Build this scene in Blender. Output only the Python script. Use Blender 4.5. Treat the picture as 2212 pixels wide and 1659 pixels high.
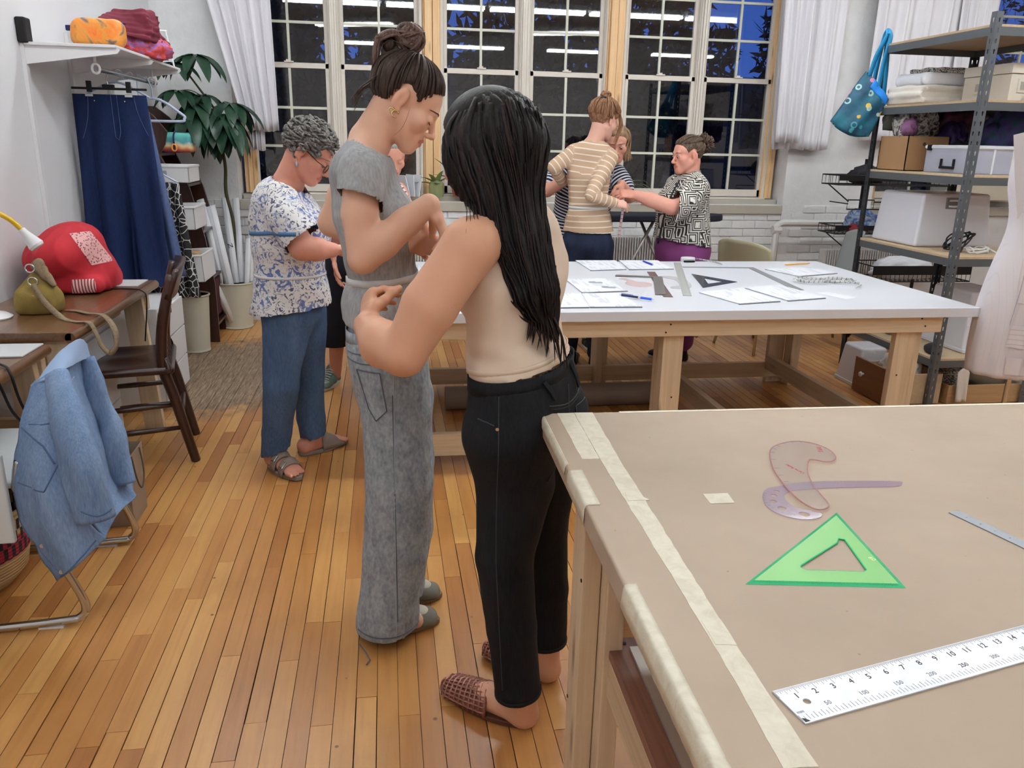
import bpy, bmesh, math, random
import numpy as np
from math import sin, cos, pi, radians, sqrt, atan2
from mathutils import Vector, Matrix, noise as mnoise
from mathutils.bvhtree import BVHTree
random.seed(7)
rng = np.random.RandomState(5)
SC = bpy.context.scene
COL = SC.collection
for o in list(bpy.data.objects):
    bpy.data.objects.remove(o, do_unlink=True)

# ---------------------------------------------------------------- camera
PITCH, ROLL, YAW = 0.295, 0.022, 0.159
_f = Vector((sin(YAW) * cos(PITCH), cos(YAW) * cos(PITCH), -sin(PITCH)))
_r = Vector((cos(YAW), -sin(YAW), 0))
_u = _r.cross(_f)
_r2 = cos(ROLL) * _r + sin(ROLL) * _u
_u2 = -sin(ROLL) * _r + cos(ROLL) * _u
cam_data = bpy.data.cameras.new('camera')
cam = bpy.data.objects.new('camera', cam_data)
COL.objects.link(cam)
mw = Matrix.Identity(4)
for i in range(3):
    mw[i][0], mw[i][1], mw[i][2] = _r2[i], _u2[i], -_f[i]
mw[0][3], mw[1][3], mw[2][3] = 0, 0, 1.43
cam.matrix_world = mw
cam_data.sensor_fit = 'HORIZONTAL'
cam_data.sensor_width = 36
cam_data.lens = 1720 / 2212 * 36
cam_data.clip_start = 0.05
SC.camera = cam

# ---------------------------------------------------------------- world: blue dusk sky, exposure
world = bpy.data.worlds.new('dusk')
SC.world = world
world.use_nodes = True
_nt = world.node_tree
_bg = _nt.nodes['Background']
_tc = _nt.nodes.new('ShaderNodeTexCoord')
_sep = _nt.nodes.new('ShaderNodeSeparateXYZ')
_cr = _nt.nodes.new('ShaderNodeValToRGB')
_nt.links.new(_tc.outputs['Generated'], _sep.inputs[0])
_nt.links.new(_sep.outputs['Z'], _cr.inputs[0])
_cr.color_ramp.elements[0].position = 0.0
_cr.color_ramp.elements[0].color = (0.05, 0.13, 0.55, 1)
_cr.color_ramp.elements[1].position = 0.6
_cr.color_ramp.elements[1].color = (0.012, 0.045, 0.26, 1)
_nt.links.new(_cr.outputs[0], _bg.inputs[0])
_bg.inputs[1].default_value = 1.0
SC.view_settings.view_transform = 'Standard'
SC.view_settings.look = 'None'
SC.view_settings.gamma = 1
SC.view_settings.use_curve_mapping = False
SC.view_settings.exposure = 0.0
TUBE_STRENGTH = 37.0          # fluorescent tubes: the room's own light

# ---------------------------------------------------------------- helpers: objects
def S(*c):
    if len(c) == 1: c = (c[0],) * 3
    return tuple((v / 255 / 12.92) if v / 255 <= .04045 else ((v / 255 + .055) / 1.055) ** 2.4 for v in c)

LOC = {}
def thing(name, label, cat, loc=(0, 0, 0), group=None):
    o = bpy.data.objects.new(name, None)
    COL.objects.link(o)
    o.location = loc
    o.empty_display_size = .05
    o['label'] = label; o['category'] = cat
    if group: o['group'] = group
    LOC[o.name] = Vector(loc)
    return o
def tag(o, label, cat, group=None):
    o['label'] = label; o['category'] = cat
    if group: o['group'] = group
    return o
def structure(o):
    o['kind'] = 'structure'
    return o
def rootloc(o):
    while o is not None:
        if o.name in LOC: return LOC[o.name]
        o = o.parent
    return Vector((0, 0, 0))
def dup(o, parent=None):
    c = o.copy(); COL.objects.link(c); c.parent = parent
    if o.name in LOC: LOC[c.name] = LOC[o.name].copy()
    for ch in o.children: dup(ch, c)
    return c

def link_mesh(name, me, mat, parent=None, origin=None, local=False):
    """verts are in world coordinates; the object's origin goes to `origin` when top-level"""
    o = bpy.data.objects.new(name, me)
    COL.objects.link(o)
    mats = mat if isinstance(mat, (list, tuple)) else [mat]
    for m in mats: me.materials.append(m)
    if parent is not None:
        o.parent = parent
        if not local:
            l = rootloc(parent)
            if l.length > 0: me.transform(Matrix.Translation(-l))
    elif origin is not None:
        me.transform(Matrix.Translation(-Vector(origin)))
        o.location = origin
        LOC[o.name] = Vector(origin)
    return o

def npmesh(name, V, Fq, mat, parent=None, smooth=True, attrs=None, origin=None, cols=None):
    V = np.asarray(V, np.float32); Fq = np.asarray(Fq, np.int32)
    me = bpy.data.meshes.new(name)
    k = Fq.shape[1]
    me.vertices.add(len(V)); me.vertices.foreach_set('co', V.ravel())
    me.loops.add(Fq.size); me.loops.foreach_set('vertex_index', Fq.ravel())
    me.polygons.add(len(Fq))
    me.polygons.foreach_set('loop_start', np.arange(0, Fq.size, k, dtype=np.int32))
    me.polygons.foreach_set('loop_total', np.full(len(Fq), k, np.int32))
    if smooth: me.polygons.foreach_set('use_smooth', np.ones(len(Fq), bool))
    me.update(calc_edges=True)
    for n, a in (attrs or {}).items():
        at = me.attributes.new(n, 'FLOAT', 'POINT'); at.data.foreach_set('value', np.asarray(a, np.float32))
    for n, a in (cols or {}).items():
        at = me.attributes.new(n, 'FLOAT_COLOR', 'POINT')
        at.data.foreach_set('color', np.concatenate([np.asarray(a, np.float32), np.ones((len(a), 1), np.float32)], 1).ravel())
    return link_mesh(name, me, mat, parent, origin)

def rotm(axis, ang): return Matrix.Rotation(ang, 4, axis)
def frame(pos, x, z=(0, 0, 1)):
    """matrix with local x along x, z near z"""
    x = Vector(x).normalized(); z = Vector(z); y = z.cross(x).normalized(); z = x.cross(y)
    m = Matrix.Identity(4)
    for i in range(3): m[i][0], m[i][1], m[i][2], m[i][3] = x[i], y[i], z[i], pos[i]
    return m

class MB:
    def __init__(s): s.v = []; s.f = []; s.mi = []; s.cur = 0
    def add(s, vs, fs, M=None):
        b = len(s.v)
        if M is not None: vs = [M @ Vector(v) for v in vs]
        s.v += [tuple(v) for v in vs]
        s.f += [tuple(i + b for i in f) for f in fs]; s.mi += [s.cur] * len(fs)
        return s
    def box(s, c, d, M=None, taper=1.0):
        x, y, z = (q / 2 for q in d); t = taper
        vs = [(-x, -y, -z), (x, -y, -z), (x, y, -z), (-x, y, -z), (-x * t, -y * t, z), (x * t, -y * t, z), (x * t, y * t, z), (-x * t, y * t, z)]
        vs = [(a + c[0], b + c[1], e + c[2]) for a, b, e in vs]
        return s.add(vs, [(3, 2, 1, 0), (4, 5, 6, 7), (0, 1, 5, 4), (1, 2, 6, 5), (2, 3, 7, 6), (3, 0, 4, 7)], M)
    def bb(s, x0, x1, y0, y1, z0, z1, M=None):
        return s.box(((x0 + x1) / 2, (y0 + y1) / 2, (z0 + z1) / 2), (abs(x1 - x0), abs(y1 - y0), abs(z1 - z0)), M)
    def beam(s, a, b, w, h, up=(0, 0, 1), ext=0):
        a = Vector(a); b = Vector(b); d = (b - a); L = d.length
        if abs(d.normalized().dot(Vector(up))) > .98: up = (0, 1, 0) if abs(d.normalized().y) < .9 else (1, 0, 0)
        return s.box((L / 2, 0, 0), (L + 2 * ext, w, h), frame(a, d, up))
    def cyl(s, a, b, r0, r1=None, n=16, caps=True):
        r1 = r0 if r1 is None else r1
        a = Vector(a); b = Vector(b); d = (b - a)
        up = (0, 0, 1) if abs(d.normalized().z) < .9 else (1, 0, 0)
        M = frame(a, d, up); L = d.length
        vs = []
        for x, r in ((0, r0), (L, r1)):
            vs += [(x, r * cos(2 * pi * i / n), r * sin(2 * pi * i / n)) for i in range(n)]
        fs = [(i, (i + 1) % n, n + (i + 1) % n, n + i) for i in range(n)]
        if caps: fs += [tuple(range(n))[::-1], tuple(range(n, 2 * n))]
        return s.add(vs, fs, M)
    def lathe(s, prof, c=(0, 0, 0), n=24, M=None, sx=1, sy=1):
        vs = []; fs = []
        for r, z in prof: vs += [(c[0] + sx * r * cos(2 * pi * i / n), c[1] + sy * r * sin(2 * pi * i / n), c[2] + z) for i in range(n)]
        for k in range(len(prof) - 1):
            for i in range(n): fs.append((k * n + i, k * n + (i + 1) % n, (k + 1) * n + (i + 1) % n, (k + 1) * n + i))
        if prof[0][0] > 1e-5: fs.append(tuple(range(n))[::-1])
        if prof[-1][0] > 1e-5: fs.append(tuple(range((len(prof) - 1) * n, len(prof) * n)))
        return s.add(vs, fs, M)
    def tube(s, pts, r, n=8, closed=False, flat=None, up=None, caps=True):
        """r: number or list; flat: (width, thickness) ribbon cross-section"""
        P = [Vector(p) for p in pts]; m = len(P); rs = r if isinstance(r, (list, tuple, np.ndarray)) else [r] * m
        vs = []; prev = None
        for i, p in enumerate(P):
            if closed: t = P[(i + 1) % m] - P[i - 1]
            else: t = P[min(i + 1, m - 1)] - P[max(i - 1, 0)]
            if t.length < 1e-9: t = Vector((0, 0, 1))
            t.normalize()
            if up is not None: nrm = Vector(up) - t * t.dot(Vector(up))
            elif prev is None:
                a = Vector((0, 0, 1)) if abs(t.z) < .9 else Vector((1, 0, 0)); nrm = a - t * t.dot(a)
            else: nrm = prev - t * t.dot(prev)
            if nrm.length < 1e-6: nrm = t.orthogonal()
            nrm.normalize(); prev = nrm; bn = t.cross(nrm)
            for k in range(n):
                a = 2 * pi * (k + .5) / n
                if flat: ca, sa = cos(a), sin(a); vs.append(p + bn * (flat[0] * rs[i] * ca) + nrm * (flat[1] * rs[i] * sa))
                else: vs.append(p + bn * (rs[i] * cos(a)) + nrm * (rs[i] * sin(a)))
        fs = []
        for i in range(m if closed else m - 1):
            j = (i + 1) % m
            for k in range(n): fs.append((i * n + k, i * n + (k + 1) % n, j * n + (k + 1) % n, j * n + k))
        if not closed and caps: fs += [tuple(range(n))[::-1], tuple(range((m - 1) * n, m * n))]
        return s.add(vs, fs)
    def strip(s, pts, w, t, up=(0, 0, 1)):
        """flat ribbon: width w across, thickness t along up"""
        return s.tube(pts, 1, n=4, flat=(w / 2 * 1.4142, t / 2 * 1.4142), up=up)
    def prism(s, out, z0, z1, M=None, holes=()):
        """outline polygon extruded in z; holes bridged by bmesh fill at build"""
        n = len(out)
        vs = [(x, y, z0) for x, y in out] + [(x, y, z1) for x, y in out]
        fs = [(i, (i + 1) % n, n + (i + 1) % n, n + i) for i in range(n)]
        if not holes:
            fs += [tuple(range(n))[::-1], tuple(range(n, 2 * n))]
            return s.add(vs, fs, M)
        from mathutils.geometry import tessellate_polygon
        loops = [out] + [list(h) for h in holes]
        for h in loops[1:]:
            b = len(vs); k = len(h)
            vs += [(x, y, z0) for x, y in h] + [(x, y, z1) for x, y in h]
            fs += [(b + (i + 1) % k, b + i, b + k + i, b + k + (i + 1) % k) for i in range(k)]
        tri = tessellate_polygon([[Vector((x, y, 0)) for x, y in l] for l in loops])
        base = []; b = 0
        for l in loops:
            base += [b + i for i in range(len(l))]; b += 2 * len(l)
        cnt = []; 
        for l in loops: cnt += [len(l)] * len(l)
        for a, c, d in tri:
            fs.append((base[a] + cnt[a], base[c] + cnt[c], base[d] + cnt[d])); fs.append((base[d], base[c], base[a]))
        return s.add(vs, fs, M)
    def grid(s, fn, nu, nv, closeu=False):
        vs = [fn(i / (nu if closeu else nu - 1), j / (nv - 1)) for j in range(nv) for i in range(nu)]
        fs = []
        for j in range(nv - 1):
            for i in range(nu if closeu else nu - 1):
                i2 = (i + 1) % nu
                fs.append((j * nu + i, j * nu + i2, (j + 1) * nu + i2, (j + 1) * nu + i))
        return s.add(vs, fs)
    def ball(s, c, r, nu=16, nv=10, M=None):
        r = (r, r, r) if not isinstance(r, (tuple, list)) else r
        vs = [(c[0], c[1], c[2] - r[2])]; fs = []
        for j in range(1, nv):
            t = pi * j / nv - pi / 2
            vs += [(c[0] + r[0] * cos(t) * cos(2 * pi * i / nu), c[1] + r[1] * cos(t) * sin(2 * pi * i / nu), c[2] + r[2] * sin(t)) for i in range(nu)]
        vs.append((c[0], c[1], c[2] + r[2])); e = len(vs) - 1
        for i in range(nu): fs.append((0, 1 + (i + 1) % nu, 1 + i))
        for j in range(nv - 2):
            for i in range(nu): fs.append((1 + j * nu + i, 1 + j * nu + (i + 1) % nu, 1 + (j + 1) * nu + (i + 1) % nu, 1 + (j + 1) * nu + i))
        b = 1 + (nv - 2) * nu
        for i in range(nu): fs.append((b + i, b + (i + 1) % nu, e))
        return s.add(vs, fs, M)
    def build(s, name, mat, parent=None, smooth=False, bevel=0, seg=2, origin=None, local=False, solid=0, sub=0, stuff=False):
        me = bpy.data.meshes.new(name)
        me.from_pydata(s.v, [], s.f)
        if any(s.mi): me.polygons.foreach_set('material_index', np.array(s.mi, np.int32))
        if smooth: me.polygons.foreach_set('use_smooth', np.ones(len(s.f), bool))
        me.update()
        o = link_mesh(name, me, mat, parent, origin, local)
        if solid:
            m = o.modifiers.new('solidify', 'SOLIDIFY'); m.thickness = solid; m.offset = 0
        if sub:
            m = o.modifiers.new('subsurf', 'SUBSURF'); m.levels = m.render_levels = sub
        if bevel:
            m = o.modifiers.new('bevel', 'BEVEL'); m.width = bevel; m.segments = seg; m.limit_method = 'ANGLE'; m.angle_limit = .7
            me.polygons.foreach_set('use_smooth', np.ones(len(s.f), bool))
            m.harden_normals = True
        if smooth == 'auto':
            me.set_sharp_from_angle(angle=.6)
        if stuff: o['kind'] = 'stuff'
        return o

def catmull(P, n=8, closed=False):
    P = [Vector(p) for p in P]; out = []; m = len(P)
    for i in range(m if closed else m - 1):
        if closed: p0, p1, p2, p3 = P[i - 1], P[i], P[(i + 1) % m], P[(i + 2) % m]
        else: p0, p1, p2, p3 = P[max(i - 1, 0)], P[i], P[i + 1], P[min(i + 2, m - 1)]
        for k in range(n):
            t = k / n
            out.append(.5 * ((2 * p1) + (p2 - p0) * t + (2 * p0 - 5 * p1 + 4 * p2 - p3) * t * t + (3 * p1 - p0 - 3 * p2 + p3) * t ** 3))
    if not closed: out.append(P[-1])
    return out
def cat2(P, n=8, closed=False): return [(v.x, v.y) for v in catmull([(a, b, 0) for a, b in P], n, closed)]

# ---------------------------------------------------------------- helpers: materials
class NT:
    def __init__(s, name):
        s.m = bpy.data.materials.new(name); s.m.use_nodes = True; s.t = s.m.node_tree
        s.b = s.t.nodes['Principled BSDF']; s.out = s.t.nodes['Material Output']
    def n(s, typ, **k):
        q = s.t.nodes.new('ShaderNode' + typ)
        for a, v in k.items():
            if a.startswith('i_'): q.inputs[a[2:].replace('_', ' ')].default_value = v
            else: setattr(q, a, v)
        return q
    def l(s, a, b): s.t.links.new(a, b)
    def set(s, i, v):
        if hasattr(v, 'links'): s.l(v, s.b.inputs[i])
        else: s.b.inputs[i].default_value = (*v, 1) if isinstance(v, tuple) and len(v) == 3 else v
    def coord(s, kind='Object', scale=(1, 1, 1), off=None):
        tc = s.n('TexCoord')
        mp = s.n('Mapping'); mp.inputs['Scale'].default_value = scale if isinstance(scale, (tuple, list)) else (scale,) * 3
        s.l(tc.outputs[kind], mp.inputs[0])
        if off is not None: mp.inputs['Location'].default_value = off
        return mp.outputs[0]
    def noise(s, vec, scale=5, detail=3, rough=.5, dist=0):
        q = s.n('TexNoise'); q.inputs['Scale'].default_value = scale; q.inputs['Detail'].default_value = detail
        q.inputs['Roughness'].default_value = rough; q.inputs['Distortion'].default_value = dist
        if vec is not None: s.l(vec, q.inputs['Vector'])
        return q.outputs['Fac']
    def ramp(s, fac, stops, interp='LINEAR'):
        q = s.n('ValToRGB'); e = q.color_ramp.elements; q.color_ramp.interpolation = interp
        while len(e) < len(stops): e.new(.5)
        for i, (p, c) in enumerate(stops): e[i].position = p; e[i].color = (*c, 1) if not isinstance(c, (int, float)) else (c, c, c, 1)
        s.l(fac, q.inputs[0]); return q.outputs['Color']
    def mix(s, fac, a, b, mode='MIX'):
        q = s.n('Mix', data_type='RGBA', blend_type=mode)
        for inp, v in ((q.inputs[0], fac), (q.inputs[6], a), (q.inputs[7], b)):
            if hasattr(v, 'links'): s.l(v, inp)
            else: inp.default_value = (*v, 1) if isinstance(v, tuple) else v
        return q.outputs[2]
    def math(s, op, a, b=0.0, c=0.0, clamp=False):
        q = s.n('Math', operation=op, use_clamp=clamp)
        for inp, v in zip(q.inputs, (a, b, c)):
            if hasattr(v, 'links'): s.l(v, inp)
            else: inp.default_value = v
        return q.outputs[0]
    def attr(s, name, vec=False):
        q = s.n('Attribute', attribute_name=name); return q.outputs['Color'] if vec else q.outputs['Fac']
    def bump(s, h, strength=.3, dist=.01, prev=None):
        q = s.n('Bump'); q.inputs['Strength'].default_value = strength; q.inputs['Distance'].default_value = dist
        s.l(h, q.inputs['Height'])
        if prev is not None: s.l(prev, q.inputs['Normal'])
        s.l(q.outputs[0], s.b.inputs['Normal']); return q.outputs[0]

_mc = {}
def mat(name, c, rough=.5, metal=0., var=.0, vs=6., bump=0., bs=80., bd=.004, spec=.5, coat=0., scale=(1, 1, 1), kind='Object', c2=None, sheen=0., trans=0., ior=1.45, alpha=1., emit=None):
    if name in _mc: return _mc[name]
    N = NT(name)
    if var or bump or c2: v = N.coord(kind, scale)
    if var or c2:
        d = c2 or tuple(x * (1 - var) for x in c); u = c if c2 else tuple(min(1, x * (1 + var * .5)) for x in c)
        N.set('Base Color', N.ramp(N.noise(v, vs, 4, .6), [(.3, d), (.7, u)]))
    else: N.set('Base Color', c)
    N.set('Roughness', rough); N.set('Metallic', metal); N.set('Specular IOR Level', spec); N.set('IOR', ior)
    if coat: N.set('Coat Weight', coat)
    if sheen: N.set('Sheen Weight', sheen)
    if trans: N.set('Transmission Weight', trans)
    if alpha < 1: N.set('Alpha', alpha)
    if emit: N.set('Emission Color', c); N.set('Emission Strength', emit)
    if bump: N.bump(N.noise(v, bs, 3), bump, bd)
    _mc[name] = N.m
    return N.m
def wood(name, c1, c2, axis='X', rough=.5, scale=1., knots=False, coat=0., bump=.05):
    """grain runs along object axis"""
    if name in _mc: return _mc[name]
    N = NT(name)
    sc = {'X': (.6, 14, 14), 'Y': (14, .6, 14), 'Z': (14, 14, .6)}[axis]
    v = N.coord('Object', tuple(q * scale for q in sc))
    g = N.noise(v, 3, 5, .65, .6)
    col = N.ramp(g, [(.28, c1), (.5, tuple((a + b) / 2 for a, b in zip(c1, c2))), (.72, c2)])
    if knots:
        kv = N.coord('Object', tuple(q * scale for q in {'X': (2.2, 9, 9), 'Y': (9, 2.2, 9), 'Z': (9, 9, 2.2)}[axis]))
        q = N.n('TexVoronoi'); q.inputs['Scale'].default_value = 1.1; N.l(kv, q.inputs['Vector'])
        k = N.ramp(q.outputs['Distance'], [(.05, 1.), (.17, 0.)])
        col = N.mix(N.math('MULTIPLY', k, .75), col, tuple(x * .35 for x in c1))
    N.set('Base Color', col); N.set('Roughness', rough)
    if coat: N.set('Coat Weight', coat); N.set('Coat Roughness', .2)
    N.bump(g, bump, .003)
    _mc[name] = N.m
    return N.m
# ================================================================ implicit surfaces (bodies, clothes, soft things)
A3 = lambda p: np.array(p, np.float32)
def _n(v): v = np.asarray(v, np.float32); return v / (np.linalg.norm(v) + 1e-9)
class SDF:
    """smooth union of simple shapes, meshed by surface nets"""
    def __init__(s): s.p = []
    def _add(s, fn, lo, hi, k, op, tagv=0, coord=None): s.p.append((fn, np.asarray(lo, np.float32), np.asarray(hi, np.float32), k, op, tagv, coord)); return s
    def cap(s, a, b, ra, rb=None, k=.01, flat=None, side=None, op='u', tagv=0, c0=0., cs=1.):
        """round cone a->b; flat=(ratio_a, ratio_b): radius along `side` is r*ratio"""
        rb = ra if rb is None else rb; a = A3(a); b = A3(b); ba = b - a; L2 = float(ba @ ba) + 1e-12
        fa, fb = (1, 1) if flat is None else (flat if isinstance(flat, (tuple, list)) else (flat, flat))
        m = max(ra * max(fa, 1), rb * max(fb, 1))
        if side is not None:
            ax = ba / sqrt(L2); u = A3(side); u = _n(u - ax * (u @ ax)); v = np.cross(ax, u)
        def fn(P):
            q = P - a; t = np.clip((q @ ba) / L2, 0, 1)
            w = q - t[..., None] * ba; r = ra + (rb - ra) * t
            if side is None: return np.sqrt((w * w).sum(-1)) - r
            f = fa + (fb - fa) * t
            wu = (w @ u) / f; wv = w @ v; wx = w @ ax
            d = np.sqrt(wu * wu + wv * wv + wx * wx) - r
            return d * np.minimum(f, 1)
        L = sqrt(L2)
        co = lambda P: c0 + cs * ((P - a) @ ba) / L
        return s._add(fn, np.minimum(a, b) - m, np.maximum(a, b) + m, k, op, tagv, co)
    def chain(s, pts, rs, k=.01, flat=None, side=None, tagv=0, c0=0., cs=1.):
        for i in range(len(pts) - 1):
            f = None if flat is None else ((flat[i], flat[i + 1]) if isinstance(flat, (list, tuple)) else (flat, flat))
            sd = side[i] if isinstance(side, list) else side
            s.cap(pts[i], pts[i + 1], rs[i], rs[i + 1], k if i == 0 else min(k, .010), f, sd, 'u', tagv, c0, cs)
            c0 += cs * float(np.linalg.norm(A3(pts[i + 1]) - A3(pts[i])))
        return s
    def ell(s, c, r, R=None, k=.01, op='u', tagv=0):
        c = A3(c); r = A3(r); R = np.eye(3, dtype=np.float32) if R is None else np.asarray(R, np.float32)
        def fn(P):
            q = (P - c) @ R; k0 = np.sqrt(((q / r) ** 2).sum(-1)); k1 = np.sqrt(((q / (r * r)) ** 2).sum(-1))
            return k0 * (k0 - 1) / np.maximum(k1, 1e-6)
        m = float(r.max()); return s._add(fn, c - m, c + m, k, op, tagv)
    def plane_cut(s, p, n, lo, hi):
        """keep the side n points away from, inside box lo..hi"""
        p = A3(p); n = _n(n)
        return s._add(lambda P: (P - p) @ n, lo, hi, 0, 'cut')
    def box(s, c, h, R=None, rnd=.01, k=.01, op='u', tagv=0):
        c = A3(c); h = A3(h) - rnd; R = np.eye(3, dtype=np.float32) if R is None else np.asarray(R, np.float32)
        def fn(P):
            q = np.abs((P - c) @ R) - h
            return np.sqrt((np.maximum(q, 0) ** 2).sum(-1)) + np.minimum(q.max(-1), 0) - rnd
        m = float(np.linalg.norm(h)) + rnd; return s._add(fn, c - m, c + m, k, op, tagv)
    def at(s, P):
        D = np.full(P.shape[:-1], 9., np.float32)
        for fn, a, b, k, op, _, _ in s.p:
            d = fn(P)
            if op == 'cut': D = np.maximum(D, d)
            elif k > 0: hh = np.clip(.5 + .5 * (D - d) / k, 0, 1); D = D + (d - D) * hh - k * hh * (1 - hh)
            else: D = np.minimum(D, d)
        return D
    def sub(s, o, k=.02, tagv=0):
        """blend in another field as a whole (a sleeve with its own cut end)"""
        lo, hi = o.bounds(); c = [p[6] for p in o.p if p[4] == 'u'][0]; return s._add(o.at, lo, hi, k, 'u', tagv, c)
    def evalgrid(s, lo, hi, h):
        n = np.ceil((hi - lo) / h).astype(int) + 1
        ax = [lo[i] + h * np.arange(n[i], dtype=np.float32) for i in range(3)]
        D = np.full(n, 9., np.float32)
        for fn, a, b, k, op, _, _ in s.p:
            pad = 3.2 * h + (k if k else 0) + .004
            i0 = np.maximum(np.floor((a - pad - lo) / h).astype(int), 0); i1 = np.minimum(np.ceil((b + pad - lo) / h).astype(int) + 1, n)
            if (i1 <= i0).any(): continue
            sl = tuple(slice(i0[j], i1[j]) for j in range(3))
            P = np.stack(np.meshgrid(ax[0][sl[0]], ax[1][sl[1]], ax[2][sl[2]], indexing='ij'), -1)
            d = fn(P).astype(np.float32); o = D[sl]
            if op == 'u':
                if k > 0:
                    hh = np.clip(.5 + .5 * (o - d) / k, 0, 1); D[sl] = o + (d - o) * hh - k * hh * (1 - hh)
                else: D[sl] = np.minimum(o, d)
            elif op == 's':
                if k > 0:
                    hh = np.clip(.5 - .5 * (o + d) / k, 0, 1); D[sl] = o + (-d - o) * hh + k * hh * (1 - hh)
                else: D[sl] = np.maximum(o, -d)
            elif op == 'cut': D[sl] = np.maximum(o, d)
        return D
    def bounds(s):
        lo = np.min([p[1] for p in s.p if p[4] == 'u'], 0); hi = np.max([p[2] for p in s.p if p[4] == 'u'], 0); return lo, hi
    def mesh(s, h=.008, lo=None, hi=None):
        if lo is None: lo, hi = s.bounds()
        lo = np.asarray(lo, np.float32) - 2 * h; hi = np.asarray(hi, np.float32) + 2 * h
        return nets(s.evalgrid(lo, hi, h), lo, h)
    def multi(s, h, fine):
        """coarse mesh plus finer boxes [(lo, hi, h)]; coarse faces inside a box are replaced"""
        V, F = s.mesh(h)
        for lo, hi, hf in fine:
            lo = np.asarray(lo, np.float32); hi = np.asarray(hi, np.float32)
            c = V[F].mean(1); keep = ~((c > lo + .5 * h) & (c < hi - .5 * h)).all(1); F = F[keep]
            v2, f2 = nets(s.evalgrid(lo - hf, hi + hf, hf), lo - hf, hf)
            F = np.concatenate([F, f2 + len(V)]); V = np.concatenate([V, v2])
        return compact(V, F)
    def coords(s, V):
        best = np.full(len(V), 9.); out = np.zeros(len(V), np.float32); tg = np.zeros(len(V), np.float32)
        for fn, a, b, k, op, t, co in s.p:
            if op != 'u': continue
            d = fn(V); m = d < best; best[m] = d[m]; tg[m] = t
            out[m] = (co(V)[m] if co is not None else V[m][:, 2])
        return out, tg
def compact(V, F):
    u, inv = np.unique(F, return_inverse=True); return V[u], inv.reshape(F.shape).astype(np.int32)
_E = [(0, 1), (2, 3), (4, 5), (6, 7), (0, 2), (1, 3), (4, 6), (5, 7), (0, 4), (1, 5), (2, 6), (3, 7)]
def nets(D, lo, h):
    ins = D < 0; n = np.array(D.shape)
    c = [ins[x:n[0] - 1 + x, y:n[1] - 1 + y, z:n[2] - 1 + z] for z in (0, 1) for y in (0, 1) for x in (0, 1)]
    sm = sum(q.astype(np.int8) for q in c); act = (sm > 0) & (sm < 8)
    I = np.argwhere(act)
    if len(I) == 0: return np.zeros((0, 3), np.float32), np.zeros((0, 4), np.int32)
    off = np.array([(x, y, z) for z in (0, 1) for y in (0, 1) for x in (0, 1)])
    val = np.stack([D[I[:, 0] + o[0], I[:, 1] + o[1], I[:, 2] + o[2]] for o in off], 1)
    acc = np.zeros((len(I), 3), np.float32); cnt = np.zeros(len(I), np.float32)
    for a, b in _E:
        da, db = val[:, a], val[:, b]; m = (da < 0) != (db < 0)
        t = np.where(m, da / np.where(m, da - db, 1), 0)
        acc += m[:, None] * (off[a] + t[:, None] * (off[b] - off[a])); cnt += m
    V = lo + h * (I + acc / cnt[:, None])
    idx = np.full(act.shape, -1, np.int32); idx[act] = np.arange(len(I))
    F = []
    for ax in range(3):
        a = [slice(None)] * 3; b = [slice(None)] * 3; a[ax] = slice(0, n[ax] - 1); b[ax] = slice(1, n[ax])
        s0, s1 = ins[tuple(a)], ins[tuple(b)]
        E = np.argwhere(s0 != s1)
        u, w = [(1, 2), (2, 0), (0, 1)][ax]
        E = E[(E[:, u] > 0) & (E[:, w] > 0) & (E[:, u] < n[u] - 1) & (E[:, w] < n[w] - 1)]
        if len(E) == 0: continue
        q = []
        for du, dw in ((1, 1), (0, 1), (0, 0), (1, 0)):
            e = E.copy(); e[:, u] -= du; e[:, w] -= dw; q.append(idx[e[:, 0], e[:, 1], e[:, 2]])
        q = np.stack(q, 1); fl = s1[E[:, 0], E[:, 1], E[:, 2]]
        q[fl] = q[fl][:, ::-1]; F.append(q)
    return V.astype(np.float32), np.concatenate(F)
def vnormals(V, F):
    n = np.cross(V[F[:, 2]] - V[F[:, 0]], V[F[:, 3 if F.shape[1] > 3 else 1]] - V[F[:, 1]])
    N = np.zeros_like(V)
    for i in range(F.shape[1]): np.add.at(N, F[:, i], n)
    return N / (np.linalg.norm(N, axis=1, keepdims=True) + 1e-9)
def smooth_mesh(V, F, it=2, lam=.5):
    for _ in range(it):
        A = np.zeros_like(V); C = np.zeros(len(V), np.float32); k = F.shape[1]
        for i in range(k):
            j = F[:, (i + 1) % k]
            np.add.at(A, F[:, i], V[j]); np.add.at(C, F[:, i], 1); np.add.at(A, j, V[F[:, i]]); np.add.at(C, j, 1)
        V = V + lam * (A / C[:, None] - V)
    return V
_wr = np.random.RandomState(1)
def vnoise(P, scale, seed=0):
    """cheap smooth noise: domain-warped sines"""
    r = np.random.RandomState(seed); P = np.asarray(P, np.float32) * scale; o = np.zeros(len(P), np.float32)
    W = np.stack([np.sin(P @ r.randn(3) * 1.1 + r.rand() * 6) for _ in range(3)], 1)
    for i in range(5): o += np.sin((P + .9 * W) @ (r.randn(3) * 1.2) + r.rand() * 6.3)
    return o / 3.
def drop_caps(V, F, planes, tol):
    """remove the flat end faces of a garment so that its opening is open"""
    n = vnormals(V, F); c = V[F].mean(1); fn = n[F].mean(1); keep = np.ones(len(F), bool)
    for p, d, rad in planes:
        p = A3(p); d = _n(d); s = (c - p) @ d
        keep &= ~((np.abs(s) < tol) & (fn @ d > .55) & (np.linalg.norm(c - p, axis=1) < rad))
    return compact(V, F[keep])

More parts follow.
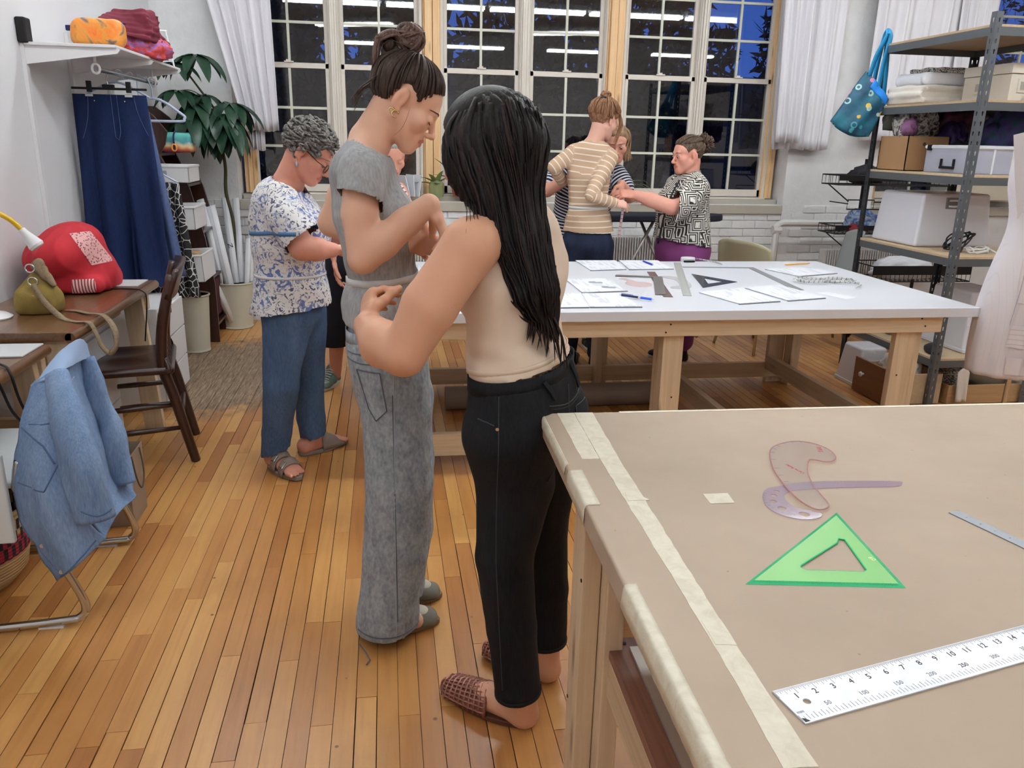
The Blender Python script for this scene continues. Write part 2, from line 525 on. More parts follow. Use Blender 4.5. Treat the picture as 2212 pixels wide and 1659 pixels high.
def heap(name, c, r, mt, parent=None, seed=0, h=.012, amp=.25, flatb=True, freq=14, origin=None, solid=False):
    """crumpled cloth: lumpy ellipsoid with folds, flat underneath"""
    u, v = 40, 22
    rr = np.random.RandomState(seed); V = []; F = []
    th = np.linspace(0, 2 * pi, u, endpoint=False); ph = np.linspace(-pi / 2 + .02, pi / 2 - .02, v)
    T, P = np.meshgrid(th, ph); X = np.stack([np.cos(P) * np.cos(T), np.cos(P) * np.sin(T), np.sin(P)], -1).reshape(-1, 3)
    n1 = vnoise(X, freq * .15, seed); n2 = np.abs(vnoise(X, freq * .38, seed + 9)); n3 = np.abs(vnoise(X * np.array([1, 1, 2.5]), freq * .6, seed + 4))
    k = 1 + amp * (.5 * n1 - .55 * n2 - .3 * n3)
    X = X * k[:, None] * np.array(r)
    if flatb: X[:, 2] = np.maximum(X[:, 2], -r[2] * .55); X[:, 2] += r[2] * .55
    X = X + np.array(c)
    for j in range(v - 1):
        for i in range(u): F.append((j * u + i, j * u + (i + 1) % u, (j + 1) * u + (i + 1) % u, (j + 1) * u + i))
    return npmesh(name, X, F, mt, parent, origin=origin if origin is not None else (None if parent is not None else c))
# ================================================================ THE SETTING
XL, YB, XR, YF, ZC = -1.65, 6.6, 8.0, -4.0, 3.5
M_wall = mat('wall_paint', S(222, 222, 225), .75, var=.03, vs=1.5, bump=.15, bs=14, bd=.01)
def _brickwall():
    N = NT('painted_brick_wall'); v = N.coord('Object')
    n1 = N.noise(v, 3, 4); n2 = N.noise(v, 30, 4)
    base = N.ramp(n1, [(.3, S(205, 204, 204)), (.65, S(226, 225, 226))])
    chips = N.ramp(N.noise(N.coord('Object', (1.6, 1.6, 1)), 6, 5, .75), [(.70, 0.), (.74, 1.)])
    fine = N.ramp(N.noise(v, 14, 3), [(.55, 0.), (.6, 1.)])
    N.set('Base Color', N.mix(N.math('MULTIPLY', N.math('MULTIPLY', chips, fine), .55), base, S(120, 112, 106)))
    N.set('Roughness', .6)
    N.bump(N.math('ADD', N.math('MULTIPLY', n1, 1.), N.math('MULTIPLY', n2, .35)), .5, .02)
    return N.m
M_brick = _brickwall()
M_cream = mat('cream_window_paint', S(214, 205, 194), .45, var=.04, vs=5)
M_cream2 = mat('cream_muntin', S(205, 205, 190), .45)
M_sill = mat('sill_paint', S(172, 165, 152), .5, var=.06, vs=4)
M_pine = wood('pine_post', S(206, 160, 108), S(232, 196, 150), 'Z', .5, knots=True)
M_ceil = mat('ceiling_paint', S(215, 215, 215), .8)
M_black = mat('black_metal', S(24, 24, 26), .45, .3)
M_chrome = mat('chrome', S(200, 200, 200), .18, 1.)
M_white = mat('white_enamel', S(226, 226, 228), .4)
M_plastic = mat('white_plastic', S(224, 224, 226), .35)

def floorwood():
    N = NT('maple_floor'); r = N.attr('rnd')
    geo = N.n('NewGeometry'); mp = N.n('Mapping'); mp.inputs['Scale'].default_value = (26, 1.6, 10)
    N.l(geo.outputs['Position'], mp.inputs[0])
    off = N.n('CombineXYZ'); N.l(N.math('MULTIPLY', r, 91.7), off.inputs[1]); N.l(N.math('MULTIPLY', r, 37.3), off.inputs[0])
    N.l(off.outputs[0], mp.inputs['Location'])
    g = N.noise(mp.outputs[0], 1.2, 5, .6, .8)
    col = N.ramp(r, [(0., S(164, 110, 60)), (.35, S(180, 128, 74)), (.7, S(194, 144, 86)), (1., S(206, 160, 100))])
    col = N.mix(.5, col, N.ramp(g, [(.25, S(120, 96, 70)), (.5, S(188, 172, 150)), (.75, S(214, 200, 178))]), 'SOFT_LIGHT')
    # dirt: small knots, dark specks and dull patches
    n5 = N.noise(geo.outputs['Position'], 2.3, 4, .6)
    col = N.mix(N.math('MULTIPLY', N.ramp(n5, [(.5, 0.), (.75, 1.)]), .35), col, S(140, 92, 52))
    q = N.n('TexVoronoi'); q.inputs['Scale'].default_value = 9; N.l(geo.outputs['Position'], q.inputs['Vector'])
    col = N.mix(N.math('MULTIPLY', N.ramp(q.outputs['Distance'], [(.035, 1.), (.06, 0.)]), .75), col, S(70, 40, 22))
    # worn grey area by the bins
    sx = N.n('SeparateXYZ'); N.l(geo.outputs['Position'], sx.inputs[0])
    dx = N.math('DIVIDE', N.math('SUBTRACT', sx.outputs['X'], -1.0), .50); dy = N.math('DIVIDE', N.math('SUBTRACT', sx.outputs['Y'], 5.05), .95)
    d = N.math('ADD', N.math('MULTIPLY', dx, dx), N.math('MULTIPLY', dy, dy))
    wn = N.noise(geo.outputs['Position'], 9, 5, .7)
    wear = N.math('MULTIPLY', N.ramp(N.math('ADD', d, N.math('MULTIPLY', N.math('SUBTRACT', wn, .5), 1.6)), [(.55, 1.), (1.1, 0.)]), .95)
    wc = N.ramp(N.noise(mp.outputs[0], 5, 5, .7), [(.32, S(74, 58, 46)), (.5, S(128, 108, 88)), (.70, S(184, 162, 134))])
    col = N.mix(wear, col, wc)
    N.set('Base Color', col)
    N.set('Roughness', N.math('ADD', N.math('ADD', .26, N.math('MULTIPLY', g, .14)), N.math('MULTIPLY', wear, .3)))
    N.bump(g, .06, .004)
    return N.m
M_floor = floorwood()
M_gap = mat('floor_gap', S(38, 20, 10), .8)

# floor: dark sub-floor slab, each visible maple strip its own part
slab = MB(); slab.bb(XL - .3, XR + .3, YF - .3, YB + .4, -.12, -.012)
floor = structure(slab.build('floor', M_gap)); LOC['floor'] = Vector((0, 0, 0))
PW = .0556; X0 = -.1096
def in_view(x, y):
    """true where the strip can be seen by a visitor standing around the camera"""
    return -1.1 - .1 * (y - 1.3) < x < .95 + .4 * (y - 1.3) * .6 and 1.35 < y < 5.6
prng = random.Random(11)
known = {-12: [1.73], -11: [1.776], -10: [2.38], -6: [1.64], -3: [2.2], -2: [2.195, 2.79], 0: [1.83], 2: [1.745], 4: [2.57], -5: [2.8], -13: [2.08]}
planks = []
i0, i1 = int((XL - X0) / PW) - 1, int((XR - X0) / PW) + 1
for i in range(i0, i1):
    xa = X0 + i * PW
    cuts = [YF]
    y = YF + prng.uniform(.2, 1.0)
    while y < YB:
        cuts.append(y); y += prng.choice((.45, .62, .8, .95, 1.2, 1.5))
    cuts.append(YB)
    ks = known.get(i)
    if ks: cuts = sorted([c for c in cuts if all(abs(c - k) > .45 for k in ks)] + ks)
    for a, b in zip(cuts[:-1], cuts[1:]): planks.append((xa, a, b, prng.random()))
def plank_box(m, xa, a, b, r, at):
    g = prng.choice((.0006, .0008, .0011, .0019)); h = prng.uniform(-.0007, 0)
    m.bb(xa + g, xa + PW - g, a + .0007, b - .0007, -.012, h); at += [r] * 8
def _score(p):
    x = p[0] + PW / 2; y = min(max(p[1], 1.4), p[2])
    return y + .25 * abs(x) if in_view(x, max(p[1] + .1, min(p[2] - .1, y))) or in_view(x, p[2]) or in_view(x, p[1]) else 50 + y
order = sorted(planks, key=_score)
single, rest = order[:290], order[290:]
for xa, a, b, r in single:
    m = MB(); at = []; plank_box(m, xa, a, b, r, at)
    o = m.build('floor_plank', M_floor, floor)
    o.data.attributes.new('rnd', 'FLOAT', 'POINT').data.foreach_set('value', np.array(at, np.float32))
m = MB(); at = []
for xa, a, b, r in rest: plank_box(m, xa, a, b, r, at)
o = m.build('floor_planks', M_floor, floor, stuff=True)
o.data.attributes.new('rnd', 'FLOAT', 'POINT').data.foreach_set('value', np.array(at, np.float32))

# walls and ceiling
m = MB(); m.bb(XL - .2, XL, YF - .2, YB + .35, -.1, ZC); structure(m.build('wall_left', M_wall))
m = MB(); m.bb(XR, XR + .2, YF - .2, YB + .35, -.1, ZC); structure(m.build('wall_right', M_wall))
m = MB(); m.bb(XL - .2, XR + .2, YF - .2, YF, -.1, ZC); structure(m.build('wall_front', M_wall))
m = MB(); m.bb(XL - .2, XR + .2, YF - .2, YB + .35, ZC, ZC + .2); structure(m.build('ceiling', M_ceil))
OA, OB = (-1.12, 3.39), (4.22, 6.2)      # the two window openings
ZS, ZT = .955, 3.05
m = MB()
for xa, xb in ((XL - .2, OA[0]), (OA[1], OB[0]), (OB[1], XR + .2)): m.bb(xa, xb, YB, YB + .35, -.1, ZC)
for xa, xb in (OA, OB):
    m.bb(xa, xb, YB, YB + .35, ZT, ZC); m.bb(xa, xb, YB + .012, YB + .35, -.1, ZS)
wall_back = structure(m.build('wall_back', M_brick)); LOC['wall_back'] = Vector((0, 0, 0))
# painted bricks of the wall below the windows
brng = random.Random(3); bw, bh = .213, .0685; nb = 0
for r in range(5, 14):
    z = r * bh; x = XL + (bw / 2 if r % 2 else 0) + .02
    while x < 4.9:
        if (x > 1.0 or x < -.5 or .1 < x < .6):
            m = MB(); d = brng.uniform(.0, .004)
            xe = min(x + bw - .008, OA[1] if x < OA[1] else 9)
            yb = YB if (x > OA[1] and x < OB[0]) or x < OA[0] else YB + .012
            m.box(((x + xe) / 2, yb - .002 - d / 2, z + bh / 2), (xe - x, .012 + d, bh - .007))
            m.build('brick', M_brick, wall_back, bevel=.004, seg=1); nb += 1
        x += bw

# ---- windows
def glassmat():
    N = NT('window_glass'); t = N.t
    tr = N.n('BsdfTransparent'); tr.inputs[0].default_value = (.88, .92, .92, 1)
    gl = N.n('BsdfGlossy'); gl.inputs['Roughness'].default_value = .015
    fr = N.n('Fresnel'); fr.inputs['IOR'].default_value = 1.5
    mx = N.n('MixShader'); gb = N.n('NewGeometry'); N.l(N.math('MULTIPLY', N.math('MULTIPLY', fr.outputs[0], 3.2, clamp=True), N.math('SUBTRACT', 1.0, gb.outputs['Backfacing'])), mx.inputs[0])
    N.l(tr.outputs[0], mx.inputs[1]); N.l(gl.outputs[0], mx.inputs[2]); N.l(mx.outputs[0], N.out.inputs[0])
    return N.m
M_glass = glassmat()
def window(n, xc, hw=.272, zb=1.073, zm=1.965, zt=2.86, yf=6.80, tilt=0):
    W = thing('window_%d' % n, 'x', 'window', (xc, yf, zb)); del W['category']; del W['label']; structure(W)
    m = MB(); o = hw + .06
    for s in (-1, 1):
        m.bb(xc + s * (hw + .035), xc + s * o, yf - .035, yf + .09, zb - .09, zt + .08)
        m.bb(xc + s * (hw + .028), xc + s * (hw + .036), yf - .02, yf + .05, zb - .06, zt + .06)
    m.bb(xc - o, xc + o, yf - .035, yf + .09, zt + .04, zt + .1); m.bb(xc - o, xc + o, yf - .06, yf + .09, zb - .10, zb - .065)
    m.build('window_frame', M_cream, W, bevel=.003, seg=1)
    for nm, z0, z1, y in (('lower_sash', zb, zm - .022, yf + .005), ('upper_sash', zm + .022, zt, yf + .045)):
        m = MB()
        for s in (-1, 1): m.bb(xc + s * hw, xc + s * (hw + .03), y - .015, y + .02, z0 - .06, z1 + .045)
        m.bb(xc - hw - .03, xc + hw + .03, y - .015, y + .02, z0 - (.06 if nm[0] == 'l' else .04), z0)
        m.bb(xc - hw - .03, xc + hw + .03, y - .015, y + .02, z1, z1 + .04)
        sash = m.build(nm, M_cream, W, bevel=.003, seg=1)
        if nm[0] == 'l':
            m = MB(); m.bb(xc - .035, xc + .035, y - .03, y - .005, z1 + .04, z1 + .05); m.bb(xc - .02, xc + .012, y - .028, y - .01, z1 + .05, z1 + .06)
            m.build('sash_lock', M_cream, W)
        mu = MB(); hz = (z1 - z0) / 3; t = .0095
        mu.bb(xc - t, xc + t, y - .008, y + .012, z0, z1)
        for k in (1, 2): mu.bb(xc - hw, xc + hw, y - .0075, y + .0115, z0 + k * hz - t, z0 + k * hz + t)
        mu.build('muntins', M_cream2, sash)
        for c in range(2):
            for r in range(3):
                p = MB(); p.bb(xc - hw + c * hw + .002, xc + c * hw - .002, y, y + .004, z0 + r * hz + .002, z0 + (r + 1) * hz - .002)
                p.build('pane', M_glass, sash)
UC = [-.71, -.017, .785, 1.482, 2.278, 2.958]
for i, x in enumerate(UC): window(i + 1, x)
window(7, 4.70, .36); window(8, 5.60, .36)
k = 0
def trim(mb, mt, bevel=.003):
    global k; k += 1
    return structure(mb.build('trim_%d' % k, mt, bevel=bevel, seg=1))
for a, b in ((0, 1), (2, 3), (4, 5)):        # cream mullions between paired units
    m = MB(); x = (UC[a] + UC[b]) / 2; w = UC[b] - UC[a] - .664
    m.bb(x - w / 2, x + w / 2, 6.75, 6.9, 1.0, 3.0); m.bb(x - w / 2 - .012, x - w / 2 + .006, 6.742, 6.8, 1.0, 3.0); m.bb(x + w / 2 - .006, x + w / 2 + .012, 6.742, 6.8, 1.0, 3.0)
    trim(m, M_cream)
for x in (.392, 1.878):                       # bare pine posts
    m = MB(); m.bb(x - .062, x - .002, 6.72, 6.9, 1.0, 3.02); m.bb(x + .002, x + .06, 6.735, 6.9, 1.0, 3.02); m.bb(x - .075, x - .062, 6.75, 6.9, 1.0, 3.02)
    trim(m, M_pine)
for x, s in ((3.30, 1), (-1.05, -1), (4.29, -1), (6.0, 1)):          # pine jambs at the ends
    m = MB(); m.bb(x - .012, x + .02, 6.75, 6.9, 1.0, 3.02); m.bb(x + .022, x + .055, 6.76, 6.9, 1.0, 3.02); m.bb(x - .045, x - .014, 6.77, 6.9, 1.0, 3.02)
    trim(m, M_pine)
for xa, xb in (OA, OB):
    m = MB(); m.bb(xa, xb, 6.585, 6.95, ZS - .075, ZS - .002); m.bb(xa + .01, xb - .01, 6.70, 6.92, ZS - .002, ZS + .04); trim(m, M_sill, .004)
    m = MB(); m.bb(xa, xb, 6.72, 6.95, 2.97, 3.05); trim(m, M_cream)

# ---- fluorescent fixtures hanging from the ceiling (the room's light)
M_tube = mat('fluorescent_tube', (.93, .985, 1.0), .5, emit=TUBE_STRENGTH)
M_fix = mat('fixture_white', S(225, 225, 225), .5)
def fixture(x, y, z=2.98, ang=0., label='', L=1.22):
    t = thing('ceiling_light', label, 'light', (x, y, z), 'fluorescent fixtures hanging from the ceiling')
    R = Matrix.Translation((x, y, z)) @ rotm('Z', ang)
    m = MB(); m.box((0, 0, .06), (L, .13, .05), R); m.box((0, 0, .03), (L, .22, .012), R); m.build('housing', M_fix, t)
    for s in (-1, 1):
        q = MB(); q.cyl(R @ Vector((-L / 2 + .02, s * .055, 0)), R @ Vector((L / 2 - .02, s * .055, 0)), .018, n=8); q.build('tube', M_tube, t, smooth=True)
        q = MB(); q.cyl(R @ Vector((s * L * .4, 0, .08)), R @ Vector((s * L * .4, 0, ZC - z)), .004, n=6); q.build('hanger', M_fix, t)
for j, x in enumerate((-.6, .66, 1.92, 3.18, 4.44)): fixture(x, 3.1, label='fluorescent fixture %s of the row over the white table' % ('at the left end', 'second from the left', 'in the middle', 'second from the right', 'at the right end')[j])
for j, x in enumerate((-.9, .9, 2.7, 4.5)): fixture(x, 4.95, 3.0, 0, 'fluorescent fixture %s of the row nearest the windows' % ('at the left end', 'left of centre', 'right of centre', 'at the right end')[j])
for j, x in enumerate((-.4, 2.8)): fixture(x, .6, 3.05, .35, 'slanted fluorescent fixture above the %s of the foreground' % ('floor', 'paper table')[j])
for j, x in enumerate((-.4, 1.6, 3.6, 5.6)): fixture(x, -1.8, 3.05, 0, 'added fluorescent fixture behind the viewer, %s' % ('far left', 'left of centre', 'right of centre', 'far right')[j])  # unseen row added to light the back of the room and fill faces

# ---- outside: trees against the dusk sky
M_leaf = mat('tree_leaves', S(13, 17, 24), .9)
M_bark = mat('tree_bark', S(40, 34, 30), .9)
def tree(x, y, z0, zc, rad, n, seed, label):
    r = random.Random(seed)
    t = thing('tree', label, 'tree', (x, y, z0), 'trees outside the windows')
    m = MB(); m.tube([(x, y, z0), (x + .1, y, z0 + (zc - z0) * .5), (x, y, zc)], [.22, .16, .08], 8)
    for k in range(6):
        a = r.uniform(0, 6.28); m.tube([(x, y, zc - rad[2] * .5), (x + cos(a) * rad[0] * .6, y + sin(a) * rad[1] * .6, zc + r.uniform(-.2, .6) * rad[2])], [.07, .02], 5)
    m.build('trunk', M_bark, t)
    vs = []; fs = []
    for k in range(n):
        while True:
            p = Vector((r.uniform(-1, 1), r.uniform(-1, 1), r.uniform(-1, 1)))
            if p.length < 1 and mnoise.noise(p * 2.1 + Vector((seed, 0, 0))) > -.12: break
        c = Vector((x + p.x * rad[0], y + p.y * rad[1], zc + p.z * rad[2]))
        s = r.uniform(.08, .16); a = r.uniform(0, 6.28); u = Vector((cos(a), r.uniform(-.5, .5), sin(a) - .4)).normalized(); w = u.orthogonal().normalized() * s * .4; u = u * s
        b = len(vs); vs += [c - u, c + w, c + u, c - w]; fs.append((b, b + 1, b + 2, b + 3))
    me = npmesh('foliage', vs, fs, M_leaf, t, smooth=False); me['kind'] = 'stuff'
tree(-.9, 10.5, -2.5, 2.6, (1.75, 1.3, 2.3), 5600, 1, 'dark tree outside the left windows at dusk')
tree(2.95, 11.6, -2.5, 2.5, (2.0, 1.3, 2.4), 6800, 2, 'dark tree outside the middle windows at dusk')
tree(6.5, 11.0, -2.5, 2.2, (1.5, 1.3, 2.2), 3600, 5, 'dark tree outside the right windows at dusk')
tree(10.6, 13.5, -2.5, 2.4, (2.2, 1.3, 2.6), 3000, 6, 'dark tree far right beyond the shelving window')
hm = MB()
hm.bb(-12, 22, 16, 17, -2.6, 2.75); structure(hm.build('wall_opposite', mat('opposite_building', S(50, 56, 70), .9, var=.2, vs=2)))
hm = MB(); hm.bb(-30, 40, 7.2, 60, -2.7, -2.6); structure(hm.build('ground', mat('ground_dark', S(40, 42, 40), .9)))
# ================================================================ TABLES
M_lumX = wood('lumber_x', S(202, 176, 142), S(228, 206, 176), 'X', .55, knots=True)
M_lumY = wood('lumber_y', S(184, 158, 126), S(214, 192, 160), 'Y', .55, knots=True)
M_lumZ = wood('lumber_z', S(202, 176, 142), S(228, 206, 176), 'Z', .55, knots=True)
M_lam = mat('white_laminate', S(222, 224, 231), .35)
M_screw = mat('screw_dark', S(30, 26, 24), .5, .6)
def screws(t, pts, n):
    for p in pts:
        m = MB(); q = Vector(p); m.cyl(q, q + Vector(n) * .0015, .004, n=10); m.build('screw', M_screw, t)
# white cutting table
t = thing('cutting_table', 'large white topped worktable on a raw pine lumber frame in the middle of the room', 'table', (1.3, 4.0, 0))
m = MB(); m.bb(-.05, 2.70, 3.24, 4.72, .701, .745); m.build('tabletop', M_lam, t, bevel=.003)
m = MB(); m.bb(.08, 2.565, 3.30, 3.338, .617, .700); m.build('apron', M_lumX, t, bevel=.003)
m = MB(); m.bb(.08, 2.53, 4.60, 4.638, .61, .70); m.build('apron', M_lumX, t, bevel=.003)
for x in (.08, 2.527):
    m = MB(); m.bb(x, x + .038, 3.338, 4.6, .617, .70); m.build('apron', M_lumY, t, bevel=.003)
for x0, x1, x2 in ((.08, .17, .118), (1.222, 1.318, 1.26), (2.366, 2.47, 2.52)):
    for y, s in ((3.339, 1), (4.599, -1)):
        m = MB(); m.bb(x0, x1, y, y + s * .038, 0, .70 if y > 4 else .70); g = m.build('leg', M_lumZ, t, bevel=.003)
        m = MB(); xe = x2 if x2 > x1 else x2; m.bb(x1 if x1 > 2 else x0, (x1 + .058) if x1 > 2 else x0 + .04, y + s * .039, y + s * .128, 0, .616); m.build('leg_brace', M_lumZ, t, bevel=.003)
m = MB(); m.bb(.05, 2.36, 3.378, 3.416, .055, .160); m.build('stretcher', M_lumX, t, bevel=.003)
m = MB(); m.bb(.05, 2.50, 4.522, 4.56, .045, .140); m.build('stretcher', M_lumX, t, bevel=.003)
for x in (.12, 1.60, 2.33):
    m = MB(); m.bb(x, x + .038, 3.418, 4.52, .10, .19); m.build('stretcher', M_lumY, t, bevel=.003)
screws(t, [(1.235, 3.2995, .672), (1.215, 3.2995, .636), (2.455, 3.2995, .684), (2.478, 3.2995, .648), (2.40, 3.3385, .40), (1.28, 3.3385, .32)], (0, -1, 0))
# near table, wrapped with brown paper
M_kraft = None
def kraft():
    N = NT('brown_kraft_paper'); v = N.coord('Object')
    n1 = N.noise(v, 2.2, 4, .6); n2 = N.noise(v, 60, 3)
    c = N.ramp(n1, [(.3, S(166, 146, 126)), (.7, S(181, 161, 141))])
    q = N.n('TexVoronoi'); q.inputs['Scale'].default_value = 22; N.l(v, q.inputs['Vector'])
    c = N.mix(N.math('MULTIPLY', N.ramp(q.outputs['Distance'], [(.03, 1.), (.05, 0.)]), .5), c, S(120, 100, 84))
    N.set('Base Color', c); N.set('Roughness', .62); N.bump(N.math('ADD', n1, N.math('MULTIPLY', n2, .08)), .12, .01); return N.m
M_kraft = kraft()
def tapemat():
    N = NT('masking_tape'); v = N.coord('Object')
    n = N.noise(N.coord('Object', (26, 26, 26)), 1.4, 4, .6, 1.)
    N.set('Base Color', N.ramp(n, [(.3, S(208, 198, 176)), (.7, S(226, 220, 200))])); N.set('Roughness', .5); N.bump(n, .25, .004); return N.m
M_tape = tapemat()
TZ = .85
t = thing('paper_covered_table', 'brown paper covered worktable with masking tape along its edges, in the foreground', 'table', (1.2, .95, 0))
R = Matrix.Translation((.331, 1.657, 0)) @ rotm('Z', radians(-1.5))      # local +x along far edge, -y towards the viewer
def loc(x, y, z): return R @ Vector((x, y, z))
m = MB(); m.box((.93, -.70, TZ - .022), (1.86, 1.40, .044), R); m.build('tabletop', M_kraft, t, bevel=.005, seg=3)
m = MB(); m.box((.93, -.70, TZ - .0565), (1.80, 1.34, .024), R); m.build('underboard', M_lumX, t, bevel=.002)
for x in (.035, 1.72):
    for y, d in ((-.20, 1), (-1.30, 1)):
        m = MB(); m.box((x + .019, y - .09, .391), (.038, .088, .782), R); m.build('leg', M_lumZ, t, bevel=.003)
        m = MB(); m.box((x + .058, y - .115, .391), (.038, .130, .782), R); m.build('leg', M_lumZ, t, bevel=.003)
m = MB(); m.box((.064 + .04, -.78, .432), (.038, .98, .085), R); m.build('side_rail', M_lumY, t, bevel=.003)
m = MB(); m.box((.93, -.205, .432), (1.66, .036, .085), R); m.build('back_rail', M_lumX, t, bevel=.003)
M_ply = wood('red_plywood', S(104, 66, 50), S(150, 104, 82), 'Y', .5)
m = MB(); m.box((.135, -.80, .4845), (.10, .92, .018), R); m.build('lower_shelf', M_ply, t, bevel=.002)
screws(t, [loc(.12, -.36, .4938), loc(.125, -.72, .4938), loc(.12, -1.05, .4938)], (0, 0, 1))
screws(t, [loc(.0352, -.26, .30), loc(.0352, -.33, .62)], R.to_3x3() @ Vector((-1, 0, 0)))
m = MB(); m.box((.15, -.80, .4975), (.05, .84, .006), R @ Matrix.Translation((0, 0, 0)) )
o = tag(m.build('metal_strip', mat('aluminium_strip', S(186, 184, 178), .4, .6), origin=tuple(loc(.15, -.8, .4945))), 'long grey metal strip lying on the lower plywood shelf of the brown paper table', 'strip')
# tape (parts of the covered table)
def tape(pts, nm='tape_strip', z=TZ, th=.0006, mt=None, edge=True):
    m = MB(); n = len(pts)
    P = []
    for i in range(n):          # subdivide and fray the edges
        a = Vector((*pts[i], 0)); b = Vector((*pts[(i + 1) % n], 0)); k = max(2, int((b - a).length / .02))
        for j in range(k):
            q = a.lerp(b, j / k)
            if j: q += Vector((rng.uniform(-1, 1), rng.uniform(-1, 1), 0)) * .0009
            P.append((q.x, q.y))
    m.prism(P, z, z + th); return m.build(nm, mt or M_tape, t)
tape([(.3705, .585), (.4065, .583), (.408, .762), (.433, 1.377), (.4495, 1.650), (.408, 1.653), (.396, 1.381), (.381, .765)][::1])
tape([(.369, 1.652), (.407, 1.652), (.395, 1.381), (.361, 1.382)])
tape([(.385, .835), (.411, .835), (.409, .78), (.3835, .785)], z=TZ + .0006)
tape([(.4175, 1.22), (.4335, 1.19), (.395, 1.19), (.400, 1.225)], z=TZ + .0006)
def edge_tape(y0, y1, w, out=.0012, n=24, drop=.034):
    """tape folded over the left table edge, slightly rumpled"""
    inv = R.inverted()
    m = MB(); prof = [(w, TZ + .0006), (.006, TZ + .0007), (.0015, TZ - .0006), (-.0008, TZ - .006), (-.0012 - out * .5, TZ - drop)]
    def fn(u, v):
        k = v * (len(prof) - 1); i = min(int(k), len(prof) - 2); f = k - i
        x = prof[i][0] + (prof[i + 1][0] - prof[i][0]) * f; z = prof[i][1] + (prof[i + 1][1] - prof[i][1]) * f
        yy = y0 + (y1 - y0) * u; w_ = .0008 * sin(yy * 90 + 3 * v) * v
        return loc(x - abs(w_) * .8, yy, z + max(0, w_) * .5)
    m.grid(fn, n, 9); return m.build('tape_fold', M_tape, t, smooth=True, solid=.0006)
edge_tape(-.325, -.475, .026); edge_tape(-.725, -1.40, .017, .004, 60); edge_tape(-.0, -.30, .004, .001, 30, .02)
m = MB(); m.prism([(.534, 1.204), (.579, 1.203), (.575, 1.164), (.532, 1.165)], TZ + .0003, TZ + .0008); m.build('tape_strip', M_tape, t)
m = MB(); m.box((.93, -.007, TZ + .0006), (1.5, .010, .0008), R); m.build('tape_strip', mat('pale_tape', S(236, 226, 204), .5), t)

# ---------------------------------------------------------------- drawing tools
M_ink = mat('ink', S(38, 38, 42), .6); M_ink2 = mat('worn_ink', S(130, 132, 136), .6); M_redink = mat('red_ink', S(190, 40, 54), .6)
def textobj(txt, size, M, mt, parent, name='lettering', depth=.00015, align='CENTER'):
    c = bpy.data.curves.new(name, 'FONT'); c.body = txt; c.size = size; c.align_x = align; c.align_y = 'CENTER'; c.extrude = depth; c.resolution_u = 2
    tmp = bpy.data.objects.new('tmp', c); COL.objects.link(tmp)
    dg = bpy.context.evaluated_depsgraph_get(); me = bpy.data.meshes.new_from_object(tmp.evaluated_get(dg))
    bpy.data.objects.remove(tmp); me.name = name; me.transform(M); me.materials.clear()
    return link_mesh(name, me, mt, parent)
def alu():
    N = NT('brushed_aluminium'); v = N.coord('Object'); n = N.noise(N.coord('Object', (12, 90, 12)), 2, 4)
    s = N.ramp(N.noise(v, 9, 4, .7), [(.5, 0.), (.72, 1.)])
    N.set('Base Color', N.mix(N.math('MULTIPLY', s, .35), S(228, 230, 238), S(168, 170, 176))); N.set('Metallic', .35); N.set('Roughness', .42); N.bump(n, .05, .002); return N.m
M_alu = alu(); M_steel = mat('steel_rule', S(134, 138, 144), .42, .5)
# big aluminium ruler (inches on the far edge, millimetres on the near one)
a = Vector((.4115, .693, TZ)); b = Vector((.795, .774, TZ)); rx = (b - a).normalized()
RM = frame((a.x, a.y, TZ), rx)
t = thing('ruler', 'wide silver aluminium ruler with black inch numbers lying on brown paper', 'ruler', tuple(a))
Wd = .0545; m = MB()
hole = [(.0255 + .0045 * cos(i * pi / 8), -.0265 + .0045 * sin(i * pi / 8)) for i in range(16)]
m.prism([(0, 0), (.62, 0), (.62, -Wd), (0, -Wd)][::-1], .0004, .0022, RM, holes=[hole]); m.build('blade', M_alu, t)
m = MB(); inch = .0254
for k in range(0, 24 * 16):
    x = k * inch / 16 + .0006; L = .0115 if k % 16 == 0 else .0085 if k % 8 == 0 else .0062 if k % 4 == 0 else .0045 if k % 2 == 0 else .0032
    if x < .615: m.box((x, -L / 2 - .0008, .0023), (.00045 if k % 16 else .0006, L, .0002), RM)
m.build('inch_scale', M_ink2, t)
m = MB()
for k in range(0, 120):
    x = k * .005 + .0006; L = .0085 if k % 2 == 0 else .0058
    m.box((x, -Wd + .004 + L / 2, .0023), (.0005, L, .0002), RM)
m.build('millimetre_scale', M_ink2, t)
for k in range(1, 24): textobj(str(k), .0115, RM @ Matrix.Translation((k * inch - .0045, -.0155, .0023)), M_ink, t, 'number')
for k, s_ in ((1, '50'), (2, '100'), (3, '150'), (4, '200'), (5, '250'), (6, '300'), (7, '350'), (8, '400')): textobj(s_, .0085, RM @ Matrix.Translation((k * .05 - .004, -Wd + .0185, .0023)), M_ink2 if k != 5 else M_ink, t, 'number')
textobj('mm', .006, RM @ Matrix.Translation((.007, -Wd + .0165, .0023)), M_ink2, t)
m = MB(); m.prism([(.0015, -Wd + .0015), (.008, -Wd + .0015), (.0055, -Wd + .006), (.0015, -Wd + .008)], .0022, .00235, RM); m.build('dark_corner', M_ink, t)
# thin steel rule at the right
a = Vector((.920, 1.0868, TZ)); d = Vector((.953 - .92, .959 - 1.087, 0)).normalized()
RM = frame((.9205, 1.088, TZ), d)
t = thing('steel_rule', 'narrow grey steel rule at the right side of the brown paper', 'ruler', tuple(a))
m = MB(); m.bb(0, .32, 0, .0225, .0003, .0016, RM); m.build('blade', M_steel, t, bevel=.0003, seg=1)
for k in range(1, 12): textobj(str(k), .006, RM @ Matrix.Translation((k * .0254, .011, .0017)) @ rotm('Z', pi), M_ink2, t, 'number')
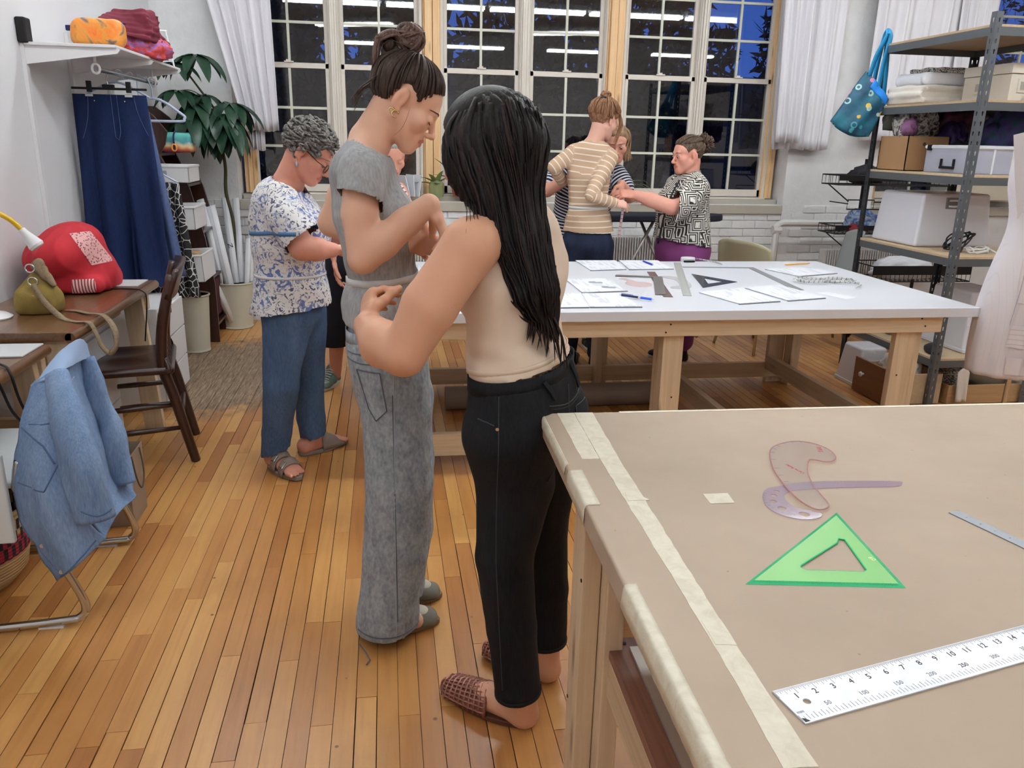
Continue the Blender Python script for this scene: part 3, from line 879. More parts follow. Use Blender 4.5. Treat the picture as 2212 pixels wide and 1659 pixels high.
# green plastic set square with bevelled edges
def plastic(name, c, alpha=.3, rough=.08):
    N = NT(name); tr = N.n('BsdfTransparent'); tr.inputs[0].default_value = (*c, 1)
    df = N.n('BsdfDiffuse'); df.inputs[0].default_value = (*c, 1); gl = N.n('BsdfGlossy'); gl.inputs['Roughness'].default_value = rough
    m1 = N.n('MixShader'); m1.inputs[0].default_value = alpha; N.l(tr.outputs[0], m1.inputs[1]); N.l(df.outputs[0], m1.inputs[2])
    fr = N.n('Fresnel'); fr.inputs['IOR'].default_value = 1.5
    m2 = N.n('MixShader'); gb = N.n('NewGeometry'); N.l(N.math('MULTIPLY', fr.outputs[0], N.math('SUBTRACT', 1.0, gb.outputs['Backfacing'])), m2.inputs[0]); N.l(m1.outputs[0], m2.inputs[1]); N.l(gl.outputs[0], m2.inputs[2])
    N.l(m2.outputs[0], N.out.inputs[0]); return N.m
M_green = plastic('green_acrylic', S(165, 238, 140), .55, .3); M_green2 = plastic('green_edge', S(80, 214, 150), .75); M_clear = plastic('clear_acrylic', S(255, 254, 254), .02); M_lilac = plastic('lilac_acrylic', S(240, 230, 242), .2)
M_pinkclear = plastic('pink_edge', S(232, 180, 182), .5)
t = thing('set_square', 'translucent green triangular set square lying on brown paper', 'set square', (.64, .96, TZ))
A, B, Cc = Vector((.731, 1.110)), Vector((.480, .913)), Vector((.700, .877)); cen = (A + B + Cc) / 3
ins = [Vector(q) for q in ((.672, 1.008), (.682, 1.021), (.690, 1.016), (.671, .926), (.664, .922), (.584, .936), (.578, .944), (.582, .950))]
m = MB(); ring = lambda s, z: [tuple(cen.lerp(q, s)) + (z,) for q in (A, B, Cc)]
o0, o1 = ring(1, TZ + .0003), ring(.90, TZ + .0026)
m.add(o0 + o1, [(0, 1, 4, 3), (1, 2, 5, 4), (2, 0, 3, 5)]); m.build('bevelled_edge', M_green2, t)
m = MB(); m.prism([q[:2] for q in o1], TZ + .0003, TZ + .0026, holes=[[tuple(q) for q in ins][::-1]]); m.build('plate', M_green, t)
m = MB(); m.tube([(q.x, q.y, TZ + .0016) for q in ins], .0013, 6, closed=True); m.build('window_rim', M_green2, t, smooth=True)
hx = (Cc - B).normalized(); HM = frame((B.x, B.y, TZ + .0015), (hx.x, hx.y, 0)) 
m = MB()
for k in range(8, 210, 2): m.box((k * .001 + .004, .0045, .0004), (.0003, .003 if k % 10 else .005, .0003), HM @ rotm('X', .18))
m.build('scale_marks', mat('green_marks', S(20, 110, 60), .5), t)
textobj('60', .011, frame((.697, .955, TZ + .0027), (.03, -.11, 0)), mat('pale_green_ink', S(226, 246, 170), .4), t)
# curves
def flatpart(name, out, z, th, mt, parent, holes=(), n=5):
    m = MB(); P = cat2(out, n, True)
    area = sum(P[i - 1][0] * P[i][1] - P[i][0] * P[i - 1][1] for i in range(len(P)))
    if area < 0: P = P[::-1]
    m.prism(P, z, z + th, holes=holes); return m.build(name, mt, parent, smooth='auto'), P
t = thing('hip_curve', 'lilac plastic hip curve with finger holes, long tail to the right', 'curve ruler', (.70, 1.17, TZ))
lil = [(.916, 1.208), (.913, 1.217), (.836, 1.226), (.764, 1.232), (.717, 1.229), (.687, 1.220), (.660, 1.214), (.641, 1.195), (.629, 1.170), (.623, 1.141), (.629, 1.116), (.645, 1.098), (.669, 1.089), (.693, 1.095), (.702, 1.108), (.692, 1.119), (.676, 1.128), (.667, 1.146), (.668, 1.166), (.676, 1.184), (.692, 1.196), (.717, 1.201), (.771, 1.203), (.843, 1.199), (.898, 1.196)]
hl = [[(x + r * cos(-i * pi / 6), y + r * sin(-i * pi / 6)) for i in range(12)] for x, y, r in ((.655, 1.183, .0055), (.668, 1.199, .005), (.643, 1.160, .006), (.645, 1.133, .0075), (.672, 1.108, .009))]
flatpart('blade', lil, TZ + .0003, .0013, M_lilac, t, hl, 4)
m = MB()
for k in range(34):
    x = .70 + k * .006; m.box((x, 1.2285 - max(0, (x - .79)) * .09, TZ + .0018), (.0005, .005, .0003))
for k in range(14):
    a = radians(120 + k * 11); m.box((0, 0, 0), (.005, .0005, .0003), Matrix.Translation((.676 + .048 * cos(a), 1.152 + .054 * sin(a), TZ + .0018)) @ rotm('Z', a))
m.build('scale_marks', mat('grey_marks', S(120, 108, 130), .5), t)
t = thing('french_curve', 'clear acrylic french curve with red print, hooked at the top', 'curve ruler', (.77, 1.3, TZ))
clr = [(.733, 1.359), (.755, 1.394), (.787, 1.416), (.822, 1.424), (.851, 1.410), (.866, 1.376), (.862, 1.342), (.848, 1.320), (.826, 1.312), (.801, 1.327), (.779, 1.296), (.761, 1.262), (.746, 1.217), (.738, 1.177), (.731, 1.137), (.719, 1.121), (.702, 1.117), (.693, 1.128), (.688, 1.154), (.690, 1.196), (.696, 1.239), (.707, 1.291)]
o, P = flatpart('plate', clr, TZ + .0022, .003, M_clear, t)
m = MB(); m.tube([(x, y, TZ + .0038) for x, y in P[::2]], .0011, 5, closed=True); m.build('polished_edge', M_pinkclear, t, smooth=True)
m = MB()
for i in list(range(2, 40, 3)):
    p, q = Vector(P[(i + 82) % len(P)]), Vector(P[(i + 83) % len(P)]); d = (q - p).normalized(); nrm = Vector((d.y, -d.x)); s = 1 if (Vector((.76, 1.3)) - p).dot(nrm) > 0 else -1
    c = p + nrm * s * .006; m.box((0, 0, 0), (.009, .0006, .0003), Matrix.Translation((c.x, c.y, TZ + .0053)) @ rotm('Z', atan2(nrm.y * s, nrm.x * s)))
m.build('scale_marks', mat('grey_marks', S(120, 108, 130), .5), t)
textobj('P.P.G', .013, frame((.845, 1.372, TZ + .0053), (-.35, -1, 0)), M_redink, t)
textobj('Curve Ruler', .0095, frame((.746, 1.283, TZ + .0053), (-.28, 1, 0)), M_redink, t)

# ---------------------------------------------------------------- things on the white table
WZ = .745
def rz(p, z_from=.76):       # points were measured on a plane 15 mm higher
    k = (1.43 - WZ) / (1.43 - z_from); return (p[0] * k, p[1] * k)
def papermat(name, seed, kindp):
    N = NT(name); v = N.coord('Object')
    w = N.n('TexWave', bands_direction='Y'); w.inputs['Scale'].default_value = 26; w.inputs['Distortion'].default_value = 0
    N.l(v, w.inputs['Vector'])
    ln = N.ramp(w.outputs['Fac'], [(.62, 0.), (.68, 1.)])
    wd = N.ramp(N.noise(N.coord('Object', (55, 4, 1), (seed, 0, 0)), 1, 2), [(.5, 0.), (.55, 1.)])
    bl = N.ramp(N.noise(N.coord('Object', (9, 7, 1), (seed * 3.3, 0, 0)), 1, 1), [(.48, 0.), (.52, 1.)])
    f = N.math('MULTIPLY', N.math('MULTIPLY', ln, wd), bl)
    N.set('Base Color', N.mix(N.math('MULTIPLY', f, .6), S(232, 234, 240), S(120, 124, 132))); N.set('Roughness', .7); return N.m
papers = [('A', (1.107, 4.631), (1.352, 4.63), (1.32, 4.297), (1.106, 4.261), 'far left at the back edge of the white table'), ('B', (1.376, 4.63), (1.615, 4.629), (1.600, 4.308), (1.335, 4.290), 'under the blue pen at the back of the white table'),
          ('C', (.9, 3.96), (1.118, 3.988), (1.129, 3.634), (.898, 3.598), 'with two grey diagrams, beside the pink curve'), ('D', (.700, 3.576), (.886, 3.57), (.847, 3.255), (.648, 3.255), 'half hidden at the front edge behind the dark haired woman'),
          ('E', (.891, 3.57), (1.061, 3.564), (1.08, 3.255), (.851, 3.257), 'under the blue gel pen near the front edge'), ('F', (1.463, 3.577), (1.729, 3.684), (1.762, 3.351), (1.54, 3.296), 'below the black triangle, left of two'),
          ('G', (1.745, 3.690), (1.971, 3.769), (2.022, 3.418), (1.803, 3.359), 'below the metal square, right of two'), ('H', (2.137, 4.285), (2.418, 4.338), (2.5, 4.139), (2.21, 4.033), 'beside the yellow pencil on the right'), ('J', (.17, 4.45), (.42, 4.45), (.40, 4.12), (.15, 4.12), 'at the back left, seen between the two women in front'), ('K', (.13, 3.62), (.36, 3.62), (.33, 3.28), (.09, 3.28), 'at the front left, seen between the two women in front'),
          ('I', (2.049, 3.556), (2.126, 3.582), (2.193, 3.428), (2.114, 3.388), 'small plain slip right of the other sheets')]
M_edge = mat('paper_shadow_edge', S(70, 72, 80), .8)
for i, (nm, *q, lb) in enumerate(papers):
    pts = [rz(p) for p in q]; z = WZ + .0004
    t = thing('paper_sheet', 'printed paper sheet ' + lb if nm != 'I' else 'small plain paper slip right of the printed sheets', 'paper', (pts[0][0], pts[0][1], WZ), 'paper sheets on the white table')
    n = 1 if nm == 'I' else 5
    if n > 1:
        m = MB(); m.prism([(p[0] + .004, p[1] - .003) for p in pts][::-1], z, z + .004); m.build('page_stack', mat('paper_stack', S(206, 208, 214), .8), t)
        m = MB(); a, b = Vector(pts[3]), Vector(pts[2]); d = (b - a).normalized(); m.prism([(a.x, a.y), (b.x, b.y), (b.x, b.y - .012), (a.x, a.y - .012)][::-1], z, z + .0015); m.build('shadow_strip', M_edge, t)  # dark strip painted as the shade along the sheet's front edge
    m = MB(); m.prism(pts[::-1], z + .004 * (n > 1), z + .0045 * (n > 1) + .0005); m.build('top_page', papermat('print_%s' % nm, i * 7.1, 0) if nm != 'I' else mat('plain_paper', S(234, 235, 240), .7), t)
    if nm == 'C':
        for k, (x, y) in enumerate(((1.03, 3.86), (1.06, 3.72))):
            x, y = rz((x, y)); m = MB(); m.prism(cat2([(x - .03, y - .02), (x + .03, y - .03), (x + .035, y + .012), (x + .008, y + .012), (x + .004, y + .03), (x - .028, y + .024)], 3, True), z + .005, z + .0053); m.build('printed_diagram', mat('grey_print', S(150, 154, 164), .8), t)
def stick(name, label, cat, p, q, w, th, mt, h=.0005, group=None):
    p, q = rz(p), rz(q); d = Vector((q[0] - p[0], q[1] - p[1], 0)); M = frame((p[0], p[1], WZ + h), d)
    t = thing(name, label, cat, (p[0], p[1], WZ + h), group); m = MB(); m.bb(0, d.length, -w / 2, w / 2, 0, th, M); m.build('blade', mt, t, bevel=.0004, seg=1); return t, M, d.length
M_steel2 = mat('pale_steel', S(186, 188, 184), .45, .3); M_dkrul = mat('brown_wood_rule', S(104, 84, 82), .5); M_grrul = mat('grey_steel_rule', S(128, 126, 124), .42, .5)
t, M, L = stick('ruler', 'long pale grey ruler left of the black triangle', 'ruler', (1.7145, 4.557), (1.381, 3.505), .042, .0022, M_steel2)
m = MB()
for k in range(60): m.box((L * (k + .5) / 60, .016, .0023), (.001, .006 if k % 5 else .01, .0002), M)
m.build('scale_marks', M_ink2, t)
stick('straightedge', 'dark reddish brown straightedge lying under the grey angled square', 'ruler', (1.437, 4.21), (1.278, 3.475), .045, .002, M_dkrul)
t = thing('angled_square', 'grey steel square crossing the brown straightedge', 'set square', (*rz((1.42, 4.03)), WZ)); m = MB()
m.prism([rz(p) for p in [(1.207, 4.104), (1.191, 4.060), (1.385, 4.016), (1.233, 3.53), (1.285, 3.529), (1.44, 4.03)]], WZ + .0028, WZ + .0046); m.build('blade', M_grrul, t)
M_nav = mat('black_acrylic', S(50, 54, 62), .25)
t = thing('set_square', 'black triangular set square on the white table', 'set square', (*rz((1.65, 3.9)), WZ)); m = MB()
T3 = [rz(p) for p in ((1.641, 4.132), (1.539, 3.709), (1.789, 3.871))]; I3 = [rz(p) for p in ((1.657, 3.99), (1.609, 3.815), (1.715, 3.876))]
m.prism(T3, WZ + .0005, WZ + .0028, holes=[I3[::-1]]); m.build('plate', M_nav, t)
t = thing('l_square', 'large grey metal L square at the back right of the white table', 'set square', (*rz((2.07, 4.35)), WZ)); m = MB()
m.prism([rz(p) for p in [(1.685, 4.40), (1.683, 4.37), (2.065, 4.335), (1.983, 3.634), (2.030, 3.628), (2.108, 4.365)]], WZ + .0005, WZ + .002); m.build('blade', mat('square_steel', S(150, 152, 156), .4, .4), t)
def pen(label, p, q, cols, r=.0055, name='pen', cat='pen'):
    p, q = rz(p), rz(q); z = WZ + r + .0006 + (.0052 if name == 'pen' else 0); a = Vector((*p, z)); b = Vector((*q, z))
    t = thing(name, label, cat, tuple(a)); pr = [0, .06, .5, .62, .93, 1.0]
    parts = [('button', 0, .06, .5), ('barrel', .06, .55, 1), ('collar', .55, .62, .9), ('grip', .62, .93, 1.05), ('tip', .93, 1., .6)]
    for (nm, u, v, s), c in zip(parts, cols):
        m = MB(); m.cyl(a.lerp(b, u), a.lerp(b, v), r * s, r * (s if nm != 'tip' else .15), 12); m.build(nm, mat('pen_' + c[0], c[1], .35), t, smooth='auto')
    return t
bl = ('blue', S(36, 92, 220)); nv = ('navy', S(24, 32, 92)); sl = ('silver', S(200, 205, 212))
t = pen('blue gel pen lying near the front edge of the white table', (1.051, 3.494), (1.173, 3.366), [sl, nv, sl, bl, sl])
m = MB(); a = Vector((*rz((1.058, 3.492)), WZ + .018)); b = Vector((*rz((1.10, 3.447)), WZ + .018)); m.beam(a, b, .004, .0015); m.build('clip', mat('pen_navy', nv[1], .35), t)
pen('dark blue pen at the back of the white table', (1.502, 4.559), (1.514, 4.406), [bl, ('royal', S(40, 58, 190)), bl, ('royal', S(40, 58, 190)), sl], .005)
yl = ('yellow', S(226, 164, 70)); pen('yellow pencil near the back edge of the white table', (2.532, 4.499), (2.334, 4.44), [('eraser', S(110, 108, 100)), yl, yl, yl, ('lead', S(190, 160, 130))], .0042, 'pencil', 'pencil')
# tape measures
def tapemeasure_mat(name, c):
    N = NT(name); v = N.attr('along'); f = N.math('FRACT', N.math('MULTIPLY', v, 1 / .0254)); g = N.math('FRACT', N.math('MULTIPLY', v, 4 / .0254))
    k = N.math('MAXIMUM', N.ramp(f, [(.14, 1.), (.16, 0.)], 'CONSTANT'), N.math('MULTIPLY', N.ramp(g, [(.1, 1.), (.12, 0.)], 'CONSTANT'), .45))
    N.set('Base Color', N.mix(N.math('MULTIPLY', k, .8), c, S(46, 46, 50))); N.set('Roughness', .4); return N.m
M_tm = tapemeasure_mat('white_measuring_tape', S(226, 226, 222))
def ribbon(name, pts, w, mt, parent=None, up=None, ups=None, n=6, origin=None, th=.0004):
    P = catmull(pts, n); V = []; al = []; s = 0
    for i, p in enumerate(P):
        tg = (P[min(i + 1, len(P) - 1)] - P[max(i - 1, 0)]).normalized()
        if i: s += (p - P[i - 1]).length
        u = Vector(up) if up else Vector((0, 0, 1))
        if ups: k = i / n; j = min(int(k), len(ups) - 2); u = Vector(ups[j]).lerp(Vector(ups[j + 1]), k - j)
        sd = tg.cross(u).normalized() * w / 2
        V += [p - sd, p + sd]; al += [s, s]
    F = [(2 * i, 2 * i + 1, 2 * i + 3, 2 * i + 2) for i in range(len(P) - 1)]
    o = npmesh(name, [tuple(v) for v in V], F, mt, parent, attrs={'along': al}, origin=origin)
    md = o.modifiers.new('solidify', 'SOLIDIFY'); md.thickness = th; md.offset = 0; return o
pts = []; r = random.Random(4); cx0, cy0 = rz((2.26, 3.84))
for k in range(30):
    a = k * .61; rad = .085 + .05 * sin(k * 1.3); pts.append((cx0 + rad * 1.15 * cos(a) + .02 * sin(k * .7), cy0 + rad * .8 * sin(a), WZ + .011 + .0011 * (k % 9)))
pts += [(cx0 + .14, cy0 - .09, WZ + .012), (cx0 + .11, cy0 - .15, WZ + .010), (cx0 + .06, cy0 - .20, WZ + .010)]
tag(ribbon('measuring_tape', pts, .016, M_tm, ups=[(1, 0, .3), (0, 1, .3), (-.6, .6, .6)] * 17, n=5, origin=(cx0, cy0, WZ)), 'heaped white measuring tape on the right of the white table', 'tape measure')
t = thing('tape_measure', 'white tape measure case with its printed tape pulled out in an arc', 'tape measure', (*rz((1.80, 4.61)), WZ))
m = MB(); x, y = rz((1.80, 4.61)); m.lathe([(0, .0), (.034, .0), (.036, .004), (.036, .022), (.033, .026), (0, .026)], (x, y, WZ + .0005), 20, sx=1.25); m.build('case', M_plastic, t, smooth='auto')
m = MB(); m.bb(x - .04, x + .03, y - .046, y - .032, WZ + .0005, WZ + .012); m.build('lock_button', M_black, t, bevel=.003)
ribbon('tape_blade', [(x + .02, y, WZ + .010), (x + .06, y + .01, WZ + .014), (x + .12, y - .03, WZ + .010), (x + .15, y - .10, WZ + .008), (x + .152, y - .165, WZ + .0085)], .016, M_tm, t, up=(.5, .2, .6))
M_curve = mat('pink_curve', S(228, 202, 203), .25)
for nm, lb, out, mtt in (('french_curve', 'pale pink curve ruler on the white table under the grey square', [(1.19, 3.99), (1.215, 3.93), (1.186, 3.86), (1.187, 3.80), (1.225, 3.745), (1.285, 3.76), (1.315, 3.83), (1.30, 3.88), (1.26, 3.90), (1.245, 3.95), (1.225, 4.01)], M_curve),
                         ('french_curve', 'clear white curve ruler on the white table beside the long pale ruler', [(1.431, 4.06), (1.50, 4.06), (1.54, 3.98), (1.525, 3.85), (1.485, 3.73), (1.43, 3.69), (1.38, 3.70), (1.385, 3.74), (1.44, 3.78), (1.47, 3.87), (1.475, 3.96), (1.45, 4.0)], mat('clear_curve', S(208, 204, 208), .25))):
    t = thing(nm, lb, 'curve ruler', (*rz(out[0]), WZ)); flatpart('plate', [rz(p) for p in out], WZ + .0004 + (.0 if 'pink' in lb else 0), .0014, mtt, t)
# brown paper roll under the table
t = thing('paper_roll', 'thick roll of brown paper lying under the white table', 'paper roll', (.9, 4.2, .06))
m = MB(); m.cyl((.30, 4.19, .068), (1.48, 4.19, .068), .066, n=28); m.build('roll', mat('brown_roll', S(122, 104, 90), .6, var=.06, vs=3), t, smooth='auto')
m = MB(); m.cyl((1.479, 4.19, .068), (1.483, 4.19, .068), .02, n=16); m.build('core', M_edge, t)
# ================================================================ LEFT SIDE
M_desk = wood('desk_oak', S(84, 56, 34), S(124, 88, 58), 'Y', .28, coat=.3)
M_dark = wood('dark_mahogany', S(38, 20, 16), S(68, 38, 30), 'Z', .32, coat=.3)
M_drw = mat('drawer_white', S(222, 222, 224), .4)
# --- wall shelf on slotted standards
t = thing('hanging_shelf', 'white bracket shelf with a steel hanging rod high on the left wall', 'shelf', (XL, 4.9, 1.8))
for i, y in enumerate((4.28, 4.86, 5.47)):
    m = MB(); m.bb(XL + .001, XL + .018, y - .016, y + .016, .25, 1.93)
    s = m.build('wall_standard', M_white, t)
    m = MB(); q = [(0, -.07), (.40, -.012), (.415, .006), (.40, .014), (0, .014)]
    m.prism(q, -.006, .006, frame((XL + .018, y, 1.80), (1, 0, 0), (0, -1, 0))); m.build('bracket', M_white, t)
m = MB(); m.bb(XL, XL + .045, 4.245, 4.315, 1.82, 1.93); m.build('black_tape_cap', mat('black_tape', S(22, 22, 22), .7, bump=.3, bs=30), t, bevel=.008)
m = MB(); m.bb(XL + .02, XL + .42, 4.26, 4.88, 1.812, 1.826); m.build('shelf_board', M_white, t, bevel=.003)
m = MB(); m.bb(XL + .02, XL + .42, 4.885, 5.52, 1.808, 1.822); m.build('shelf_board', M_white, t, bevel=.003)
m = MB(); m.tube(catmull([(XL + .05, 5.50, 1.82), (XL + .05, 5.50, 2.02), (XL + .06, 5.50, 2.03), (XL + .34, 5.50, 2.03), (XL + .36, 5.50, 2.01), (XL + .39, 5.50, 1.82)], 4), .005, 6); m.build('wire_bookend', M_white, t, smooth=True)
m = MB(); m.cyl((XL + .29, 4.40, 1.725), (XL + .29, 5.42, 1.725), .012, n=12); m.build('hanging_rod', M_chrome, t, smooth='auto')
for y in (4.36, 5.35):
    m = MB(); m.tube([(XL + .29, y, 1.80), (XL + .29, y, 1.755)], .007, 6); m.tube([(XL + .29 + .018 * cos(a), y, 1.725 + .022 * sin(a)) for a in np.linspace(0, 6.28, 14)[:-1]], .006, 6, closed=True); m.build('rod_hook', M_white, t, smooth=True)
# --- on the shelf
def tiedye(name, cols, scale=7, rough=.5):
    N = NT(name); v = N.coord('Object'); n = N.noise(v, scale, 3, .6, 2.)
    k = len(cols); N.set('Base Color', N.ramp(n, [(.22 + .56 * i / (k - 1), c) for i, c in enumerate(cols)])); N.set('Roughness', rough); return N.m
t = thing('pouch', 'orange tie dyed zip pouch at the front of the white wall shelf', 'pouch', (-1.36, 4.47, 1.83))
s = SDF(); s.box((-1.36, 4.47, 1.895), (.125, .055, .065), rnd=.045); V, F = s.mesh(.009); V = V + vnormals(V, F) * (.004 * vnoise(V, 16, 3))[:, None]
npmesh('pouch_body', V, F, tiedye('orange_tiedye', [S(214, 70, 34), S(232, 122, 36), S(226, 150, 60), S(84, 92, 104), S(236, 110, 30)]), t)
m = MB(); m.tube([(-1.48, 4.50, 1.945), (-1.36, 4.485, 1.962), (-1.24, 4.50, 1.945)], .004, 6); m.build('zipper', mat('navy_cloth', S(30, 40, 92), .8), t)
m = MB(); m.bb(-1.505, -1.48, 4.45, 4.47, 1.90, 1.925); m.build('pull_tab', mat('navy_cloth', S(30, 40, 92), .8), t, bevel=.004)
M_maroon = mat('maroon_cloth', S(110, 34, 52), .8, bump=.2, bs=300, bd=.001); M_purple = tiedye('multi_cloth', [S(60, 34, 60), S(170, 40, 60), S(196, 70, 50), S(150, 110, 180), S(50, 60, 80)], 9, .8)
tag(heap('folded_clothes', (-1.33, 4.98, 1.822), (.17, .24, .10), M_purple, seed=3, amp=.3), 'rumpled purple and red clothes at the bottom of the pile on the wall shelf', 'clothes')
s = SDF()
for i in range(6):
    z = 1.935 + .022 * i; a = .3 * i; s.box((-1.36 + .012 * i, 4.96 - .005 * i, z), (.165 - .016 * i, .20 - .015 * i, .014), Matrix.Rotation(.12 * sin(a * 3), 3, 'Z') @ Matrix.Rotation(.16 - .04 * i, 3, 'Y'), rnd=.011, k=.006)
V, F = s.mesh(.008); n = vnormals(V, F); V = V + n * (.010 * vnoise(V, 11, 5) + .005 * vnoise(V, 26, 6))[:, None]
tag(npmesh('folded_cloth', V, F, M_maroon, origin=(-1.36, 4.96, 1.93)), 'folded maroon cloth on top of the pile on the wall shelf', 'cloth')
# --- hanging garments
def denimmat(name, c1, c2, ws=240, fade=2.5, rough=.8, streak=(3, 3, .6), wz=.12):
    N = NT(name); v = N.coord('Object'); w = N.noise(N.coord('Object', (1, 1, wz)), ws, 2); f = N.noise(N.coord('Object', streak), fade, 4, .6)
    k = N.math('ADD', N.math('MULTIPLY', w, .45), N.math('MULTIPLY', f, .55))
    N.set('Base Color', N.ramp(k, [(.32, c1), (.68, c2)])); N.set('Roughness', rough); N.set('Specular IOR Level', .2); N.bump(w, .15, .001); return N.m
def hanger(name, label, cat, x0, x1, y, ztop, mt, drop=.10, clip=None):
    xc = (x0 + x1) / 2; t = thing(name, label, cat, (xc, y, ztop))
    return t
M_navy = denimmat('navy_cotton', S(17, 29, 62), S(30, 46, 88), 300, 3)
px0, px1, pyy, pz0 = -1.615, -1.24, 4.75, 1.625
t = thing('trousers', 'navy blue trousers hanging from a black clip hanger under the wall shelf', 'trousers', (-1.43, pyy, 1.63))
def trousers(u, v, side):
    x = -1.43 + (u - .5) * (.37 + .0 * v); z = pz0 - v * 1.02
    th = .018 + .03 * min(1, v * 3); ang = (u - .5) * 2
    y = pyy + side * th * sqrt(max(0, 1 - ang * ang)) - .018 * sin(u * 19 + 1.5 * sin(v * 3)) * min(1, v * 2.2) - .16 * min(.5, max(0, v - .3)) * math.exp(-((u - .58) / (.02 + .04 * v)) ** 2) * side - .03 * side * math.exp(-((u - .2) / .03) ** 2) * min(1, v)
    return Vector((x + .012 * v * sin(5 * v) - .0 + .06 * v * (u - .3), y, z))
m = MB(); m.grid(lambda u, v: trousers(u, v, -1), 44, 40); m.grid(lambda u, v: trousers(1 - u, v, 1), 44, 40); m.build('trousers_cloth', M_navy, t, smooth=True)
M_stitch = mat('pale_stitch', S(86, 106, 150), .8)
def front(u, v, lift=.003): p = trousers(u, v, -1); return p + Vector((0, -lift, 0))
m = MB(); m.tube([front(.53, v) for v in np.linspace(0, .21, 12)] + [front(.57, .225), front(.60, .20)] + [front(.61, v) for v in np.linspace(.18, 0, 9)], .0012, 4)
m.tube([front(.22 - .12 * (v / .22) ** 2, v) for v in np.linspace(0, .22, 12)], .0012, 4); m.tube([front(.84 + .12 * (v / .2) ** 2, v) for v in np.linspace(0, .2, 12)], .0012, 4); m.build('stitching', M_stitch, t)
m = MB(); m.bb(-1.615, -1.24, pyy - .006, pyy + .006, 1.648, 1.66); m.bb(-1.46, -1.40, pyy - .01, pyy + .01, 1.65, 1.675); m.build('hanger_bar', M_black, t, bevel=.003)
m = MB(); m.tube(catmull([(-1.43, pyy, 1.67), (-1.435, pyy, 1.70), (-1.415, pyy, 1.735), (-1.385, pyy, 1.752), (-1.36, pyy, 1.745), (-1.35, pyy, 1.72)], 5), .0035, 6); m.build('hanger_hook', M_chrome, t, smooth=True)
for x in (-1.52, -1.325):
    m = MB(); m.bb(x - .012, x + .012, pyy - .03, pyy - .012, 1.635, 1.69); c = m.build('clip', M_black, t, bevel=.002)
    m = MB(); m.bb(x - .02, x + .02, pyy - .036, pyy - .02, 1.612, 1.627); m.build('clip_pad', M_chrome, c, bevel=.002)
m = MB()
for x in (-1.50, -1.35): m.cyl((x, pyy - .022, 1.592), (x, pyy - .026, 1.592), .003, n=8)
m.build('rivet', M_chrome, t)
def drape(name, label, cat, x0, x1, y, z0, z1, mt, amp=.02, fr=5, th=.012, skew=0., grp=None):
    t = thing(name, label, cat, ((x0 + x1) / 2, y, z0), grp)
    def fn(u, v): return Vector((x0 + (x1 - x0) * u + skew * v, y + amp * sin(u * fr * 6.28 + v) * (.35 + .65 * v), z0 + (z1 - z0) * v + .006 * sin(u * 30) * v))
    m = MB(); m.grid(fn, 50, 24); m.build('cloth', mt, t, smooth=True, solid=th)
    xc = (x0 + x1) / 2; m = MB(); m.tube(catmull([(xc - .17, y, z0 + .0), (xc, y, z0 + .075), (xc + .17, y, z0)], 6), .006, 6)
    m.tube(catmull([(xc, y, z0 + .07), (xc, y, 1.725 - .03), (xc + .03 * 0 + (XL + .29 - xc), y, 1.745), (XL + .31, y, 1.735)], 5), .0028, 6); m.build('hanger', mat('pale_hanger', S(190, 200, 224), .4), t, smooth=True); return t
drape('denim_skirt', 'faded blue denim garment hanging just behind the navy trousers', 'garment', -1.58, -1.285, 4.88, 1.62, .64, denimmat('faded_denim', S(66, 80, 118), S(98, 114, 156), 300, 3), .02, 4, skew=.115)
def starmat():
    N = NT('black_star_print'); v = N.coord('Object', (1, 1, 1)); q = N.n('TexVoronoi', feature='DISTANCE_TO_EDGE'); q.inputs['Scale'].default_value = 24; N.l(v, q.inputs['Vector'])
    N.set('Base Color', N.ramp(q.outputs['Distance'], [(.03, S(214, 212, 208)), (.06, S(24, 24, 30))])); N.set('Roughness', .8); return N.m
drape('patterned_garment', 'black garment with white geometric print hanging at the back of the rod', 'garment', -1.54, -1.20, 5.06, 1.16, .48, starmat(), .03, 5, skew=.06)
t = thing('clothes_hanger', 'empty pale blue plastic hanger poking out right of the navy trousers', 'hanger', (-1.33, 5.2, 1.6))
m = MB(); m.tube(catmull([(-1.33, 5.2, 1.63), (-1.52, 5.2, 1.535), (-1.53, 5.2, 1.51), (-1.40, 5.2, 1.505), (-1.19, 5.2, 1.505), (-1.165, 5.2, 1.52), (-1.175, 5.2, 1.545)], 5, True), .008, 8, closed=True); m.build('hanger_frame', mat('pale_hanger', S(190, 200, 224), .4), t, smooth=True)
m = MB(); m.tube(catmull([(-1.33, 5.2, 1.63), (-1.33, 5.2, 1.68), (-1.35, 5.2, 1.74), (-1.375, 5.2, 1.745), (-1.385, 5.2, 1.72)], 5), .004, 6); m.build('hook', mat('pale_hanger', S(190, 200, 224), .4), t, smooth=True)
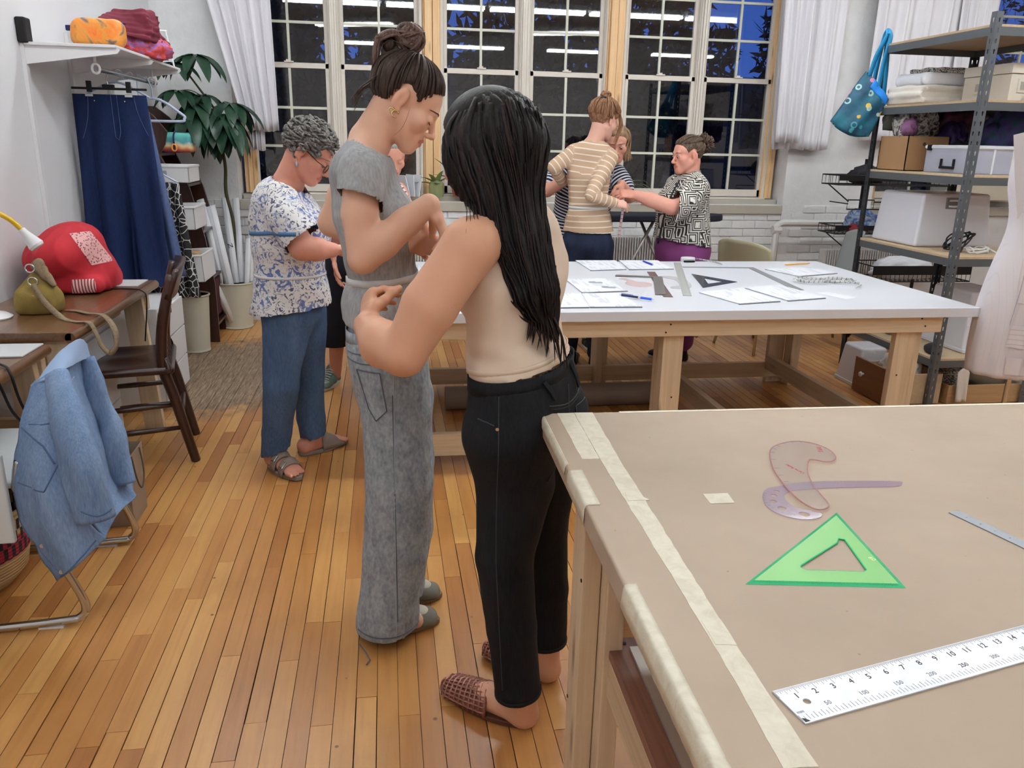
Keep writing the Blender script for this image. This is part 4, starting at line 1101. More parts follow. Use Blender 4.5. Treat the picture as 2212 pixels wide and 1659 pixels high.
# --- desks on pine trestles
def desk(label, x0, x1, y0, y1, zt, legs):
    t = thing('desk', label, 'desk', ((x0 + x1) / 2, (y0 + y1) / 2, 0))
    m = MB(); m.bb(x0, x1 - .012, y0, y1, zt - .034, zt); m.cyl((x1 - .02, y0, zt - .0205), (x1 - .02, y1, zt - .0205), .0205, n=14); m.build('desktop', M_desk, t, bevel=.003)
    for y in legs:
        m = MB(); m.beam((x1 - .09, y, zt - .035), (x1 - .05, y, .0), .09, .038, (0, 1, 0)); m.build('leg', M_lumZ, t, bevel=.003)
        m = MB(); m.beam((x0 + .10, y, zt - .035), (x0 + .06, y, .0), .09, .038, (0, 1, 0)); m.build('leg', M_lumZ, t, bevel=.003)
        m = MB(); m.bb(x0 + .02, x1 - .03, y + .022, y + .06, zt - .125, zt - .036); m.build('crossbar', M_lumX, t, bevel=.003)
        m = MB(); m.bb(x0 + .02, x1 - .04, y + .022, y + .06, .28, .37); m.build('lower_crossbar', M_lumX, t, bevel=.003)
    return t
t1 = desk('brown oak topped desk on pine trestles along the left wall, holding the bags and lamp', XL + .02, -1.135, 3.05, 4.20, .73, (3.12, 4.05))
m = MB(); m.bb(-1.30, -1.27, 3.2, 4.0, .60, .69); m.build('long_rail', M_lumY, t1)
t2 = desk('lower brown desk at the left edge behind the denim jacket', XL + .02, -1.21, 2.10, 3.02, .695, (2.97, 2.2))
# --- white drawer units beneath
for i, (x0, x1, y0, y1, h, lb) in enumerate(((-1.60, -1.19, 4.30, 4.78, .56, 'white drawer unit with its grey label, between the dark chair and the cream bin'), (-1.60, -1.30, 3.35, 3.9, .58, 'white drawer unit under the brown oak desk'))):
    t = thing('drawer_unit', lb, 'drawers', ((x0 + x1) / 2, (y0 + y1) / 2, 0)); m = MB(); m.bb(x0, x1, y0, y1, .03, h); m.build('carcass', M_drw, t, bevel=.003)
    for k in range(3):
        m = MB(); z = .04 + k * (h - .05) / 3; m.bb(x1 + .001, x1 + .016, y0 + .004, y1 - .004, z, z + (h - .05) / 3 - .008); d = m.build('drawer', M_drw, t, bevel=.003)
    if i == 0:
        m = MB(); m.bb(x1 + .016, x1 + .018, y0 + .17, y0 + .22, h - .06, h - .035); m.build('label_holder', M_black, d)
# --- things on the desk
M_red = mat('red_canvas', S(190, 40, 52), .8, var=.12, vs=5, bump=.2, bs=250, bd=.001)
t = thing('tote_bag', 'large red patchwork bag slumped on the brown oak desk', 'bag', (-1.44, 3.95, .73))
s = SDF(); s.ell((-1.46, 3.93, .905), (.165, .24, .13), Matrix.Rotation(-.4, 3, 'Y'), k=.05); s.ell((-1.38, 3.98, .82), (.12, .17, .095), k=.06); s.box((-1.40, 3.95, .765), (.13, .17, .035), rnd=.03, k=.05)
V, F = s.mesh(.010); n = vnormals(V, F); V = V + n * (.012 * vnoise(V, 7, 11) - .010 * np.abs(vnoise(V, 13, 12)))[:, None]; V[:, 2] = np.maximum(V[:, 2], .7315); V[:, 0] = np.maximum(V[:, 0], XL + .004)
body = npmesh('bag_body', V, F, M_red, t)
def patch(bv, pts, mt, nm, par, d, lift=.003, n=14):
    """cloth patch: a quad of points projected along d onto the surface"""
    P = [Vector(p) for p in pts]; vs = []; fs = []; d = Vector(d).normalized()
    for j in range(n):
        for i in range(n):
            u, v = i / (n - 1), j / (n - 1); q = P[0].lerp(P[1], u).lerp(P[3].lerp(P[2], u), v)
            h = bv.ray_cast(q - d * .6, d); vs.append(tuple((h[0] if h[0] is not None else q) - d * lift))
    for j in range(n - 1):
        for i in range(n - 1): fs.append((j * n + i, j * n + i + 1, (j + 1) * n + i + 1, (j + 1) * n + i))
    return npmesh(nm, vs, fs, mt, par)
def bvh(V, F): return BVHTree.FromPolygons([tuple(v) for v in V.tolist()], F.tolist())
def lacemat():
    N = NT('pink_lace_print'); q = N.n('TexVoronoi'); q.inputs['Scale'].default_value = 90; N.l(N.coord('Object'), q.inputs['Vector'])
    N.set('Base Color', N.ramp(q.outputs['Distance'], [(.25, S(120, 40, 50)), (.4, S(222, 168, 166))])); N.set('Roughness', .8); return N.m
def stripemat(name, c1, c2, scale, ax='Z', duty=.5, dist=.0):
    N = NT(name); w = N.n('TexWave', bands_direction=ax); w.inputs['Scale'].default_value = scale; w.inputs['Distortion'].default_value = dist; N.l(N.coord('Object'), w.inputs['Vector'])
    N.set('Base Color', N.ramp(w.outputs['Fac'], [(duty - .04, c1), (duty + .04, c2)])); N.set('Roughness', .8); return N.m
bv = bvh(V, F); vd = Vector((-.35, .93, -.12)).normalized()
patch(bv, [(-1.39, 3.83, 1.0), (-1.31, 3.86, 1.01), (-1.235, 3.90, .87), (-1.325, 3.86, .855)], lacemat(), 'lace_patch', t, vd)
patch(bv, [(-1.40, 3.80, .80), (-1.31, 3.83, .80), (-1.31, 3.83, .738), (-1.40, 3.80, .738)], stripemat('red_stripe', S(176, 60, 66), S(226, 214, 210), 24, 'X'), 'striped_base', t, vd)
M_must = mat('mustard_corduroy', S(128, 106, 52), .9, var=.2, vs=5, bump=.4, bs=160, bd=.002, c2=S(150, 128, 66))
M_print = tiedye('printed_strap', [S(84, 66, 48), S(142, 122, 96), S(104, 92, 72)], 40, .8)
t = thing('handbag', 'mustard corduroy handbag with a patterned strap, in front of the red bag', 'handbag', (-1.39, 3.42, .73))
s = SDF(); s.ell((-1.39, 3.42, .79), (.088, .07, .062), k=.02); s.cap((-1.385, 3.42, .80), (-1.365, 3.43, .905), .07, .022, .03, flat=(1.1, 1.2), side=(1, 0, 0)); s.box((-1.39, 3.42, .755), (.075, .055, .024), rnd=.02, k=.03)
V, F = s.mesh(.007); n = vnormals(V, F); V = V + n * (.004 * vnoise(V, 22, 3))[:, None]; V[:, 2] = np.maximum(V[:, 2], .7312); npmesh('bag_body', V, F, M_must, t)
s = SDF(); s.cap((-1.368, 3.40, .925), (-1.315, 3.385, .85), .02, .012, .01, flat=(1.4, 1.0), side=(1, 0, 1)); V, F = s.mesh(.006); V = V + vnormals(V, F) * (.006 * vnoise(V, 40, 3))[:, None]; npmesh('gathered_collar', V, F, M_print, t)
for c in ((-1.385, 3.372, .915), (-1.378, 3.362, .865)):
    m = MB(); m.tube([(c[0] + .017 * cos(a), c[1], c[2] + .016 * sin(a)) for a in np.linspace(0, 6.28, 16)[:-1]], .0035, 6, closed=True); m.build('metal_ring', M_chrome, t, smooth=True)
M_tmp = tapemeasure_mat
o = ribbon('strap', [(-1.378, 3.358, .855), (-1.345, 3.34, .80), (-1.29, 3.30, .755), (-1.24, 3.26, .734), (-1.185, 3.22, .733), (-1.13, 3.19, .735), (-1.105, 3.18, .69), (-1.095, 3.18, .65), (-1.07, 3.19, .615), (-1.05, 3.21, .64), (-1.06, 3.24, .70), (-1.12, 3.32, .736), (-1.19, 3.36, .737), (-1.25, 3.42, .734), (-1.30, 3.44, .734)], .022, M_print, t, ups=[(0, -1, .6)] * 3 + [(0, 0, 1)] * 3 + [(1, -.3, .2)] * 4 + [(0, 0, 1)] * 4, th=.003)
t = thing('desk_lamp', 'white desk lamp with a yellow gooseneck at the left edge', 'lamp', (-1.51, 3.30, .73))
m = MB(); m.lathe([(0, 0), (.075, 0), (.078, .006), (.06, .018), (.02, .03), (.0115, .04), (.0115, .34)], (-1.53, 3.31, .731), 24); m.build('base', M_plastic, t, smooth='auto')
m = MB(); m.tube(catmull([(-1.53, 3.31, 1.07), (-1.535, 3.31, 1.10), (-1.515, 3.32, 1.13), (-1.47, 3.34, 1.135), (-1.425, 3.36, 1.105), (-1.395, 3.375, 1.065)], 6), .0095, 10); m.build('gooseneck', mat('yellow_gooseneck', S(214, 174, 34), .4), t, smooth=True)
m = MB(); m.lathe([(.013, 0), (.015, -.02), (.030, -.075), (.026, -.085), (0, -.088)], (0, 0, 0), 18, Matrix.Translation((-1.395, 3.375, 1.067)) @ rotm('Y', -.62)); m.build('lamp_head', M_plastic, t, smooth='auto')
for i, (x, y, z, lb) in enumerate(((-1.31, 4.10, .7305, 'thin board with a metal bulldog clip at the far end of the oak desk'), (-1.36, 2.93, .6955, 'thin board with a metal bulldog clip on the lower desk'))):
    t = thing('clipboard', lb, 'clipboard', (x, y, z)); m = MB(); m.bb(x - .16, x + .13, y - .10, y + .08, z + .0005, z + .0055); m.build('board', mat('clipboard_white', S(206, 206, 208), .5), t, bevel=.001)
    m = MB(); m.bb(x - .05, x + .03, y - .095, y - .055, z + .006, z + .012); m.tube(catmull([(x - .05, y - .06, z + .012), (x - .03, y - .05, z + .03), (x - .01, y - .055, z + .012), (x + .01, y - .05, z + .026), (x + .03, y - .06, z + .012)], 4), .003, 6); m.build('clip', M_chrome, t)
def cord(label, pts, r=.004, mt=None, name='power_cord', origin=None):
    m = MB(); m.tube(catmull(pts, 6), r, 6); return tag(m.build(name, mt or M_black, smooth=True, origin=origin or tuple(pts[0])), label, 'cord')
cord('black cord running across the far end of the oak desk', [(-1.62, 3.9, .735), (-1.5, 4.02, .735), (-1.32, 3.93, .735), (-1.2, 3.92, .735), (-1.12, 3.86, .735), (-1.10, 3.84, .69), (-1.13, 3.85, .5)], .003)
cord('thicker black cord hanging off the lower desk', [(-1.5, 2.75, .70), (-1.38, 2.80, .70), (-1.25, 2.72, .702), (-1.20, 2.66, .69), (-1.185, 2.66, .60), (-1.165, 2.68, .5), (-1.15, 2.72, .42), (-1.2, 2.7, .3)], .0045)
cord('second black cord beside the first on the lower desk', [(-1.5, 2.68, .70), (-1.36, 2.70, .70), (-1.26, 2.62, .702), (-1.205, 2.58, .69), (-1.185, 2.60, .58), (-1.15, 2.64, .48), (-1.155, 2.66, .38), (-1.2, 2.65, .3)], .0045)
# --- dark wooden chair, its back towards the viewer's right
t = thing('wooden_chair', 'dark stained wooden chair with a slatted back, pulled up to the oak desk', 'chair', (-1.12, 3.72, 0))
ca = radians(12); CM = Matrix.Translation((-1.17, 3.70, 0)) @ rotm('Z', ca)      # local: sitter faces -x, back at +x
def cl(x, y, z): return CM @ Vector((x, y, z))
s = SDF(); s.box((0, 0, 0), (.22, .23, .017), rnd=.015); s.ell((.0, .1, .045), (.13, .09, .035), k=.02, op='s'); s.ell((.0, -.1, .045), (.13, .09, .035), k=.02, op='s')
V, F = s.mesh(.009); V = np.array([cl(*(v + np.array((-.02, 0, .445)))) for v in V]); npmesh('seat', V, F, M_dark, t)
for y in (-.19, .19):
    m = MB(); m.tube(catmull([cl(.25, y * .95, .0), cl(.19, y, .30), cl(.155, y, .46), cl(.17, y * 1.08, .64), cl(.225, y * 1.12, .86)], 6), [.020 + .004 * sin(i / 25 * 3.1) for i in range(25)], 8, flat=(1.15, 1.)); m.build('leg', M_dark, t, smooth=True)
    m = MB(); m.tube([cl(-.20, y * 1.08, 0), cl(-.19, y * 1.04, .2), cl(-.17, y * .95, .43)], [.017, .021, .019], 8); m.build('leg', M_dark, t, smooth=True)
    for z in (.16, .27):
        m = MB(); m.tube([cl(-.19, y * 1.03, z), cl(.0, y * 1.02, z + .005), cl(.215, y, z + .01)], [.010, .013, .010], 8); m.build('rung', M_dark, t, smooth=True)
    m = MB(); m.tube(catmull([cl(.10, y * 1.05, .45), cl(.175, y * 1.18, .445), cl(.165, y * 1.05, .50)], 5), .013, 6); m.build('hip_brace', M_dark, t, smooth=True)
for x, z in ((-.19, .2), (.21, .22)):
    m = MB(); m.tube([cl(x, -.19, z), cl(x, .19, z)], .012, 8); m.build('rung', M_dark, t, smooth=True)
m = MB(); m.grid(lambda u, v: cl(.20 + .045 * (v) + .03 * (1 - (2 * u - 1) ** 2) , (u - .5) * .47, .76 + .12 * v + .02 * (1 - (2 * u - 1) ** 2) * v), 16, 4); m.build('crest_rail', M_dark, t, smooth=True, solid=.022)
for k in range(5):
    y = (k - 2) * .072; m = MB(); m.tube(catmull([cl(.175, y * .9, .455), cl(.165, y, .6), cl(.215, y * 1.1, .79)], 4), 1, 4, flat=(.016, .007), up=(CM.to_3x3() @ Vector((1, 0, 0)))); m.build('slat', M_dark, t)
# --- waste bins
M_bin = mat('cream_steel', S(196, 190, 172), .45, var=.04, vs=3)
def bin_(label, x, y, r0, r1, h):
    t = thing('waste_bin', label, 'bin', (x, y, 0)); m = MB()
    m.lathe([(0, .002), (r0 * .99, .002), (r0 * 1.03, .004), (r0 * 1.03, .014), (r0, .018), (r1, h - .014)], (x, y, 0), 32); m.lathe([(r1 - .003, h - .014), (r0 - .003, .03), (0, .025)], (x, y, 0), 32); m.build('body', M_bin, t, smooth='auto')
    m = MB(); m.tube([(x + (r1 + .001) * cos(a), y + (r1 + .001) * sin(a), h - .008) for a in np.linspace(0, 2 * pi, 33)[:-1]], .007, 8, closed=True); m.build('rim', M_bin, t, smooth=True); return t
bin_('cream waste bin with a clear liner beside the white drawer unit', -1.315, 5.62, .088, .108, .40)
s = SDF(); s.cap((-1.33, 5.60, .35), (-1.30, 5.63, .44), .06, .012, .02); V, F = s.mesh(.01); V = V + vnormals(V, F) * (.012 * vnoise(V, 30, 4))[:, None]
tag(npmesh('bin_liner', V, F, plastic('liner_plastic', S(222, 222, 216), .5), origin=(-1.315, 5.62, .35)), 'crumpled clear liner inside the bin beside the drawers', 'bag')
bin_('wider cream waste bin full of paper rolls by the back wall', -1.165, 6.36, .115, .142, .36)
M_roll = mat('roll_paper', S(226, 227, 232), .7)
rolls = [((-1.20, 6.33, .06), (-1.335, 6.22, .98), .026), ((-1.15, 6.30, .05), (-1.275, 6.26, .935), .034), ((-1.14, 6.36, .05), (-1.195, 6.40, .985), .026), ((-1.11, 6.37, .05), (-1.13, 6.47, .975), .024), ((-1.19, 6.26, .07), (-1.42, 6.14, .79), .028), ((-1.22, 6.33, .10), (-1.38, 6.18, .62), .018), ((-1.08, 6.38, .05), (-1.015, 6.50, .93), .024), ((-1.10, 6.32, .06), (-1.045, 6.40, .68), .02), ((-1.24, 6.38, .1), (-1.42, 6.3, .55), .016)]
names = ['longest white paper roll with the flared end leaning left in the wide bin', 'thick white paper roll second from the left in the wide bin', 'tall white paper roll with a small black letter in the wide bin', 'tall slim white paper roll right of the lettered one', 'low white paper roll leaning towards the white trays', 'short thin paper roll at the left rim of the wide bin', 'paper roll leaning right beside the floral blouse', 'short pointed roll at the right rim of the wide bin', 'thin hidden roll at the back left of the wide bin']
for (a, b, r), lb in zip(rolls, names):
    t = thing('paper_roll', lb, 'paper roll', a, 'paper rolls in the bin'); a, b = Vector(a), Vector(b); d = (b - a); M = frame(a, d, (1, 0, 0) if abs(d.normalized().x) < .9 else (0, 1, 0))
    def fn(u, v, r=r, L=d.length): q = u * 4.4 * pi; rr = r * (1 - .05 * u); return M @ Vector((v * L + .004 * sin(q), rr * cos(q), rr * sin(q)))
    m = MB(); m.grid(fn, 64, 3); m.build('rolled_sheet', M_roll, t, smooth=True, solid=.0012)
    if 'black letter' in lb: textobj('N', .05, frame(a.lerp(b, .62) + Vector((0, -r - .0015, 0)), (1, .1, .3), (.1, -1, .2)), M_ink, t)
# --- dark hutch stand holding white trays, colourful pouch on its top
t = thing('dark_stand', 'dark mahogany stand with scrolled sides behind the hanging clothes, by the plant', 'stand', (-1.45, 6.1, 0))
prof = [(0, 0), (.44, 0), (.44, .42), (.40, .75), (.33, 1.08), (.29, 1.18), (.19, 1.23), (.16, 1.30), (.20, 1.37), (.22, 1.45), (.14, 1.55), (.05, 1.62), (0, 1.62)]
for y in (5.86, 6.28):
    m = MB(); m.prism(cat2(prof, 3, True) if False else prof, -.010, .010, frame((XL + .004, y, 0), (1, 0, 0), (0, -1, 0))); m.build('side_panel', M_dark, t, bevel=.004)
for i, (z, d) in enumerate(((.12, .43), (.45, .41), (.78, .38), (1.10, .32), (1.30, .16))):
    m = MB(); m.bb(XL + .01, XL + d, 5.873, 6.267, z - .01, z + .008); m.build('shelf_board', M_dark, t)
m = MB(); m.bb(XL + .005, XL + .02, 5.873, 6.267, .0, 1.55); m.build('back_panel', M_dark, t)
M_wine = mat('wine_liner', S(72, 20, 30), .8); m = MB(); m.bb(XL + .03, XL + .40, 5.885, 6.255, .15, .42); m.build('wine_box', M_wine, t)
def tray(label, x0, x1, y0, y1, z, h, tilt):
    t = thing('storage_tray', label, 'tray', ((x0 + x1) / 2, (y0 + y1) / 2, z), 'white storage trays')
    M = Matrix.Translation((x0, (y0 + y1) / 2, z)) @ rotm('Y', tilt); L, w = x1 - x0, (y1 - y0) / 2; m = MB()
    for a in ((0, L, -w, -w + .006), (0, L, w - .006, w), (0, .006, -w, w), (L - .006, L, -w, w)): m.bb(a[0], a[1], a[2], a[3], 0, h, M)
    m.bb(0, L, -w, w, 0, .006, M); m.build('tub', M_plastic, t, bevel=.002, seg=1); m = MB()
    m.tube([M @ Vector(p) for p in ((0, -w, h), (L, -w, h), (L, w, h), (0, w, h))], .008, 6, closed=True); m.build('rim', M_plastic, t)
    m = MB(); m.bb(L * .55, L * .55 + .022, -w - .004, -w - .001, h * .45, h * .75, M); m.build('tag', mat('tag_grey', S(150, 150, 150), .6), t); return t
tray('top white tray of three, pulled out below the colourful pouch', -1.58, -1.235, 5.50, 5.80, 1.135, .10, .0)
tray('middle white tray of three, with paper rolls leaning on it', -1.58, -1.205, 5.42, 5.76, .84, .14, -.02)
tray('lowest white tray of three, holding wooden blocks', -1.58, -1.165, 5.36, 5.72, .50, .17, -.05)
m = MB(); m.bb(-1.62, -1.56, 5.38, 5.78, .0, 1.17); m.bb(-1.61, -1.58, 5.36, 5.37, .0, 1.17); o = m.build('tray_frame', M_plastic, origin=(-1.6, 5.55, 0)); tag(o, 'white upright frame that carries the three trays', 'frame')
m = MB(); m.bb(-1.30, -1.22, 5.46, 5.56, .66, .70); tag(m.build('wood_block', M_pine, origin=(-1.26, 5.5, .66)), 'small wooden block in the lowest white tray', 'block')
t = thing('pouch', 'colourful boxy zip pouch on top of the dark mahogany stand', 'pouch', (-1.38, 6.02, 1.31))
s = SDF(); s.box((-1.40, 5.99, 1.378), (.115, .07, .065), rnd=.035); V, F = s.mesh(.008); V = V + vnormals(V, F) * (.004 * vnoise(V, 20, 8))[:, None]
def pouchmat():
    N = NT('rainbow_cloth'); v = N.coord('Object'); sx = N.n('SeparateXYZ'); N.l(v, sx.inputs[0]); f = N.math('ADD', N.math('MULTIPLY', sx.outputs['Z'], 6.), N.math('MULTIPLY', N.noise(v, 14, 2), .5))
    N.set('Base Color', N.ramp(f, [(.25, S(176, 60, 120)), (.42, S(220, 130, 80)), (.58, S(226, 196, 150)), (.72, S(74, 150, 160)), (.95, S(90, 170, 160))])); N.set('Roughness', .6); return N.m
npmesh('pouch_body', V, F, pouchmat(), t)
m = MB(); m.tube(catmull([(-1.405, 5.918, 1.335), (-1.405, 5.915, 1.41), (-1.40, 5.94, 1.448), (-1.40, 6.03, 1.45)], 5), .006, 6); m.build('zipper', mat('navy_cloth', S(30, 40, 92), .8), t)
m = MB(); m.tube([(-1.405 + .016 * cos(a), 5.908, 1.345 + .022 * sin(a)) for a in np.linspace(0, 6.28, 14)[:-1]], .005, 6, closed=True); m.build('orange_pull', mat('orange_cord', S(230, 150, 60), .6), t, smooth=True)
# --- money tree in the corner
M_plant = None
def leafmat(name, c1, c2, rough=.35):
    N = NT(name); f = N.noise(N.coord('Object'), 12, 3); N.set('Base Color', N.ramp(f, [(.3, c1), (.7, c2)])); N.set('Roughness', rough); N.set('Specular IOR Level', .4); return N.m
M_plant = leafmat('dark_green_leaf', S(22, 46, 34), S(38, 70, 50)); M_stem = mat('plant_stem', S(74, 70, 50), .8, var=.3, vs=20, bump=.3, bs=60); M_petiole = mat('petiole', S(52, 72, 48), .6)
t = thing('potted_plant', 'tall dark green money tree in the corner left of the windows', 'plant', (-1.19, 6.45, 0))
m = MB(); m.lathe([(0, 0), (.09, 0), (.12, .22), (.11, .22), (.09, .19), (0, .19)], (-1.19, 6.46, .0), 20)
m.build('pot', mat('pot_dark', S(60, 56, 54), .6), t, smooth='auto')
stem = catmull([(-1.19, 6.46, .19), (-1.165, 6.44, .5), (-1.15, 6.40, .80), (-1.178, 6.38, 1.02), (-1.165, 6.36, 1.20), (-1.17, 6.35, 1.33), (-1.15, 6.33, 1.48), (-1.19, 6.30, 1.60), (-1.28, 6.27, 1.74), (-1.36, 6.25, 1.86)], 6)
m = MB(); m.tube(stem, list(np.linspace(.017, .006, len(stem))), 8); m.build('trunk', M_stem, t, smooth=True)
lr = random.Random(8)
def leaflet(base, d, L, w, droop=.5):
    d = Vector(d).normalized(); sd = d.cross(Vector((0, 0, 1))).normalized(); n = 8; vs = []; p = Vector(base); dd = d.copy()
    for i in range(n + 1):
        k = i / n; ww = w * (sin(pi * min(1, k ** .75 * .98)) ** .8) * (1 if k < .97 else .2); up = sd.cross(dd).normalized()
        vs += [p - sd * ww + up * ww * .35, p - up * .0, p + sd * ww + up * ww * .35]
        dd = (dd + Vector((0, 0, -droop / n * 1.6))).normalized(); p = p + dd * (L / n)
    fs = []
    for i in range(n): b = i * 3; fs += [(b, b + 1, b + 4, b + 3), (b + 1, b + 2, b + 5, b + 4)]
    return vs, fs
clusters = [((-1.285, 6.24, 1.965), (.1, -.5, .1), .24, 1.0), ((-1.40, 6.15, 1.72), (-.5, -.6, .2), .20, .8), ((-1.33, 6.12, 1.56), (-.3, -.6, 0), .27, 1.15), ((-1.235, 6.12, 1.535), (.1, -.8, .0), .26, 1.3), ((-1.12, 6.12, 1.575), (.35, -.7, 0), .27, 1.25), ((-1.07, 6.20, 1.65), (.6, -.4, .1), .24, 1.0), ((-1.25, 6.22, 1.70), (0, -.6, .2), .17, .9), ((-1.43, 6.2, 1.90), (-.2, -.5, .3), .2, .8), ((-1.17, 6.22, 1.50), (.1, -.6, -.2), .24, 1.3), ((-1.30, 6.14, 1.64), (.1, -.7, .1), .22, 1.2), ((-1.08, 6.10, 1.52), (.1, -.7, -.1), .24, 1.4)]
for c, dr, L, droop in clusters:
    c = Vector(c); j = min(range(len(stem)), key=lambda i: (stem[i] - c).length + abs(stem[i].z - c.z + .06)); m = MB(); m.tube(catmull([stem[j], stem[j].lerp(c, .55) + Vector((0, 0, .03)), c], 5), .0035, 5); m.build('leaf_stalk', M_petiole, t, smooth=True)
    nl = 7; dv = Vector(dr)
    for k in range(nl):
        a = k / nl * 2 * pi + lr.uniform(-.2, .2); d = Vector((cos(a), sin(a) * .9, -.12)) + dv * .7
        vs, fs = leaflet(c, d, L * lr.uniform(.95, 1.3), L * .19, droop * lr.uniform(.8, 1.15)); mm = MB(); mm.add(vs, fs); mm.build('leaf', M_plant, t, smooth=True)
# --- denim jacket over a chrome cantilever chair, basket, paper bag
t = thing('cantilever_chair', 'chrome cantilever chair with white panels under the denim jacket', 'chair', (-1.25, 2.4, 0))
for y, e in ((2.27, 0), (2.78, .03)):
    m = MB(); m.tube(catmull([(-1.60, y - .06, .018), (-1.3, y - .03, .018), (-1.0 + e * .2, y, .018), (-.945, y + .01, .024), (-.928, y + .012, .06), (-.95, y + .01, .14), (-.99, y, .26), (-1.02, y, .38), (-1.05, y, .44)], 6) + catmull([(-1.06, y, .46), (-1.05, y, .50), (-1.04, y, .54)], 5), .0125, 10); m.build('tube_frame', M_chrome, t, smooth=True)
    m = MB(); m.bb(-1.06, -.99, y - .012, y + .012, .0, .006); m.build('glide', M_plastic, t)
m = MB(); m.bb(-1.56, -1.06, 2.29, 2.76, .445, .47); m.build('seat', mat('pale_seat', S(206, 210, 212), .5), t, bevel=.008)
m = MB(); m.bb(-1.62, -1.07, 2.235, 2.255, .30, .57); m.build('side_panel', mat('pale_seat', S(206, 210, 212), .5), t, bevel=.006)
M_jean = denimmat('light_denim', S(92, 118, 158), S(140, 162, 192), 260, 4)
t = thing('denim_jacket', 'light blue denim jacket draped over the chrome chair', 'jacket', (-.98, 2.5, .5))
def sheet(rows, n=6, wr=.006, seed=0):
    G = [catmull(r, n) for r in rows]; nc = len(G[0]); cols = [catmull([g[i] for g in G], n) for i in range(nc)]; nr = len(cols[0])
    V = np.array([[tuple(cols[i][j]) for i in range(nc)] for j in range(nr)], np.float32).reshape(-1, 3); F = np.array([(j * nc + i, j * nc + i + 1, (j + 1) * nc + i + 1, (j + 1) * nc + i) for j in range(nr - 1) for i in range(nc - 1)], np.int32)
    N_ = vnormals(V, F); Q = V * np.array([1, 1, .45]); V = V + N_ * (wr * vnoise(Q, 20, seed) + wr * .9 * np.abs(vnoise(Q, 34, seed + 5)))[:, None]; return V, F
JA = [[(-1.02, 2.38, .729), (-.977, 2.36, .762), (-.941, 2.36, .78)], [(-1.035, 2.3, .62), (-.965, 2.25, .636), (-.904, 2.26, .63)], [(-1.071, 2.28, .488), (-.971, 2.2, .505), (-.883, 2.23, .473)], [(-1.058, 2.26, .352), (-.946, 2.18, .372), (-.857, 2.22, .361)], [(-.971, 2.22, .182), (-.892, 2.17, .251), (-.824, 2.24, .305)]]
JB = [[(-.963, 2.38, .77), (-.943, 2.46, .771), (-.928, 2.56, .773)], [(-.945, 2.34, .645), (-.915, 2.42, .631), (-.905, 2.57, .594)], [(-.929, 2.32, .508), (-.885, 2.4, .504), (-.868, 2.54, .447)], [(-.904, 2.31, .379), (-.859, 2.38, .374), (-.816, 2.52, .332)], [(-.856, 2.3, .267), (-.829, 2.36, .32), (-.813, 2.47, .318)]]
JC = [[(-1.001, 2.36, .74), (-.968, 2.44, .801), (-.933, 2.52, .83), (-.926, 2.57, .804)], [(-.964, 2.34, .757), (-.94, 2.42, .782), (-.924, 2.51, .797), (-.924, 2.57, .77)], [(-.941, 2.35, .772), (-.93, 2.43, .769), (-.917, 2.52, .768), (-.923, 2.57, .74)]]
def clothpart(nm, V, F, mt): o = npmesh(nm, V, F, mt, t); md = o.modifiers.new('solidify', 'SOLIDIFY'); md.thickness = .005; md.offset = 0; return o
V, F = sheet(JA, 8, .006, 3); clothpart('front_panel', V, F, M_jean); bv = bvh(V, F); V2, F2 = sheet(JB, 8, .007, 8); clothpart('back_panel', V2, F2, M_jean); V3, F3 = sheet(JC, 8, .002, 2); clothpart('collar', V3, F3, mat('pale_denim', S(150, 172, 204), .8, var=.05)); bvb = bvh(V2, F2)
def sleeve(pts, rs, seed):
    P_ = catmull(pts, 8); rr = np.interp(np.linspace(0, len(rs) - 1, len(P_)), range(len(rs)), rs); m = MB(); m.tube(P_, list(rr), 20, flat=(1., .62), up=(-.35, -.9, .2), caps=False); V = np.array(m.v, np.float32); F = np.array(m.f, np.int32); V = V + vnormals(V, F) * (.006 * vnoise(V * np.array([1, 1, .6]), 26, seed) - .006 * np.abs(vnoise(V * np.array([1, 1, .6]), 15, seed + 3)))[:, None]; clothpart('sleeve', V, F, M_jean); return bvh(V, F)
bs1 = sleeve([(-.925, 2.32, .775), (-.875, 2.22, .661), (-.846, 2.18, .54), (-.820, 2.16, .40)], [.028, .046, .050, .050], 4); sleeve([(-.925, 2.55, .765), (-.893, 2.53, .607), (-.862, 2.50, .494), (-.834, 2.47, .371)], [.022, .034, .038, .038], 6)
def seam(bv, pts, par, mt, r=.0016, d=(-.36, .9, -.2), lift=.0008, nm='seam', n=5):
    d = Vector(d).normalized(); P = []; pts = [Vector(q) for q in pts]; sharp = 'pocket' in nm
    for p in ([a.lerp(b, k / 7) for a, b in zip(pts, pts[1:]) for k in range(8)] if sharp else catmull(pts, n)):
        h = bv.ray_cast(p - d * .5, d)
        if h[0] is not None and (h[0] - p).length < .25: P.append(h[0] - d * lift)
    if len(P) > 2: m = MB(); m.tube(P, r, 5); return m.build(nm, mt, par, smooth=True)
M_seam = mat('denim_seam', S(84, 106, 142), .8); M_seamp = mat('denim_seam_pale', S(158, 176, 200), .8)
dj = (-.37, .92, -.12); T_ = lambda *q: [(x + .185, 1.74, z + .06) for x, z in q]
W_ = lambda b, q, mt, r=.0018, nm='seam': seam(b, [(x, y, z) for x, y, z in q], t, mt, r, dj, .003, nm)
PK = [(-.97, 2.2, .655), (-.913, 2.2, .66), (-.904, 2.2, .557), (-.957, 2.2, .476), (-1.031, 2.2, .494)]
